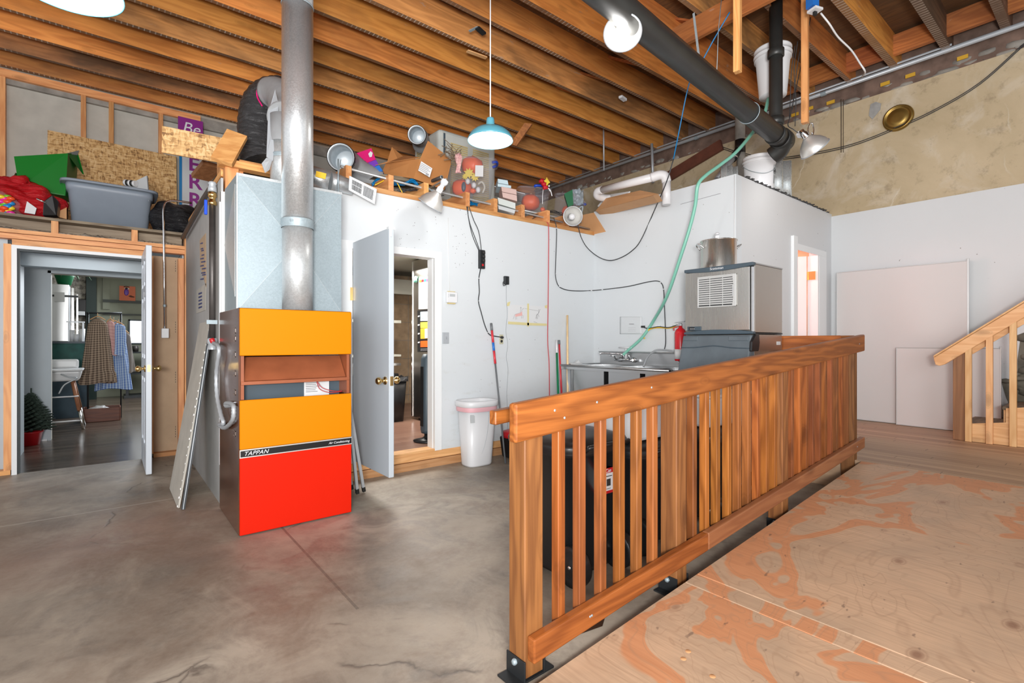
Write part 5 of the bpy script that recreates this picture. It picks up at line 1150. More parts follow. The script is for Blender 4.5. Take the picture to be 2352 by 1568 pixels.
b = B(); R0 = [rr(.172, .135, .60, 40), rr(.165, .128, .52, 40), rr(.150, .115, .35, 40)]
for q in R0[1]:
    k = noise.noise(q * 22); q.x += (cx - q.x) * .10 * k; q.y += (cy - q.y) * .10 * k
loft_rings(b, R0, False, True).out('bag_liner', clear('thin_bag_plastic', (.85, .85, .87), .5, .2), t)
loft_rings(B(), [rr(.184, .147, .53), rr(.188, .151, .545), rr(.186, .149, .572)], False).out('pink_drawstring', plain('pink_drawstring', (.75, .42, .46), .5), t)
q = ony(1045, 950, cy - .125); B().obox((cx - .13, cy - .119, .47), .045, .004, .075, (R(-4), 0, R(-12))).out('moulded_label', 'shaker', t)
B().tube(bez([(cx + .05, cy - .137, .53), (cx + .04, cy - .128, .35), (cx + .01, cy - .118, .2), (cx - .03, cy - .108, .10)]), .0015, 4).out('crack_line', 'greypaint', t)
t = T('pedal_bucket', 'black mop caddy with a red lid and red foot pedal by the wall', 'bucket', (3.22, 3.92, 0))
cx2, cy2 = 3.24, 3.93
B().taper(cx2 - .11, cx2 + .13, cy2 - .12, cy2 + .12, .02, .235, .02, .02).out('body', 'black', t, bevel=.02, seg=2)
B().lathe([(0, .30), (.10, .30), (.15, .285), (.155, .27), (.16, .235), (.15, .235), (.0, .235)], (cx2, cy2, 0), seg=28).out('lid', 'redpl', t)
B().beam((cx2 - .14, cy2 - .13, .09), (cx2 - .04, cy2 - .12, .045), .09, .018, (0, 1, 0) if False else (0, 0, 1)).out('foot_pedal', 'redpl', t, bevel=.006)
B().tube([(cx2 - .17, cy2 - .13, .012), (cx2 - .02, cy2 - .16, .012), (cx2 + .0, cy2 - .09, .012), (cx2 - .15, cy2 - .06, .012), (cx2 - .17, cy2 - .13, .012)], .008, 6).tube([(cx2 - .1, cy2 - .12, .02), (cx2 - .04, cy2 - .1, .10)], .01, 6).out('pedal_frame', 'blackmet', t)

# ================================================================== SINK
t = T('stainless_sink', 'long stainless steel compartment sink with faucet and backsplash on the far side wall', 'sink', (4.3, 3.4, 0))
SX0, SX1, SY0, SY1 = 4.0, 4.66, 2.66, 4.07
b = B().box(SX0, SX0 + .06, SY0, SY1, .89, .935).box(SX1 - .10, SX1, SY0, SY1, .905, .935).box(SX0 + .06, SX1 - .10, 3.93, SY1, .905, .93)
for y in (3.46, 3.0): b.box(SX0 + .06, SX1 - .10, y - .03, y + .03, .905, .93)
b.box(SX0 + .06, SX1 - .10, SY0, 2.70, .905, .93)
b.tube([(SX0 + .005, SY0, .93), (SX0 + .005, SY1, .93)], .014, 10).tube([(SX0, SY1, .93), (SX1, SY1, .93)], .012, 8)
b.out('worktop', 'sinksteel', t)
for y0, y1 in ((3.49, 3.93), (3.03, 3.43), (2.70, 2.97)):
    b = B().box(SX0 + .06, SX0 + .066, y0, y1, .60, .92).box(SX1 - .106, SX1 - .10, y0, y1, .60, .92).box(SX0 + .06, SX1 - .10, y0, y0 + .006, .60, .92).box(SX0 + .06, SX1 - .10, y1 - .006, y1, .60, .92).box(SX0 + .06, SX1 - .10, y0, y1, .59, .60)
    b.out('bowl', 'sinksteel', t, bevel=.012, seg=2)
B().box(SX1 - .012, SX1 + .015, SY0, 4.06, .93, 1.085).box(SX1 - .04, SX1 + .015, SY0, 4.06, 1.07, 1.085).out('backsplash', 'sinksteel', t, bevel=.006)
for x, y in ((SX0 + .05, 3.99), (SX0 + .08, SY0 + .05), (SX1 - .08, 3.99)): B().tube([(x, y, 0), (x, y, .905)], .02, 14).out('leg', 'greypaint', t)
B().tube([(SX0 + .05, 3.99, .25), (SX0 + .05, SY0 + .05, .25)], .014, 10).out('cross_tube', 'greypaint', t)
fy = onx(1428, 820, 4.55).y; fz = .99
b = B().tube([(4.64, fy - .10, fz), (4.58, fy - .10, fz)], .014, 10).tube([(4.64, fy + .10, fz), (4.58, fy + .10, fz)], .014, 10).tube([(4.58, fy - .13, fz), (4.58, fy + .13, fz)], .014, 10)
b.lathe([(.028, 0), (.028, .01), (.014, .02)], (4.64, fy - .10, fz), (-1, 0, 0), 14).lathe([(.028, 0), (.028, .01), (.014, .02)], (4.64, fy + .10, fz), (-1, 0, 0), 14)
fb = b.out('faucet_body', 'chrome', t)
for s_ in (-1, 1): B().tube([(4.58, fy + s_ * .10, fz), (4.55, fy + s_ * .10, fz + .04), (4.50, fy + s_ * .14, fz + .05)], [.013, .012, .006], 10).out('faucet_handle', 'chrome', fb)
B().tube(bez([(4.58, fy, fz), (4.55, fy + .0, fz + .06), (4.50, fy + .10, fz + .07), (4.44, fy + .20, fz + .075), (4.42, fy + .22, fz + .06)]), .010, 10).out('spout', 'chrome', fb)
B().tube([(4.60, fy - .02, fz), (4.60, fy - .02, fz + .13)], .009, 8).tube([(4.60, fy - .10, fz + .14), (4.60, fy + .08, fz + .14)], .007, 8).out('wall_bracket', 'whitepl', t)
b = B()
for k in range(9):
    y = 2.98 - k * .035; b.tube([(4.642, y, 1.02), (4.642, y - .01, .94 + .02 * (k % 2))], .004, 6)
b.tube([(4.64, 3.02, 1.035), (4.64, 2.68, 1.035)], .003, 6)
b.out('wire_rack', 'chrome', t)
t = T('grey_flexible_tube', 'pale grey flexible tube arching out of the sink bowl', 'tube', (4.5, 3, .9))
B().tube(bez([onx(1478, 842, 4.45), onx(1486, 822, 4.5), onx(1500, 808, 4.6), onx(1515, 803, 4.64), onx(1550, 806, 4.64)], 6), .010, 8).out('tube_run', 'greycord', t)
tag(B().taper(4.12, 4.22, 3.96, 4.03, .936, .955, .01, .01).prism([(4.13, 3.97, .95), (4.22, 3.97, .95), (4.20, 3.99, .985)], (0, .03, 0)).out('folded_white_cloth', 'paper'), 'crumpled white cloth on the left end of the sink worktop', 'cloth')
t = T('fire_extinguisher', 'red fire extinguisher hung on the wall between the sink and the ice machine', 'fire extinguisher', onx(1562, 790, 4.60))
c = onx(1563, 800, 4.60); z1 = onx(1563, 757, 4.60).z
B().lathe([(0, 1.0), (.055, 1.0), (.058, 1.01), (.058, z1 - .03), (.045, z1), (.02, z1 + .02), (.018, z1 + .04), (0, z1 + .04)], (c.x, c.y, 0), seg=28).out('cylinder', 'extred', t)
B().lathe([(.0585, 1.02), (.0595, 1.02), (.0595, 1.12), (.0585, 1.12)], (c.x, c.y, 0), seg=28).out('label_band', 'paper', t)
B().beam((c.x, c.y + .06, z1 + .075), (c.x, c.y - .05, z1 + .085), .02, .008).beam((c.x, c.y + .05, z1 + .04), (c.x, c.y - .02, z1 + .05), .02, .008).tube([(c.x, c.y, z1 + .03), (c.x, c.y, z1 + .07)], .016, 10).out('valve_lever', 'greypaint', t)
B().tube(bez([(c.x - .02, c.y + .02, z1 + .03), (c.x - .04, c.y + .05, z1 + .02), (c.x - .04, c.y + .05, z1 - .01)]), .006, 6).out('carry_ring', 'redpl', t)
t = T('yellow_air_hose', 'yellow hose clipped to the sink wall below the notice', 'hose', onx(1520, 755, SX))
B().tube(bez([onx(1481, 777, SX - .03), onx(1475, 772, SX - .03), onx(1484, 762, SX - .03), onx(1497, 754, SX - .025), onx(1515, 752, SX - .02), onx(1536, 753, SX - .02), onx(1558, 748, SX - .02)], 6), .0075, 8).out('hose_run', 'yellow', t)
B().tube(bez([onx(1477, 751, SX - .03), onx(1490, 754, SX - .03), onx(1512, 750, SX - .03), onx(1535, 752, SX - .03), onx(1556, 746, SX - .03)], 6), .0055, 8).out('black_lead', 'blackcord', t)
B().obox(onx(1477, 750, SX - .03), .02, .045, .022).out('lead_end', 'blackrub', t, bevel=.003)
B().obox(onx(1511, 749, SX - .012), .022, .06, .025).out('white_clip', 'whitepl', t, bevel=.003)

# ================================================================== ICE MACHINE AND POT
t = T('ice_machine', 'boxy stainless ice machine with a white louvred grille on top of a dark grey bin', 'ice machine', (4.39, 2.26, 0))
IX0, IX1, IY0, IY1, IZ0, IZ1 = 4.12, 4.665, 1.951, 2.575, 1.275, 1.852
B().box(IX0 + .03, IX1, IY0 + .001, IY1, IZ0, IZ1 - .012).out('cabinet', 'steely', t, bevel=.003)
B().box(IX0, IX0 + .03, IY0 + .03, IY1 - .002, IZ0 + .02, IZ1 - .03).out('front_panel', 'steelv', t, bevel=.003)
B().box(IX0 + .004, IX0 + .03, IY0 + .001, IY0 + .026, IZ0 + .0, IZ1 - .03).out('corner_strip', 'sinksteel', t, bevel=.006)
B().box(IX0 + .03, IX1 + .003, IY0 - .003, IY1 + .002, IZ1 - .012, IZ1).out('top_cover', 'sinksteel', t, bevel=.002)
# curved dark caps, top and bottom
def cap(z0, z1, bow, name, flip=False):
    n = 14; poly = []
    ys = [IY1 + .003 - (IY1 - IY0 + .006) * k / n for k in range(n + 1)]
    if not flip: poly = [(IX0 - .010, y, z1) for y in ys] + [(IX0 - .010, y, z0 - bow * (1 - ((2 * (k / n) - 1) ** 2))) for k, y in reversed(list(enumerate(ys)))]
    else: poly = [(IX0 - .014, y, z1 + bow * (1 - ((2 * (k / n) - 1) ** 2))) for k, y in enumerate(ys)] + [(IX0 - .014, y, z0) for y in reversed(ys)]
    return B().prism(poly, (.05, 0, 0)).out(name, 'slate', t, bevel=.003)
tc_ = cap(IZ1 - .024, IZ1 + .002, .018, 'top_cap'); cap(IZ0 - .012, IZ0 + .008, .02, 'bottom_cap', True)
words('Scotsman', .030, 'maker_lettering', 'whitepl', tc_, (IX0 - .0105, IY0 + .375, IZ1 - .026), (0, -1, 0), (0, 0, 1), .001, .1, spacing=1.08)
gy1, gy0, gz1, gz0 = onx(1603, 640, IX0).y, onx(1692, 640, IX0).y, 1.775, 1.50
b = B().box(IX0 - .012, IX0, gy0, gy1, gz0, gz0 + .012).box(IX0 - .012, IX0, gy0, gy1, gz1 - .012, gz1).box(IX0 - .012, IX0, gy1 - .012, gy1, gz0 + .012, gz1 - .012)
n = 10
poly = [(IX0 - .014, gy0, gz0), (IX0 - .014, gy0, gz1)] + [(IX0 - .014, gy0 + .036 - .013 * math.sin(PI * k / n) + 0, gz1 - (gz1 - gz0) * k / n) for k in range(n + 1)]
b.prism(poly, (.014, 0, 0)); gf = b.out('grille_frame', 'louvre', t, bevel=.003)
B().box(IX0 - .003, IX0 - .001, gy0 + .02, gy1 - .012, gz0 + .012, gz1 - .012).out('grille_void', 'blackmet', gf)
b = B()
for k in range(13):
    z = gz0 + .022 + k * (gz1 - gz0 - .034) / 12.6; b.quadhull([(IX0 - .012, gy0 + .022, z), (IX0 - .012, gy1 - .012, z), (IX0 - .004, gy1 - .012, z + .008), (IX0 - .004, gy0 + .022, z + .008), (IX0 - .012, gy0 + .022, z + .008), (IX0 - .012, gy1 - .012, z + .008), (IX0 - .004, gy1 - .012, z + .015), (IX0 - .004, gy0 + .022, z + .015)])
for f in (.33, .66): b.box(IX0 - .013, IX0 - .004, gy1 - (gy1 - gy0) * f - .003, gy1 - (gy1 - gy0) * f, gz0, gz1 - .003)
b.out('grille_louvres', 'louvre', gf)
B().box(IX0 - .017, IX0 - .012, gy0 + .022, gy0 + .030, gz0 + .09, gz0 + .18).out('grille_latch', 'shaker', gf)
dy1, dy0 = onx(1579, 755, IX0).y, onx(1611, 755, IX0).y
cd = B().box(IX0 - .006, IX0, dy0, dy1, 1.298, 1.335).out('control_display', 'slate', t, bevel=.004)
B().box(IX0 - .0075, IX0 - .005, dy1 - .075, dy1 - .018, 1.304, 1.329).out('display_window', 'black', cd)
b = B()
for k in range(4): b.obox((IX0 - .008, dy1 - .034 - k * .013, 1.314), .001, .006, .010)
b.out('display_marks', 'greycord', cd)
# storage bin beneath
B().box(4.14, 4.665, IY0 + .002, IY1, .12, IZ0 - .014).out('bin_body', 'steely', t, bevel=.004)
B().box(IX0 + .03, 4.668, IY0 - .001, IY1 + .001, IZ0 - .012, IZ0 - .002).out('gasket', 'blackrub', t)
B().prism([(4.14, IY0 - .004, 1.255), (4.09, IY0 - .004, 1.255), (3.945, IY0 - .004, .72), (3.95, IY0 - .004, .66), (4.14, IY0 - .004, .66)], (0, IY1 - IY0 + .008, 0)).out('bin_door', 'darkgrey', t, bevel=.014, seg=2); bd_ = [o_ for o_ in t.children if o_.name.startswith('bin_door')][0]
def dpt(y, z, o=.006): return V(4.09 - (1.255 - z) * .271 - o, y, z)
w_ = [dpt(IY1 - (IY1 - IY0) * k / 16, 1.145 + .018 * math.exp(-((k - 8) / 3.2) ** 2)) for k in range(17)]
B().tube(w_, .004, 6).out('door_groove', 'slate', bd_)
for y0, y1 in ((IY1 - .15, IY1 - .01), (IY0 + .02, IY0 + .19)): B().prism([dpt(y0, 1.245), dpt(y1, 1.245), dpt(y1, 1.205), dpt(y0, 1.205)], (.012, 0, 0)).out('hinge_cover', 'darkgrey', bd_, bevel=.004)
B().prism([(4.12, IY0 - .024, 1.262), (4.05, IY0 - .024, 1.20), (4.04, IY0 - .024, 1.12), (4.17, IY0 - .024, 1.12), (4.19, IY0 - .024, 1.19), (4.18, IY0 - .024, 1.262)], (0, .022, 0)).out('side_bracket', 'black', t, bevel=.006)
B().box(4.56, 4.63, IY0 - .0005, IY0 + .002, 1.17, 1.20).out('white_sticker', 'paper', t)
for x in (4.18, 4.62):
    for y in (IY0 + .04, IY1 - .04): B().tube([(x, y, .001), (x, y, .12)], .018, 10).out('leg', 'blackmet', t)
t = T('stock_pot', 'large stainless stock pot standing on the ice machine', 'pot', (4.40, 2.42, IZ1))
pc = V(4.395, 2.40, IZ1 + .001); pr = .155
B().lathe([(0, 0), (pr - .004, 0), (pr, .006), (pr, .265), (pr + .008, .27), (pr + .008, .276), (pr - .003, .276), (pr - .004, .01), (0, .01)], pc, seg=48).out('body', 'steelv', t)
rt = V(ST, -CT, 0)
for sg in (-1, 1):
    o = rt * sg; fw = V(CT, ST, 0)
    B().tube(bez([pc + o * pr + fw * .045 + V(0, 0, .20), pc + o * (pr + .035) + fw * .04 + V(0, 0, .235), pc + o * (pr + .045) + V(0, 0, .245), pc + o * (pr + .035) - fw * .04 + V(0, 0, .235), pc + o * pr - fw * .045 + V(0, 0, .20)]), .0055, 8).out('handle', 'chrome', t)
q = ond(1642, 560, (pc - V(0, 0, 1.2)).dot(V(CT, ST, 0)))
b = B().prism([(q.x - .014, q.y, pc.z + .20), (q.x + .012, q.y - .02, pc.z + .20), (q.x + .022, q.y - .03, pc.z + .33), (q.x - .006, q.y - .01, pc.z + .325)], (.004, .006, 0)).ball((q.x + .005, q.y - .02, pc.z + .34), .014, 2, (1.3, 1.3, .8), .8, 3)
tag(b.out('wooden_spoon' if False else 'plastic_scoop', 'whitepl'), 'white plastic scoop sticking up out of the stock pot', 'scoop')

# ================================================================== BINS BEHIND THE RAILING
def wheelie(x, y, label, lbl=True, wd=.52, dp=.50, h=.70, rz=0):
    t = T('wheeled_trash_can', label, 'trash can', (x, y, 0), 'black wheeled trash cans behind the railing')
    rings = [rr(wd * .40, dp * .40, .03, 36, 4, x, y), rr(wd * .42, dp * .42, .06, 36, 4, x, y), rr(wd * .5, dp * .5, h - .07, 36, 4, x, y), rr(wd * .535, dp * .535, h - .065, 36, 4, x, y), rr(wd * .535, dp * .535, h - .03, 36, 4, x, y)]
    loft_rings(B(), rings, True, True).out('body', 'black', t)
    loft_rings(B(), [rr(wd * .55, dp * .55, h - .045, 36, 4, x, y), rr(wd * .56, dp * .56, h - .02, 36, 4, x, y), rr(wd * .54, dp * .54, h - .0, 36, 4, x, y), rr(wd * .40, dp * .40, h + .02, 36, 4, x, y), rr(wd * .2, dp * .2, h + .028, 36, 4, x, y)], False, True).out('lid', 'black', t)
    B().tube([(x - .15, y - dp * .56, h - .03), (x - .15, y - dp * .60, h - .01), (x + .15, y - dp * .60, h - .01), (x + .15, y - dp * .56, h - .03)], .012, 8).out('handle', 'black', t)
    for s2 in (-1, 1):
        wc_ = V(x + s2 * wd * .36, y - dp * .43, .10)
        b = B().lathe([(.0, .028), (.018, .03), (.03, .024), (.07, .022), (.098, .026), (.10, .018), (.10, -.018), (.098, -.026), (.03, -.02), (0, -.02)], wc_, (-1, 0, 0), 24); wo_ = b.out('wheel', 'black', t)
        B().lathe([(0, .034), (.008, .034), (.01, .028)], wc_, (-1, 0, 0), 10).out('axle_cap', 'chrome', wo_)
    if lbl:
        lx = x - .035
        b = B().box(lx, lx + .10, y - dp * .535, y - dp * .46, .44, .56); pl = b.out('label', 'paper', t)
        B().box(lx - .001, lx + .101, y - dp * .536, y - dp * .461, .535, .56).box(lx - .001, lx + .101, y - dp * .536, y - dp * .461, .432, .446).out('label_bands', 'redpl', pl)
        words('Can', .026, 'label_lettering', 'whitepl', pl, (lx + .04, y - dp * .537, .539), (1, 0, 0), (0, 0, 1), .0006, .2)
        B().box(lx + .05, lx + .08, y - dp * .537, y - dp * .535, .47, .505).box(lx + .03, lx + .09, y - dp * .537, y - dp * .535, .517, .521).box(lx + .03, lx + .08, y - dp * .537, y - dp * .535, .455, .457).out('label_print', 'ink', pl)
    return t
wheelie(1.94, 1.93, 'nearest black wheeled trash can, closest to the first railing post', wd=.47)
wheelie(2.52, 1.95, 'second black wheeled trash can along the railing, a white tub on its lid', h=.60)
wheelie(3.26, 1.93, 'third black wheeled trash can, furthest along the railing', False, h=.60)
for X0_, Y0_, lb_ in ((2.28, 1.75, 'white plastic tub standing on the second black trash can behind the railing'), (3.06, 1.73, 'white plastic tub standing on the third black trash can behind the railing')):
    t = T('white_tub', lb_, 'tub', (X0_ + .24, Y0_ + .2, .63), 'white tubs on the trash cans')
    B().taper(X0_, X0_ + .46, Y0_, Y0_ + .40, .630, .83, .03, .03).out('body', 'whitepl', t, bevel=.02, seg=2)
    B().box(X0_ - .045, X0_ + .505, Y0_ - .045, Y0_ + .445, .83, .85).out('rim', 'whitepl', t, bevel=.005)
tag(B().prism([(1.5, 1.42, .001), (1.62, 1.40, .001), (1.70, 1.45, .001), (1.66, 1.52, .001), (1.56, 1.50, .001), (1.50, 1.55, .001), (1.44, 1.48, .001)], (0, 0, .001)).out('dark_spill', plain('dark_brown_spill', (.05, .025, .015), .3)), 'dark brown spill on the concrete below the bottom rail', 'stain')

# ================================================================== WHITEBOARDS
def wboard(px0, px1, yt, yb, X, label, fr=.018):
    a, b_ = onx(px0, 784, X), onx(px1, 784, X); zt = onx(px0, yt, X).z; zb = .256
    t = T('whiteboard', label, 'whiteboard', (X, (a.y + b_.y) / 2, zb))
    B().box(X, X + .012, b_.y, a.y, zb, zt).out('panel', 'board', t)
    B().box(X - .006, X + .014, b_.y - .001, b_.y + fr, zb - .002, zt + .02).box(X - .006, X + .014, a.y - fr * .6, a.y, zb - .002, zt).box(X - .006, X + .014, b_.y + fr, a.y - fr * .6, zt - fr * .5, zt).box(X - .006, X + .014, b_.y + fr, a.y - fr * .6, zb - .002, zb + .008).out('frame', 'boardedge', t, bevel=.002)
wboard(1921, 2226, 626, 962, 7.06, 'large whiteboard leaning upright on the far wall')
wboard(2058, 2300, 798, 978, 6.98, 'small whiteboard standing in front of the large one, partly behind the newel post', .008)

# small things left on the joists
t = T('joist_bracket', 'small pale metal bracket sticking out below a joist left of the pendant cord', 'bracket', onz(1090, 68, 4.35))
B().beam(onz(1078, 72, 4.33), onz(1098, 62, 4.345), .03, .006).out('plate', 'galv', t)
B().beam(onz(1096, 64, 4.335), onz(1112, 78, 4.335), .05, .02).out('dark_clip', 'blackmet', t)
tag(B().beam(onz(1073, 117, 4.345), onz(1117, 133, 4.345), .045, .012).out('pale_lath_strip', 'newx'), 'pale wood lath strip nailed under a joist just left of the pendant cord', 'lath')
tag(B().beam(onz(1425, 222, 4.34), onz(1436, 230, 4.34), .05, .03).out('white_joist_tag', 'whitepl'), 'tiny white plastic tag under a joist left of the drain pipe', 'tag')
tag(B().prism([ond(1172, 330, 6.2), ond(1186, 335, 6.2), ond(1222, 284, 6.2), ond(1205, 282, 6.2)], (.03, .03, 0)).out('orange_brace', 'block'), 'reddish diagonal brace reaching from the loft up to the joists right of the pendant', 'brace')
# ================================================================== THINGS ON THE LOFTS
from mathutils import Euler
def XF(b, loc, rot=(0, 0, 0)):
    m = Matrix.Translation(loc) @ Euler(rot).to_matrix().to_4x4()
    for v in b.bm.verts: v.co = m @ v.co
    return b
def loc2(m, p): return m @ Vector(p)
# ---- conduit and cables along the front of the central loft
t = T('loft_conduit', 'long thin steel conduit running along the front edge of the central loft', 'conduit', (3, 4.28, 2.6))
B().tube([ony(782, 382, 4.26), ony(940, 424, 4.26), ony(1140, 472, 4.26), ony(1362, 528, 4.26)], .012, 8).out('steel_tube', 'galvpipe', t)
B().tube([ony(1170, 476, 4.40), ony(1360, 516, 4.40)], .012, 8).out('second_tube', 'galvpipe', t)
B().obox(ony(978, 432, 4.24), .045, .03, .05).out('white_outlet_cube', 'whitepl', t, bevel=.003)
t = T('angle_rod', 'dark pipe end poking forward under the cardboard box', 'pipe', ony(990, 415, 4.5))
B().tube([ony(970, 424, 4.7), ony(1014, 407, 4.3)], .018, 12).out('tube', 'iron', t)
B().lathe([(.012, 0), (.019, 0), (.019, -.006)], ony(1015, 406.5, 4.29), (.1, -1, .1), 14).out('cut_end', 'galv', t)
def cable_bundle(pts, r, mat, label, n=5, amp=.04, Y=4.5):
    b = B()
    for k in range(n):
        q = [ony(x, y, Y) + V(noise.noise(V(k * 3.1, i * 1.7, 0)), noise.noise(V(k * 2.3, i * 1.1, 5)), noise.noise(V(k * 1.3, i * 1.9, 9))) * amp for i, (x, y) in enumerate(pts)]
        b.tube(bez(q, 5), r, 5)
    o = b.out('cable_bundle', mat); tag(o, label, 'cables', kind='stuff'); return o
cable_bundle([(856, 425), (866, 412), (884, 408), (900, 414)], .008, 'bluecable', 'blue cable bundle looped beside the white vent register', 5)
cable_bundle([(905, 420), (925, 422), (946, 414), (960, 424)], .008, 'bluecable', 'blue cable bundle under the cardboard box flap', 6)
cable_bundle([(1145, 478), (1160, 486), (1172, 492), (1180, 494)], .008, 'bluecable', 'blue cable bundle hanging below the stacked cartons', 9, .06)
cable_bundle([(1075, 466), (1095, 470), (1125, 478), (1140, 480)], .007, 'bluecable', 'blue and grey cables under the large clear pumpkin tub', 5, .05)
cable_bundle([(915, 440), (940, 436), (960, 432), (985, 446), (1015, 452)], .004, 'blackcord', 'thin black wires tangled around the unlit clamp light', 5, .06, 4.3)
cable_bundle([(1225, 498), (1250, 488), (1270, 484), (1290, 492), (1300, 505)], .004, 'blackcord', 'black wires looping under the small clear tubs', 4, .05, 4.35)
tag(B().tube(bez([ony(x, y, 4.3) for x, y in ((861, 425), (875, 418), (888, 411), (900, 412), (912, 420), (920, 435), (924, 442))], 5), .005, 6).out('yellow_cable', 'yellow'), 'yellow cable arching over the wall top plate', 'cable')
# ---- silver flexible duct with open end
def flexduct(pts, r, label, inner, endn, bulge=.0):
    t = T('flexible_duct', label, 'duct', pts[-1])
    b = B().tube(bez(pts, 8), r, 24, open_=True, ring=.004); b.out('sleeve', 'duckgrey', t)
    e = Vector(pts[0]); n_ = (Vector(pts[0]) - Vector(pts[1])).normalized()
    prof = []
    for k in range(10): prof += [(inner, -.028 * k + .02), (inner - .008, -.028 * k + .008)]
    prof += [(0, -.28)]
    B().lathe([(inner + .01, .02)] + prof, e, n_, 24).out('ribbed_liner', 'ductin', t)
    B().lathe([(inner + .006, .024), (inner + .012, .022), (r + .003, .0), (r + .002, -.03)], e, n_, 24).out('torn_rim', 'blackbag', t)
    return t
flexduct([ond(784, 362, 4.62), ond(798, 374, 4.85), ond(828, 398, 5.0), ond(868, 418, 5.1)], .125, 'grey flexible duct with its round open end facing the room, left part of the loft', .116, 1)
flexduct([ond(958, 310, 5.35), ond(965, 318, 5.6), ond(968, 335, 5.75)], .095, 'silver flexible duct end standing up behind the grey louvred box', .088, 1)
# ---- magenta printed carton
t = T('printed_carton', 'magenta and violet printed carton leaning beside the grey flexible duct', 'carton', ond(850, 375, 5.2))
D = 5.0; vec = V(.10, .16, 0)
B().prism([ond(815, 353, D), ond(853, 340, D), ond(863, 366, D), ond(832, 378, D)], vec).out('magenta_side', 'magenta', t)
B().prism([ond(832, 378.5, D), ond(863, 366.5, D), ond(870, 378, D), ond(842, 392, D)], vec).out('violet_side', 'violet', t)
B().prism([ond(842, 392.5, D), ond(870, 378.5, D), ond(879, 392, D), ond(852, 400, D)], vec).out('lower_side', 'bluepr', t)
B().prism([ond(846, 353, D - .02), ond(851, 347, D - .02), ond(856, 351, D - .02), ond(854, 360, D - .02), ond(849, 361, D - .02)], (0, .003, 0)).out('white_seal', 'paper', t)
# ---- open cardboard box
t = T('cardboard_box', 'open brown cardboard box with raised flaps and a white shipping label', 'box', ond(950, 400, 5.1))
D = 5.0
back = V(.35, .42, .03)
def th(poly, d=(0, .006, 0)): return B().prism(poly, d)
bl, br = ond(950, 410, 4.95), ond(965, 364, 4.9)
B().prism([ond(876, 398, 5.15), ond(887, 373, 5.15), br, bl], (.006, .006, 0)).out('left_wall', 'card', t)
B().prism([bl, br, ond(1037, 366, 5.2), ond(1020, 436, 5.25)], (.002, .008, 0)).out('front_wall', 'card', t)
B().prism([ond(876, 398, 5.15), bl, ond(1020, 436, 5.25), ond(960, 415, 5.7)], (0, 0, .004)).out('bottom', 'card', t)
B().prism([ond(1037, 366, 5.2), ond(1020, 436, 5.25), ond(985, 420, 5.75), ond(990, 355, 5.75)], (.006, 0, 0)).out('right_wall', 'card', t)
B().prism([br, ond(983, 323, 4.95), ond(1037, 366, 5.2)], (.004, .006, 0)).out('raised_flap', 'card', t)
B().prism([ond(889, 372, 5.15), ond(900, 337, 5.25), ond(926, 359, 5.3), ond(915, 368, 5.2)], (.006, .006, 0)).out('raised_flap', 'card', t)
B().prism([ond(862, 380, 4.95), ond(890, 374, 5.05), ond(965, 362, 4.9), ond(930, 358, 5.2), ond(900, 370, 5.1)], (0, 0, .005)).out('bent_flap', 'card', t)
def lb(x, y, D=4.905): 
    return ond(860 + x / 7.35, 270 + y / 7.35, D)
b = B().prism([lb(790, 737), lb(978, 858), lb(932, 1010), lb(740, 895)], (-.002, -.003, 0)); sl_ = b.out('shipping_label', 'paper', t)
b = B()
for k in range(5): 
    f = k / 6
    b.prism([lb(790 - 10 * k, 765 + 24 * k, 4.898), lb(960 - 10 * k - 30 * (k % 2), 862 + 24 * k - 15 * (k % 2), 4.898), lb(958 - 10 * k - 30 * (k % 2), 870 + 24 * k - 15 * (k % 2), 4.898), lb(788 - 10 * k, 773 + 24 * k, 4.898)], (0, -.0005, 0))
for k in range(5): b.prism([lb(872 + 10 * k, 930 + 5 * k, 4.898), lb(878 + 10 * k, 933 + 5 * k, 4.898), lb(870 + 10 * k, 970 + 5 * k, 4.898), lb(864 + 10 * k, 967 + 5 * k, 4.898)], (0, -.0005, 0))
b.out('label_print', 'inkgrey', sl_)
tag(B().prism([ony(860, 404, 4.6), ony(880, 400, 4.6), ony(975, 412, 4.6), ony(985, 424, 4.6), ony(930, 416, 4.6)], (.0, .25, .0)).out('dark_tray', 'oldboard'), 'dark curled board lying beneath the cardboard box', 'board')
# ---- grey white louvred cabinet
t = T('louvred_box', 'pale grey plastic box with yellowed louvres behind the cardboard box', 'cooler', ond(1040, 340, 5.9))
c0_ = ond(1008, 292, 5.85); zt = c0_.z; zb = 2.73
Lf = ony(957, 325, 0.1) if False else None
a1_ = onz(957, 325, 0) if False else None
r1 = ray(957, 325); r1k = (zt - .02 - CAMH) / r1.z; pL = V(0, 0, CAMH) + r1 * r1k
r2 = ray(1135, 330); r2k = (zt - .02 - CAMH) / r2.z; 
pR = V(c0_.x + .84, c0_.y + .02, zt); pL = V(c0_.x + .0, c0_.y + .62, zt)
bd = [V(c0_.x, c0_.y, zb), V(pR.x, c0_.y, zb), V(pR.x, pL.y, zb), V(c0_.x, pL.y, zb)]
B().box(c0_.x, pR.x, c0_.y, pL.y, zb, zt).out('shell', plain('pale_grey_plastic', (.50, .53, .50), .5, var=.06), t, bevel=.05, seg=3)
for fx0, fx1, fy0, fy1 in ((.16, .40, -.008, 0), (.48, .72, -.008, 0), (-.008, 0, .15, .30), (-.008, 0, .38, .53)):
    b = B()
    for k in range(int((zt - zb - .2) / .025)): b.box(c0_.x + fx0, c0_.x + fx1, c0_.y + fy0, c0_.y + fy1, zb + .07 + k * .025, zb + .085 + k * .025)
    b.out('louvre_panel', 'rust', t)
B().box(c0_.x + .06, c0_.x + .085, c0_.y - .01, c0_.y, zb + .25, zt - .05).out('latch', 'slate', t, bevel=.004)
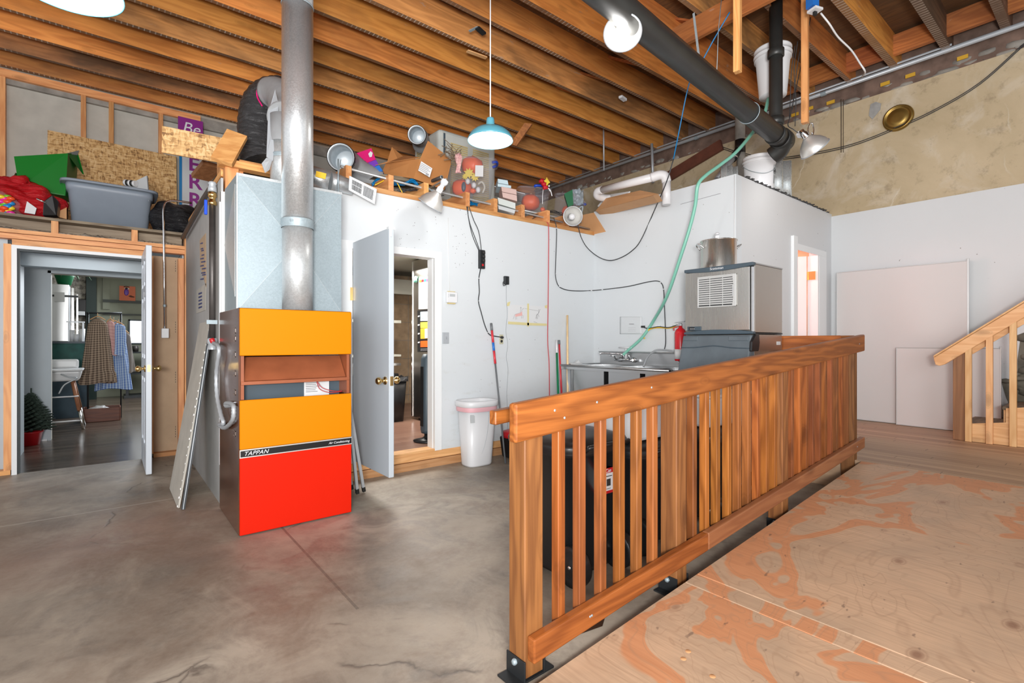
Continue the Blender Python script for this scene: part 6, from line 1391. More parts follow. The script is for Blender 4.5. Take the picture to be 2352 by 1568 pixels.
# ---- clear totes with pumpkins
def tote(c, rz, tilt, w, d, h, label, group=None):
    t = T('clear_storage_tub', label, 'storage tub', c, group)
    m = Matrix.Translation(c) @ Euler((tilt[0], tilt[1], rz)).to_matrix().to_4x4()
    def mk(fn, nm, mat, **k):
        b = fn(); 
        for v in b.bm.verts: v.co = m @ v.co
        return b.out(nm, mat, t, **k)
    def shell():
        b = B(); R_ = [rr(w * .40, d * .40, .0, 28, 5, 0, 0), rr(w * .5, d * .5, h, 28, 5, 0, 0), rr(w * .535, d * .54, h + .004, 28, 5, 0, 0), rr(w * .535, d * .54, h - .018, 28, 5, 0, 0)]
        return loft_rings(b, R_, True, False)
    mk(shell, 'tub', 'tubclear')
    return t, m, mk
def pumpkin(b, c, r, k=.8): return b.lathe([(0, -r * k), (r * .5, -r * k * .96), (r * .9, -r * k * .55), (r, 0), (r * .9, r * k * .55), (r * .5, r * k * .9), (r * .12, r * k * .82), (0, r * k * .8)], c, seg=48, rib=.09, ribn=5)
def addp(name, label, c, r, m, cat='pumpkin', k=.8, group=None):
    b = pumpkin(B(), (0, 0, 0), r, k)
    mm = m @ Matrix.Translation(c)
    for v in b.bm.verts: v.co = mm @ v.co
    o = b.out(name, 'pumpkin'); tag(o, label, cat, group)
    s = B().tube([mm @ V(0, 0, r * k * .8), mm @ V(.01, 0, r * k * 1.15)], [.018, .012], 8); s.out('stem', 'cardlight', o)
    return o
def lateral(c): return c
c = ony(1088, 463, 4.62); c.z = 2.735
t, m, mk = tote(ony(1085, 455, 4.75) + V(.02, .06, -.0), R(-38), (R(4), R(2)), .56, .44, .42, 'large clear storage tub with pumpkins and leaves and a blue handle', None)
mk(lambda: B().tube(bez([(.24, -.10, .405), (.285, -.06, .42), (.285, .06, .42), (.24, .10, .405)]), .016, 10), 'blue_handle', 'blue')
mk(lambda: B().tube(bez([(.06, -.22, .405), (.03, -.245, .42), (.0, -.245, .42), (-.08, -.22, .405)]) , .012, 10), 'rim_clip', 'whitepl') if False else None
mk(lambda: B().obox((.10, -.224, .27), .09, .003, .12, (R(4), 0, 0)), 'paper_label', 'paper')
addp('decorative_pumpkin', 'red-orange decorative pumpkin at the bottom of the large clear tub', V(-.11, -.02, .12), .12, m)
addp('decorative_pumpkin', 'bright orange decorative pumpkin heaped at the top of the large clear tub', V(.0, .0, .38), .13, m)
addp('decorative_pumpkin', 'tiny orange pumpkin low in the front of the large clear tub', V(.03, -.13, .07), .035, m)
def leafstar(b, c, r, n=9, ax=V(0, -1, 0)):
    q = ax.to_track_quat('Z', 'Y').to_matrix(); pts = []
    for k in range(2 * n): a = PI * k / n; rad = r * (1 if k % 2 == 0 else .55); pts.append(Vector(c) + q @ V(math.cos(a) * rad, math.sin(a) * rad, rnd.uniform(-.004, .004)))
    return b.prism(pts, q @ V(0, 0, .003))
for k, (x, z, r) in enumerate(((-.02, .26, .065), (.05, .22, .055), (-.06, .22, .04))):
    b = leafstar(B(), (x, -.15 - .006 * k, z), r)
    for v in b.bm.verts: v.co = m @ v.co
    tag(b.out('artificial_leaf', 'leaf'), ('largest yellow leaf, uppermost inside the large clear tub', 'yellow leaf right of the largest one inside the large clear tub', 'smallest yellow leaf, at the left inside the large clear tub')[k], 'leaf', 'yellow leaves in the large tub')
for k, (x, z, s) in enumerate(((-.03, .17, 'higher'), (.04, .13, 'middle'), (.09, .08, 'lowest'))):
    b = B().ball((x, -.15, z), .028, 2, (1, 1, 1.25))
    for v in b.bm.verts: v.co = m @ v.co
    tag(b.out('white_gourd', 'whitepl'), s + ' white gourd pressed against the front of the large clear tub', 'gourd', 'white gourds in the large tub')
b = B().ball((-.075, -.145, .11), .026, 2, (1, .8, 2.2))
for v in b.bm.verts: v.co = m @ v.co
tag(b.out('patterned_gourd', 'slate'), 'slim blue and white patterned gourd in the large clear tub', 'gourd')
b = B().tube(bez([(.09, -.13, .15), (.13, -.15, .17), (.16, -.12, .12), (.14, -.1, .06)]), .012, 8)
for v in b.bm.verts: v.co = m @ v.co
tag(b.out('cream_wicker_ring', 'cream'), 'cream wicker ring inside the right side of the large clear tub', 'decoration')
b = B()
for k in range(22): 
    p_ = ond(1040 + rnd.uniform(-4, 14), 350 + rnd.uniform(0, 28), 5.0); b.tube(bez([p_, p_ + V(rnd.uniform(-.08, .08), 0, rnd.uniform(-.03, .08)), p_ + V(rnd.uniform(-.14, .1), rnd.uniform(-.05, .05), rnd.uniform(.0, .12))]), .004, 4)
tag(b.out('dried_twigs', 'oldboard'), 'tangle of dried twigs and plaid ribbon left of the large clear tub', 'twigs', kind='stuff')
tag(B().sheet(lambda u, v: ond(1047 + 12 * u, 352 + 45 * v, 4.8) + V(0, .02 * math.sin(u * 9 + v * 7), 0), 6, 10, uvs=(.1, .35)).out('plaid_ribbon', 'plaid', solid=.003), 'pink plaid ribbon hanging over the rim of the large clear tub', 'ribbon')
# cartons
def carton(poly, D, vec, mat, label, cat='carton', grp='cartons stacked between the clear tubs'):
    tag(B().prism([ond(*p, D) for p in poly], vec).out('small_carton', mat, bevel=.002), label, cat, grp)
carton(((1143, 410), (1166, 414), (1168, 424), (1144, 420)), 5.6, (.12, .2, 0), 'lightblue', 'pale blue carton, topmost of the stack between the clear tubs')
carton(((1143, 421), (1174, 426), (1174, 432), (1143, 428)), 5.55, (.12, .2, 0), 'lightblue', 'flat pale blue carton just under the topmost one')
carton(((1151, 428), (1186, 435), (1187, 447), (1153, 440)), 5.4, (.12, .2, 0), 'pinkbox', 'upper of the two dusty pink cartons beside the large clear tub')
carton(((1153, 441), (1187, 448), (1188, 462), (1155, 453)), 5.4, (.12, .2, 0), 'pinkbox', 'lower of the two dusty pink cartons beside the large clear tub')
carton(((1143, 453), (1184, 466), (1184, 480), (1145, 468)), 5.3, (.12, .2, 0), 'gbook', 'grey-white carton at the bottom of the stack')
carton(((1144, 471), (1184, 482), (1182, 490), (1145, 480)), 5.3, (.12, .2, 0), 'shaker', 'flat grey printed pad under the grey-white carton')
# smaller tubs
c2 = ony(1228, 490, 4.8) + V(0, .05, 0)
t, m2, mk2 = tote(c2, R(-30), (R(2), R(2)), .42, .36, .30, 'clear storage tub with one big pumpkin, the middle tub of the loft', 'smaller clear tubs on the loft')
mk2(lambda: B().tube(bez([(-.02, -.195, .30), (.0, -.21, .31), (.09, -.21, .31), (.11, -.195, .30)]), .016, 10), 'blue_handle', 'blue')
addp('decorative_pumpkin', 'large ribbed pumpkin filling the middle clear tub', V(-.03, .0, .15), .125, m2)
addp('decorative_pumpkin', 'little red-orange pumpkin in the corner of the middle clear tub', V(.12, -.08, .05), .035, m2)
c3 = ony(1298, 508, 4.56)
t, m3, mk3 = tote(c3, R(8), (R(10), R(10)), .36, .30, .30, 'clear storage tub with a blue side handle, rightmost on the loft', 'smaller clear tubs on the loft')
mk3(lambda: B().tube(bez([(.20, -.08, .30), (.225, -.06, .31), (.225, .08, .31), (.20, .10, .30)]), .016, 10), 'blue_handle', 'blue')
addp('decorative_pumpkin', 'orange pumpkin inside the rightmost clear tub', V(.03, -.01, .13), .105, m3)
t = T('flower_bunch', 'small bunch of red artificial flowers and yellow leaf above the middle tub', 'flowers', ond(1250, 425, 5.6))
for k, (x, y) in enumerate(((1244, 416), (1249, 423), (1252, 431))): B().ball(ond(x, y, 5.6), .03, 2, (1, 1, .8), .6, 3, k).out('red_flower', 'redflower', t)
leafstar(B(), ond(1256, 417, 5.6), .05, 4).out('yellow_leaf', 'leaf', t)
B().tube([ond(1249, 423, 5.6), ond(1246, 450, 5.6), V(*ond(1246, 450, 5.6).xy, 2.74)], .004, 5).tube(bez([ond(1256, 430, 5.6), ond(1264, 437, 5.6), ond(1268, 450, 5.6)]), .006, 6).ball(ond(1261, 427, 5.6), .012, 1).ball(ond(1263, 437, 5.6), .012, 1).out('white_sprig', 'whitepl', t)
tag(B().prism([ond(1296, 445, 6.1), ond(1315, 435, 6.1), ond(1317, 470, 6.1), ond(1305, 475, 6.1)], (.1, .1, 0)).out('green_sheet', 'mg'), 'dark green plastic sheet behind the rightmost clear tub', 'sheet')
tag(B().sheet(lambda u, v: ond(1314 + 26 * u, 435 + 36 * v, 6.3) + V(.05, .05, .0) * noise.noise(V(u * 4, v * 4, 2)) * 2, 10, 10).out('plastic_wrap', clear('crumpled_wrap_plastic', (.45, .52, .58), .55, .3), solid=.003), 'crumpled blue-grey plastic wrap at the right end of the loft', 'plastic')

# ---- left loft
LY = 6.50
t = T('storage_tote', 'big blue-grey plastic tote without lid on the left loft edge', 'tote', (0, 6.7, 2.36))
tx0, tx1, ty0, ty1, tz0, tz1 = -.335, .375, LY, 6.98, 2.362, 2.79
def rring(x0, x1, y0, y1, z, p=7): return rr((x1 - x0) / 2, (y1 - y0) / 2, z, 40, p, (x0 + x1) / 2, (y0 + y1) / 2)
g = .05
R_ = [rring(tx0 + g, tx1 - g, ty0 + g, ty1 - g, tz0), rring(tx0 + .02, tx1 - .02, ty0 + .02, ty1 - .02, tz1 - .09), rring(tx0 + .008, tx1 - .008, ty0 + .008, ty1 - .008, tz1 - .085), rring(tx0, tx1, ty0, ty1, tz1 - .02)]
loft_rings(B(), R_, True, False).out('body', 'greytub', t, solid=.005)
loft_rings(B(), [rring(tx0, tx1, ty0, ty1, tz1 - .02), rring(tx0 - .035, tx1 + .035, ty0 - .035, ty1 + .035, tz1 - .012), rring(tx0 - .04, tx1 + .04, ty0 - .04, ty1 + .04, tz1 - .03), rring(tx0 - .04, tx1 + .04, ty0 - .04, ty1 + .04, tz1), rring(tx0, tx1, ty0, ty1, tz1 + .004)], False).out('rim', 'greytub', t)
b = B().prism([ond(270, 435, 5.25), ond(337, 403, 5.3), ond(342, 462, 5.3)], (.01, .02, 0)); tag(b.out('grey_flap', 'shaker'), 'grey paper corner sticking up out of the tote', 'paper')
t = T('striped_roll', 'rolled striped fabric peeking over the tote rim', 'fabric', ond(297, 420, 5.3))
for k in range(5): B().tube([ond(287 + 5 * k, 419 + k * .6, 5.25), ond(291.8 + 5 * k, 419.5 + k * .6, 5.25)], .032, 16).out('stripe_band', 'blackrub' if k % 2 else 'paper', t)
# green open box
t = T('green_box', 'bright green open box tipped forward behind the red bags', 'box', (-.5, 6.8, 2.5))
g4 = [ony(32, 359, 6.72), ony(153, 352, 6.72), ony(147, 449, 6.66), ony(44, 432, 6.66)]
bv = V(.06, .38, .02)
B().prism(g4, V(.0, .012, 0)).out('front_side', 'green', t)
B().prism([g4[1], g4[2], g4[2] + bv, g4[1] + bv], (.01, 0, 0)).out('right_side', 'green', t)
B().prism([g4[0], g4[3], g4[3] + bv, g4[0] + bv], (.01, 0, 0)).out('left_side', 'green', t)
B().prism([g4[3], g4[2], g4[2] + bv, g4[3] + bv], (0, 0, .01)).out('bottom', 'green', t)
B().prism([g4[1], g4[1] + bv, ony(190, 400, 7.05), ony(176, 350, 6.9)], (.01, .004, 0)).out('open_flap', 'green', t)
B().prism([g4[1], ony(182, 345, 6.85), ony(178, 356, 6.9)], (.0, .01, 0)).out('paper_flap', 'shaker', t)
# red bags and candy
t = T('red_gift_bag', 'glossy red plastic bag with a white patch and a black box inside, by the tote', 'bag', ony(80, 490, 6.6))
B().ball(ony(72, 462, 6.62) + V(0, 0, .0), .17, 4, (1.25, .8, .85), .5, 1.6, 3).out('bag_body', 'redbag', t)
B().ball(ony(38, 430, 6.66), .11, 4, (1.5, .7, .8), .7, 2.2, 8).out('bag_top', 'redbag', t)
B().prism([ony(100, 462, 6.42), ony(120, 447, 6.42), ony(134, 462, 6.45), ony(130, 495, 6.45), ony(98, 495, 6.42)], (.01, .12, 0)).out('black_box', 'black', t, bevel=.006)
B().prism([ony(62, 462, 6.45), ony(70, 468, 6.45), ony(84, 478, 6.45), ony(80, 492, 6.45), ony(56, 488, 6.45)], (0, .02, .0)).out('white_patch', 'paper', t)
B().tube([ony(84, 456, 6.42), ony(106, 466, 6.42)], .008, 6).out('clear_strap', 'chrome', t)
t = T('candy_bag', 'bag full of colourful candy eggs at the left edge of the loft', 'bag', ony(10, 490, 6.55))
B().ball(ony(8, 465, 6.6), .14, 3, (1, .8, 1.1), .3, 2, 5).out('bag_film', clear('candy_bag_film', (.9, .6, .6), .2, .15), t)
cols = [plain('candy_' + n_, c_2, .3) for n_, c_2 in (('yellow', (.85, .65, .03)), ('green', (.2, .55, .05)), ('blue', (.02, .25, .6)), ('pink', (.75, .03, .35)), ('red', (.8, .08, .02)))]
for k in range(16):
    px, py = 2 + (k % 4) * 7.5, 452 + (k // 4) * 11 + (k % 2) * 4
    tag(B().ball(ony(px, py, 6.46 + .01 * (k % 3)), .026, 2, (1.25, 1, .8)).out('candy_egg', cols[(k * 3 + k // 4) % 5]), 'glossy ' + ('yellow', 'green', 'blue', 'pink', 'red')[(k * 3 + k // 4) % 5] + ' candy egg, ' + ('top', 'second', 'third', 'bottom')[k // 4] + ' row and ' + ('leftmost', 'left of middle', 'right of middle', 'rightmost')[k % 4] + ' in the clear bag', 'candy', 'candy eggs in the clear bag')
tag(B().ball(ony(405, 506, 6.60), .21, 4, (1.0, .9, .95), .35, 1.5, 2).out('garbage_bag', 'blackbag'), 'black garbage bag slumped right of the blue-grey tote', 'bag')
tag(B().prism([ony(134, 462, 6.62), ony(153, 462, 6.62), ony(153, 503, 6.62), ony(134, 498, 6.62)], (0, .25, 0)).out('brown_carton', 'cardlight'), 'brown carton squeezed between the red bag and the tote', 'carton')
# strand board against back wall
t = T('strand_board', 'large strand board sheet leaning against the back wall above the left door', 'board', (-.2, 8.1, 2.36))
o4 = [ony(109, 297, 8.12), ony(372, 349, 8.12), ony(406, 352, 8.12), ony(406, 520, 8.0), ony(109, 480, 8.0)]
a_, z_ = ony(109, 297, 8.12), ony(300, 335, 8.12)
X0, X1 = a_.x, ony(406, 400, 8.08).x
B().prism([(X0, 8.0, 2.37), (X1, 8.0, 2.37), (X1, 8.14, a_.z - .02), (X0, 8.14, a_.z)], (0, .014, 0)).out('sheet', 'osb', t)
B().tube([(X0 + .0, 8.038, 2.78), (X1, 8.038, 2.74)], .004, 5).tube([(X0 + .5, 8.02, 2.56), (X1, 8.02, 2.52)], .004, 5).out('seam_line', 'iron', t)
# letter sign
t = T('letter_sign', 'tall white sign with purple letters reading Be MERRY standing at the back wall', 'sign', ony(445, 500, 8.0))
SY = 8.0
def sg(px, py, o=0): return ony(px, py, SY - o)
x0, x1 = sg(418, 400).x, sg(478, 400).x
za, zb_ = sg(440, 312).z, 2.37
B().box(x0, x1, SY, SY + .02, zb_, za + .05).out('panel', 'signwhite', t)
B().box(x0 - .03, x0, SY - .005, SY + .02, zb_, za).out('blue_edge', 'bluecable', t)
B().box(sg(409, 300).x, sg(466, 300).x, SY - .01, SY + .02, sg(440, 318).z, sg(440, 274).z).out('purple_header', 'purple', t)
words('Be', .20, 'header_lettering', 'whitepl', t, (sg(418, 300).x, SY - .0115, sg(440, 307).z), (1, 0, 0), (0, 0, 1), .001, .2)
for k, ch in enumerate('MERRY'):
    zz = sg(440, 350 + 41 * k).z
    words(ch, .26, 'sign_letter', 'purple', t, (x0 + .07, SY - .0012, zz), (1, 0, 0), (0, 0, 1), .001, bold=.006)
tag(B().tube([ony(20, 440, 6.75), ony(38, 398, 6.75)], .012, 8).tube([ony(24, 446, 6.75), ony(41, 405, 6.75)], .012, 8).out('chrome_rack', 'chrome'), 'thin chrome tubes sticking up beside the green box', 'rack')
# ================================================================== HALLWAY AND CAFE BEYOND THE LEFT DOOR
t = T('christmas_tree', 'small dark artificial christmas tree in a red pot in the hallway', 'tree', (-.70, 8.03, 0))
tc = V(-.70, 8.02, 0)
B().lathe([(0, .001), (.075, .001), (.10, .14), (.108, .145), (.108, .16), (.09, .16), (.085, .13), (0, .13)], tc, seg=24).out('pot', 'redpl', t)
b = B(); b.tube([tc + V(0, 0, .12), tc + V(0, 0, .66)], .008, 6)
for k in range(150):
    f = k / 150; z = .17 + .42 * f; rr_ = .21 * (1 - f) ** .75 + .03; a = k * 2.4
    p0 = tc + V(0, 0, z); d_ = V(math.cos(a), math.sin(a), .12)
    n2 = 3
    p1 = p0 + d_ * rr_ * rnd.uniform(.75, 1.08); p1.z = max(p1.z, .16); p1.y = min(p1.y, 8.22)
    b.tube([p0, p0.lerp(p1, .55), p1], [.008, .022, .006], 5, ring=0)
    for s2 in (-1, 1):
        q = p0.lerp(p1, .55); e_ = V(-d_.y, d_.x, .3) * s2 * rr_ * .35 + d_ * rr_ * .25
        b.tube([q, q + e_], [.014, .004], 4)
b.out('branches', 'leafgreen', t)
# high chair
t = T('high_chair', 'white plastic high chair on wooden legs, cut off by the hallway wall', 'high chair', (-.6, 9.3, 0))
hc = V(-.52, 9.25, 0)
B().taper(hc.x - .20, hc.x + .20, hc.y - .19, hc.y + .19, .66, .80, .035, .03).out('seat_shell', 'whitepl', t, bevel=.03, seg=3)
B().box(hc.x - .26, hc.x + .25, hc.y - .30, hc.y + .22, .80, .825).out('tray', 'whitepl', t, bevel=.012, seg=2)
B().taper(hc.x - .19, hc.x + .19, hc.y + .12, hc.y + .20, .82, .95, .0, .0).out('backrest', 'whitepl', t, bevel=.03, seg=3)
for sx in (-1, 1):
    for sy in (-1, 1):
        a_, b_ = hc + V(sx * .13, sy * .12, .67), hc + V(sx * .25, sy * .24, .001)
        lg = B().tube([a_, a_.lerp(b_, .62)], .022, 10).out('leg', 'seatwood', t)
        B().tube([a_.lerp(b_, .62), b_], .017, 10).out('leg_tip', 'chrome', lg)
B().tube([hc + V(-.2, -.18, .45), hc + V(.2, -.18, .45)], .010, 8).tube([hc + V(-.24, -.22, .12), hc + V(.24, -.22, .12)], .010, 8).out('footrest', 'whitepl', t)
B().tube(bez([hc + V(.02, -.23, .76), hc + V(.10, -.25, .72), hc + V(.18, -.24, .70), hc + V(.06, -.25, .62), hc + V(.0, -.25, .50)]), .010, 6).out('strap', 'greypaint', t)
# counter
t = T('cafe_counter', 'dark teal service counter with a slate blue front behind the high chair', 'counter', (-1.2, 10.6, 0))
B().box(-2.2, -.26, 10.45, 11.1, .62, 1.17).out('upper_body', 'tealwall', t)
B().box(-2.2, -.26, 10.47, 11.1, 0, .62).out('lower_body', 'bluewall', t)
B().box(-2.2, -.24, 10.42, 11.12, 1.17, 1.20).out('worktop', 'slate', t)
# refrigerated case with plant
t = T('display_fridge', 'tall grey display fridge on the cafe counter with a white notice', 'fridge', (-.9, 10.7, 1.2))
B().box(-1.4, -.49, 10.55, 11.0, 1.202, 2.10).out('cabinet', 'sinksteel', t, bevel=.006)
B().box(-.46, -.43, 10.56, 10.60, 1.21, 2.05).box(-.40, -.38, 10.56, 10.60, 1.21, 1.95).out('chrome_post', 'chrome', t)
B().box(-1.4, -.38, 10.53, 10.549, 1.90, 1.93).out('rail', 'blackmet', t)
B().box(-.66, -.54, 10.52, 10.529, 1.82, 1.97).out('white_notice', 'paper', t)
t = T('potted_plant', 'spiky green plant in a dark pot on top of the display fridge', 'plant', (-.72, 10.7, 2.12))
B().lathe([(0, 0), (.08, 0), (.12, .14), (.125, .15), (.1, .15), (0, .13)], (-.55, 10.7, 2.102), seg=18).out('pot', 'mg', t)
b = B()
for k in range(16):
    a = k * 2.4; L_ = rnd.uniform(.2, .38); p0 = V(-.55, 10.7, 2.23); d_ = V(math.cos(a), math.sin(a) * .5, 0)
    b.tube(bez([p0, p0 + d_ * L_ * .5 + V(0, 0, L_ * .55), p0 + d_ * L_ + V(0, 0, L_ * (.7 if k % 3 else -.1))], 4), [.012] * 8 + [.002], 4)
b.out('leaves', 'plantgreen', t)
for k, (x, z, lbl) in enumerate(((-.46, .09, 'tallest white cup stack'), (-.40, .06, 'low white cup stack beside the glass jar'), (-.33, .10, 'white cup stack nearest the clothes rack'))):
    t = T('cup_stack', lbl + ' on the teal cafe counter', 'cups', (x, 10.55, 1.2)); B().lathe([(0, 0), (.03, 0), (.038, z * 2), (0, z * 2)], (x, 10.55, 1.202), seg=16).out('cups', 'whitepl', t)
t = T('coffee_grinder', 'dark machine with cups on it on the cafe counter', 'coffee machine', (-.95, 10.5, 1.2))
B().box(-1.15, -.75, 10.44, 10.54, 1.202, 1.38).out('body', 'blackmet', t, bevel=.01)
B().tube([(-1.1, 10.43, 1.40), (-.78, 10.43, 1.22)], .012, 8).tube([(-1.1, 10.43, 1.22), (-.9, 10.43, 1.38)], .012, 8).out('levers', 'chrome', t)
tag(B().box(-.38, -.30, 10.5, 10.6, 1.62, 1.68).box(-.52, -.30, 10.5, 10.62, 1.50, 1.52).box(-.50, -.48, 10.5, 10.62, 1.202, 1.50).box(-.33, -.31, 10.5, 10.62, 1.202, 1.50).out('cup_shelf', 'greypaint'), 'small raised shelf on the cafe counter', 'shelf')
# clothes rack
t = T('clothes_rack', 'black metal clothes rack holding gingham dresses in the cafe', 'clothes rack', (-.1, 10, 0))
rp = V(-.245, 9.93, 0)
B().tube([rp + V(0, 0, .002), rp + V(0, 0, 1.64)], .013, 10).out('pole', 'blackmet', t)
B().tube([rp + V(-.02, 0, 1.63), V(.16, 9.98, 1.645)], .012, 10, ring=.004).out('top_bar', 'blackmet', t)
B().tube([V(.15, 10.0, .002), V(.15, 10.0, 1.64)], .011, 10).out('rear_pole', 'blackmet', t)
B().box(rp.x - .12, rp.x + .12, rp.y - .02, rp.y + .02, .001, .02).out('foot', 'blackmet', t)
def dress(c, w0, w1, d, z0, z1, mat, label, folds=9, cat='dress', seed=0, flounce=0, sleeves=0, uv=None):
    t = T('hanging_' + ('dress' if cat == 'dress' else 'shirt'), label, cat, c)
    c = Vector(c)
    L_ = z1 - z0
    def fn(u, v):
        a = 2 * PI * u; f = v
        w_ = w0 + (w1 - w0) * f ** .8
        if f < .06: w_ = w0 * (.35 + .65 * f / .06)
        if flounce and f > .82: w_ += .03
        k = 1 + .10 * f * math.sin(a * folds + seed + 2 * math.sin(3 * f + seed)) + .04 * noise.noise(V(a, f * 4, seed))
        return c + V(math.cos(a) * w_ / 2 * k, math.sin(a) * d / 2 * (.5 + .5 * f) * k, z1 - L_ * f - .02 * math.sin(a * 2 + seed) * f)
    B().sheet(fn, 72, 22, uvs=uv or (w1 * 2.2, L_)).out('garment', mat, t, recalc=True)
    if sleeves:
        for s2 in (-1, 1):
            def sl(u, v, s2=s2):
                a = 2 * PI * u; base = c + V(s2 * w0 * .38, 0, z1 - .06 - c.z); 
                p = base + V(s2 * .11 * v, 0, -sleeves * v); k = .045 + .02 * v + .006 * math.sin(5 * a)
                return V(p.x + math.cos(a) * k, p.y + math.sin(a) * k, p.z + c.z)
            B().sheet(sl, 16, 8, uvs=(.3, sleeves)).out('sleeve', mat, t)
    b = B().tube([c + V(0, 0, z1 + .08), c + V(.0, 0, z1 + .02)], .003, 5).tube(bez([c + V(-w0 * .45, 0, z1 - .02), c + V(0, 0, z1 + .03), c + V(w0 * .45, 0, z1 - .02)]), .007, 6)
    b.out('wooden_hanger', 'cardlight', t)
    return t
dress((-.13, 9.86, 0), .20, .40, .20, .57, 1.55, 'browncheck', 'brown gingham dress, the front one on the clothes rack', 9, flounce=1)
dress((.06, 10.05, 0), .22, .44, .20, .45, 1.50, 'bluecheck', 'long blue gingham dress hanging lowest behind the brown one', 8, seed=2)
dress((.02, 9.93, 0), .10, .16, .14, 1.0, 1.52, 'plaid', 'pink plaid shirt between the brown and the blue dresses', 5, 'shirt', 3)
dress((.12, 9.95, 0), .16, .20, .15, 1.0, 1.47, 'bluecheck', 'short blue gingham blouse with puffed sleeve on the rack end', 5, 'shirt', 4)
dress((.20, 10.12, 0), .12, .26, .15, .70, 1.35, 'greycloth', 'grey-brown linen skirt at the right end of the rack', 5, 'dress', 5)
t = T('wooden_crate', 'low reddish wooden crate with white packages standing under the clothes rack', 'crate', (-.1, 9.9, 0))
B().box(-.30, -.285, 9.70, 10.05, .002, .20).box(.13, .145, 9.70, 10.05, .002, .20).box(-.284, .129, 9.70, 9.715, .002, .20).box(-.284, .129, 10.035, 10.05, .002, .20).box(-.284, .129, 9.716, 10.034, .002, .015).out('box_sides', 'browncrate', t, bevel=.002)
tag(B().ball((-.12, 9.86, .17), .08, 3, (1.4, 1, .7), .4, 2).out('white_package', 'whitepl'), 'white packages bulging out of the reddish crate', 'package')
# art
t = T('face_artwork', 'orange paper artwork with one painted eye and lips on the cafe wall', 'artwork', ony(292, 672, 13.9))
AY = 13.9
a_, b_ = ony(274, 656, AY), ony(311, 691, AY)
B().box(a_.x, b_.x, AY, AY + .012, b_.z, a_.z).out('orange_paper', 'skin', t)
w_ = b_.x - a_.x; h_ = a_.z - b_.z
def ap(u, v, o=.002): return V(a_.x + u * w_, AY - o, a_.z - v * h_)
B().prism([ap(.28, .16), ap(.40, .08), ap(.58, .12), ap(.64, .20), ap(.45, .24)], (0, -.001, 0)).out('painted_eye', 'paper', t)
B().tube([ap(.27, .06, .004), ap(.42, .01, .004), ap(.62, .06, .004)], .008, 5).ball(ap(.44, .16, .004), .025, 2, (1, .2, 1)).out('painted_brow', 'ink', t)
B().ball(ap(.44, .42, .002), .055, 2, (.8, .1, 1.4)).out('painted_nose', 'violet', t)
B().prism([ap(.55, .68), ap(.7, .62), ap(.97, .72), ap(.9, .77), ap(.7, .76)], (0, -.001, 0)).out('painted_lips', 'beam', t)
t = T('cafe_bench', 'dark cluttered shelf unit under the bright cafe window', 'shelf unit', (.8, 13.5, 0))
B().box(.25, 1.4, 13.3, 13.8, .95, .98).box(.25, 1.4, 13.3, 13.8, .5, .53).box(.25, 1.4, 13.3, 13.8, 0.001, .06).box(.28, .33, 13.32, 13.37, .06, .95).box(.75, .8, 13.32, 13.37, .06, .95).out('frame', 'blackmet', t)
for k in range(5): B().lathe([(0, 0), (.05, 0), (.06, .12), (0, .13)], (.34 + .11 * k, 13.45, .982 if k % 2 else .532), seg=12).out('jar', 'iron' if k % 3 else 'sinksteel', t)
tag(B().box(-.52, -.361, 13.42, 13.60, 1.72, 2.06).out('black_speaker', 'black', bevel=.01), 'black wall box beside the dark green column', 'box')

# ================================================================== KITCHEN BEYOND DOOR 2
t = T('steel_refrigerator', 'tall stainless refrigerator side covered with posted sheets in the kitchen', 'refrigerator', (3.5, 5.5, .157))
FXk = 3.18
B().box(FXk, 4.0, 4.9, 6.08, .19, 2.28).out('cabinet', 'steely', t, bevel=.004)
B().box(FXk + .05, 3.95, 4.95, 6.0, .158, .19).out('base', 'blackrub', t)
B().box(FXk - .01, FXk, 6.06, 6.085, .2, 2.28).out('edge_trim', 'chrome', t)
def kf(px, py): return onx(px, py, FXk - .004)
def sheetk(name, pts, mat, parent=None, o=0): return B().prism([onx(x, y, FXk - .003 - o) for x, y in pts], (-.002, 0, 0)).out(name, mat, parent)
t = T('menu_whiteboard', 'white board with a coloured header on the refrigerator side', 'whiteboard', kf(980, 660))
sheetk('panel', ((962, 638), (998, 632), (998, 708), (962, 710)), 'paper', t); pl = [o_ for o_ in t.children][0]
for k, m_ in enumerate(('pumpkin', 'redpl', 'bluepr', 'violet', 'bluecable', 'leaf')): sheetk('header_block', ((963 + 5.5 * k, 643 - .9 * k), (968 + 5.5 * k, 642 - .9 * k), (968 + 5.5 * k, 648 - .9 * k), (963 + 5.5 * k, 649 - .9 * k)), m_, pl, .003)
t = T('labour_law_poster', 'black poster with blue, yellow and orange text blocks on the refrigerator side', 'poster', kf(980, 760))
sheetk('poster_sheet', ((959, 713), (998, 708), (998, 808), (959, 808)), 'black', t); pl = [o_ for o_ in t.children][0]
for nm_, y0, y1, m_ in (('blue_block', 716, 737, 'lightblue'), ('yellow_block', 740, 753, 'leaf'), ('amber_block', 754, 778, 'orangetag'), ('orange_block', 783, 797, 'pumpkin')): sheetk(nm_, ((966, y0), (998, y0 - 2), (998, y1 - 1), (966, y1)), m_, pl, .003)
sheetk('white_note', ((976, 755), (983, 754), (983, 776), (976, 777)), 'paper', pl, .006)
b = B()
for k in range(10): b.prism([onx(x, y, FXk - .010) for x, y in ((969, 719 + 2 * k), (980, 718 + 2 * k), (980, 718.7 + 2 * k), (969, 719.7 + 2 * k))], (-.001, 0, 0)) if k < 8 else b.prism([onx(x, y, FXk - .010) for x, y in ((966, 801 + 3 * (k - 8)), (984, 800 + 3 * (k - 8)), (984, 801 + 3 * (k - 8)), (966, 802 + 3 * (k - 8)))], (-.001, 0, 0))
b.out('poster_print', 'inkgrey', pl)
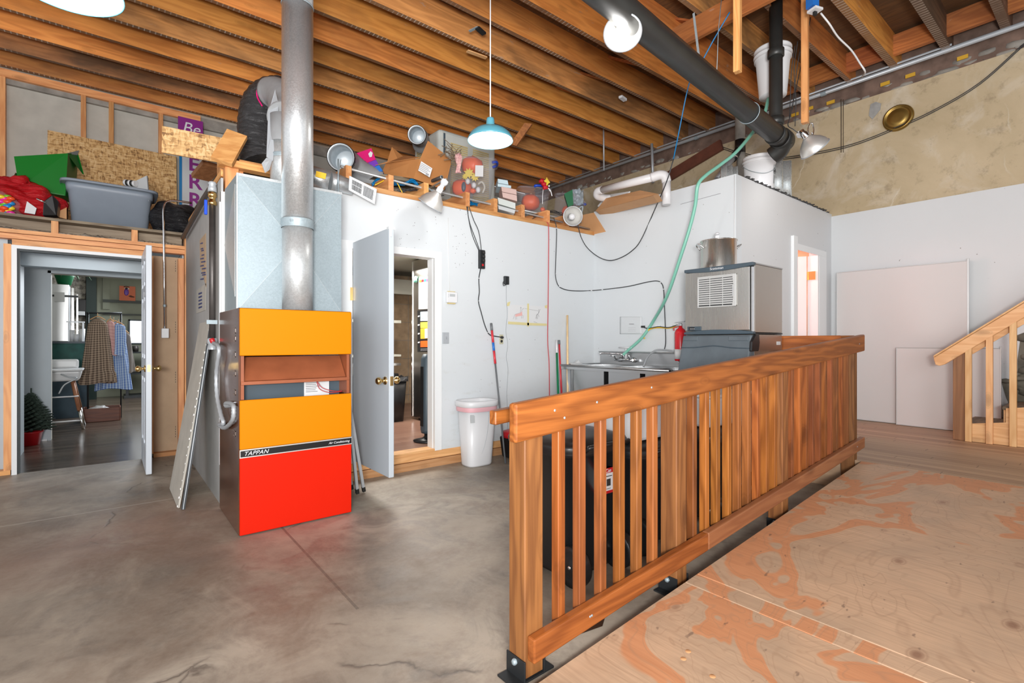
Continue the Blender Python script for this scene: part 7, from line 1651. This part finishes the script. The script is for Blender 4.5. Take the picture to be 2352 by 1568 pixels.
for k in range(4): sheetk('card_pocket', ((960, 725 + 20 * k), (964, 724 + 20 * k), (964, 727 + 20 * k), (960, 728 + 20 * k)), 'paper', pl, .003)
tag(B().ball(onx(954, 641, FXk - .03), .045, 2, (.6, 1, 1), .9, 4).out('teal_bow', 'hose'), 'shiny teal gift bow stuck on the refrigerator corner', 'bow')
t = T('tower_fan', 'black tower fan standing just inside the kitchen door', 'fan', (2.66, 4.66, .157))
fc = V(2.60, 4.64, .158)
B().lathe([(0, 0), (.14, 0), (.145, .012), (.06, .03), (.03, .05), (.03, .09), (0, .09)], fc, seg=28).out('base', 'black', t)
loft_rings(B(), [rr(.055, .06, fc.z + .085, 28, 3, fc.x, fc.y), rr(.062, .065, fc.z + .12, 28, 3, fc.x, fc.y), rr(.058, .062, fc.z + .86, 28, 3, fc.x, fc.y), rr(.035, .04, fc.z + .91, 28, 3, fc.x, fc.y)], True, True).out('tower', 'slate', t)
b = B()
for k in range(16): b.beam(fc + V(-.064, -.03 + .004 * k, .16), fc + V(-.060, -.03 + .004 * k, .78), .002, .003)
b.out('grille', 'black', t)
t = T('prep_shelves', 'wall shelves with steel posts above the black range in the kitchen', 'shelf', (2.9, 6.9, 1))
B().box(1.7, 3.35, 6.75, 7.69, 1.47, 1.51).out('upper_shelf', 'cream', t)
B().box(1.7, 3.35, 6.75, 7.69, .98, 1.01).out('lower_shelf', 'cream', t)
for x in (2.62, 2.86, 2.98): B().tube([(x, 6.8, 1.01), (x, 6.8, 1.47)], .014, 8).out('post', 'chrome', t)
B().box(2.55, 2.85, 6.78, 7.0, 1.512, 1.53).out('stacked_trays', 'blackmet', t)
B().box(2.93, 3.05, 6.85, 7.0, 1.512, 1.78).out('paper_roll_holder', 'paper', t, bevel=.02)
t = T('black_range', 'dark range with red control knobs and black bags in front, kitchen back', 'stove', (2.7, 6.6, .157))
B().box(1.7, 3.12, 6.35, 6.75, .158, .76).out('cabinet', 'black', t, bevel=.01)
B().box(1.7, 3.14, 6.33, 6.78, .87, .90).out('steel_shelf', 'steel', t)
B().box(1.7, 3.12, 6.5, 6.75, .76, .87).out('control_panel', 'steely', t)
for x in (2.45, 2.62, 2.80, 2.98): B().lathe([(0, .03), (.028, .028), (.034, 0)], (x, 6.5, .815), (0, -1, 0), 16).out('control_knob', 'redpl', t)
B().tube([(2.78, 6.4, .70), (2.78, 6.4, .88)], .018, 10).out('steel_leg', 'chrome', t)
for x, lbl in ((2.62, 'left'), (2.92, 'right')):
    t = T('kitchen_trash_can', f'{lbl} black bag-lined trash can in front of the kitchen range', 'trash can', (x, 6.1, .157))
    loft_rings(B(), [rr(.10, .13, .158, 24, 4, x, 6.1), rr(.135, .17, .70, 24, 4, x, 6.1)], True, True).out('body', 'black', t)
    b = B(); loft_rings(b, [[p + V(0, 0, .03 * noise.noise(p * 30)) for p in rr(.15, .185, .68, 32, 4, x, 6.1)], [p + V(0, 0, .03 * noise.noise(p * 30)) for p in rr(.15, .185, .74, 32, 4, x, 6.1)], rr(.11, .14, .72, 32, 4, x, 6.1)], False); b.out('bag', 'blackbag', t)
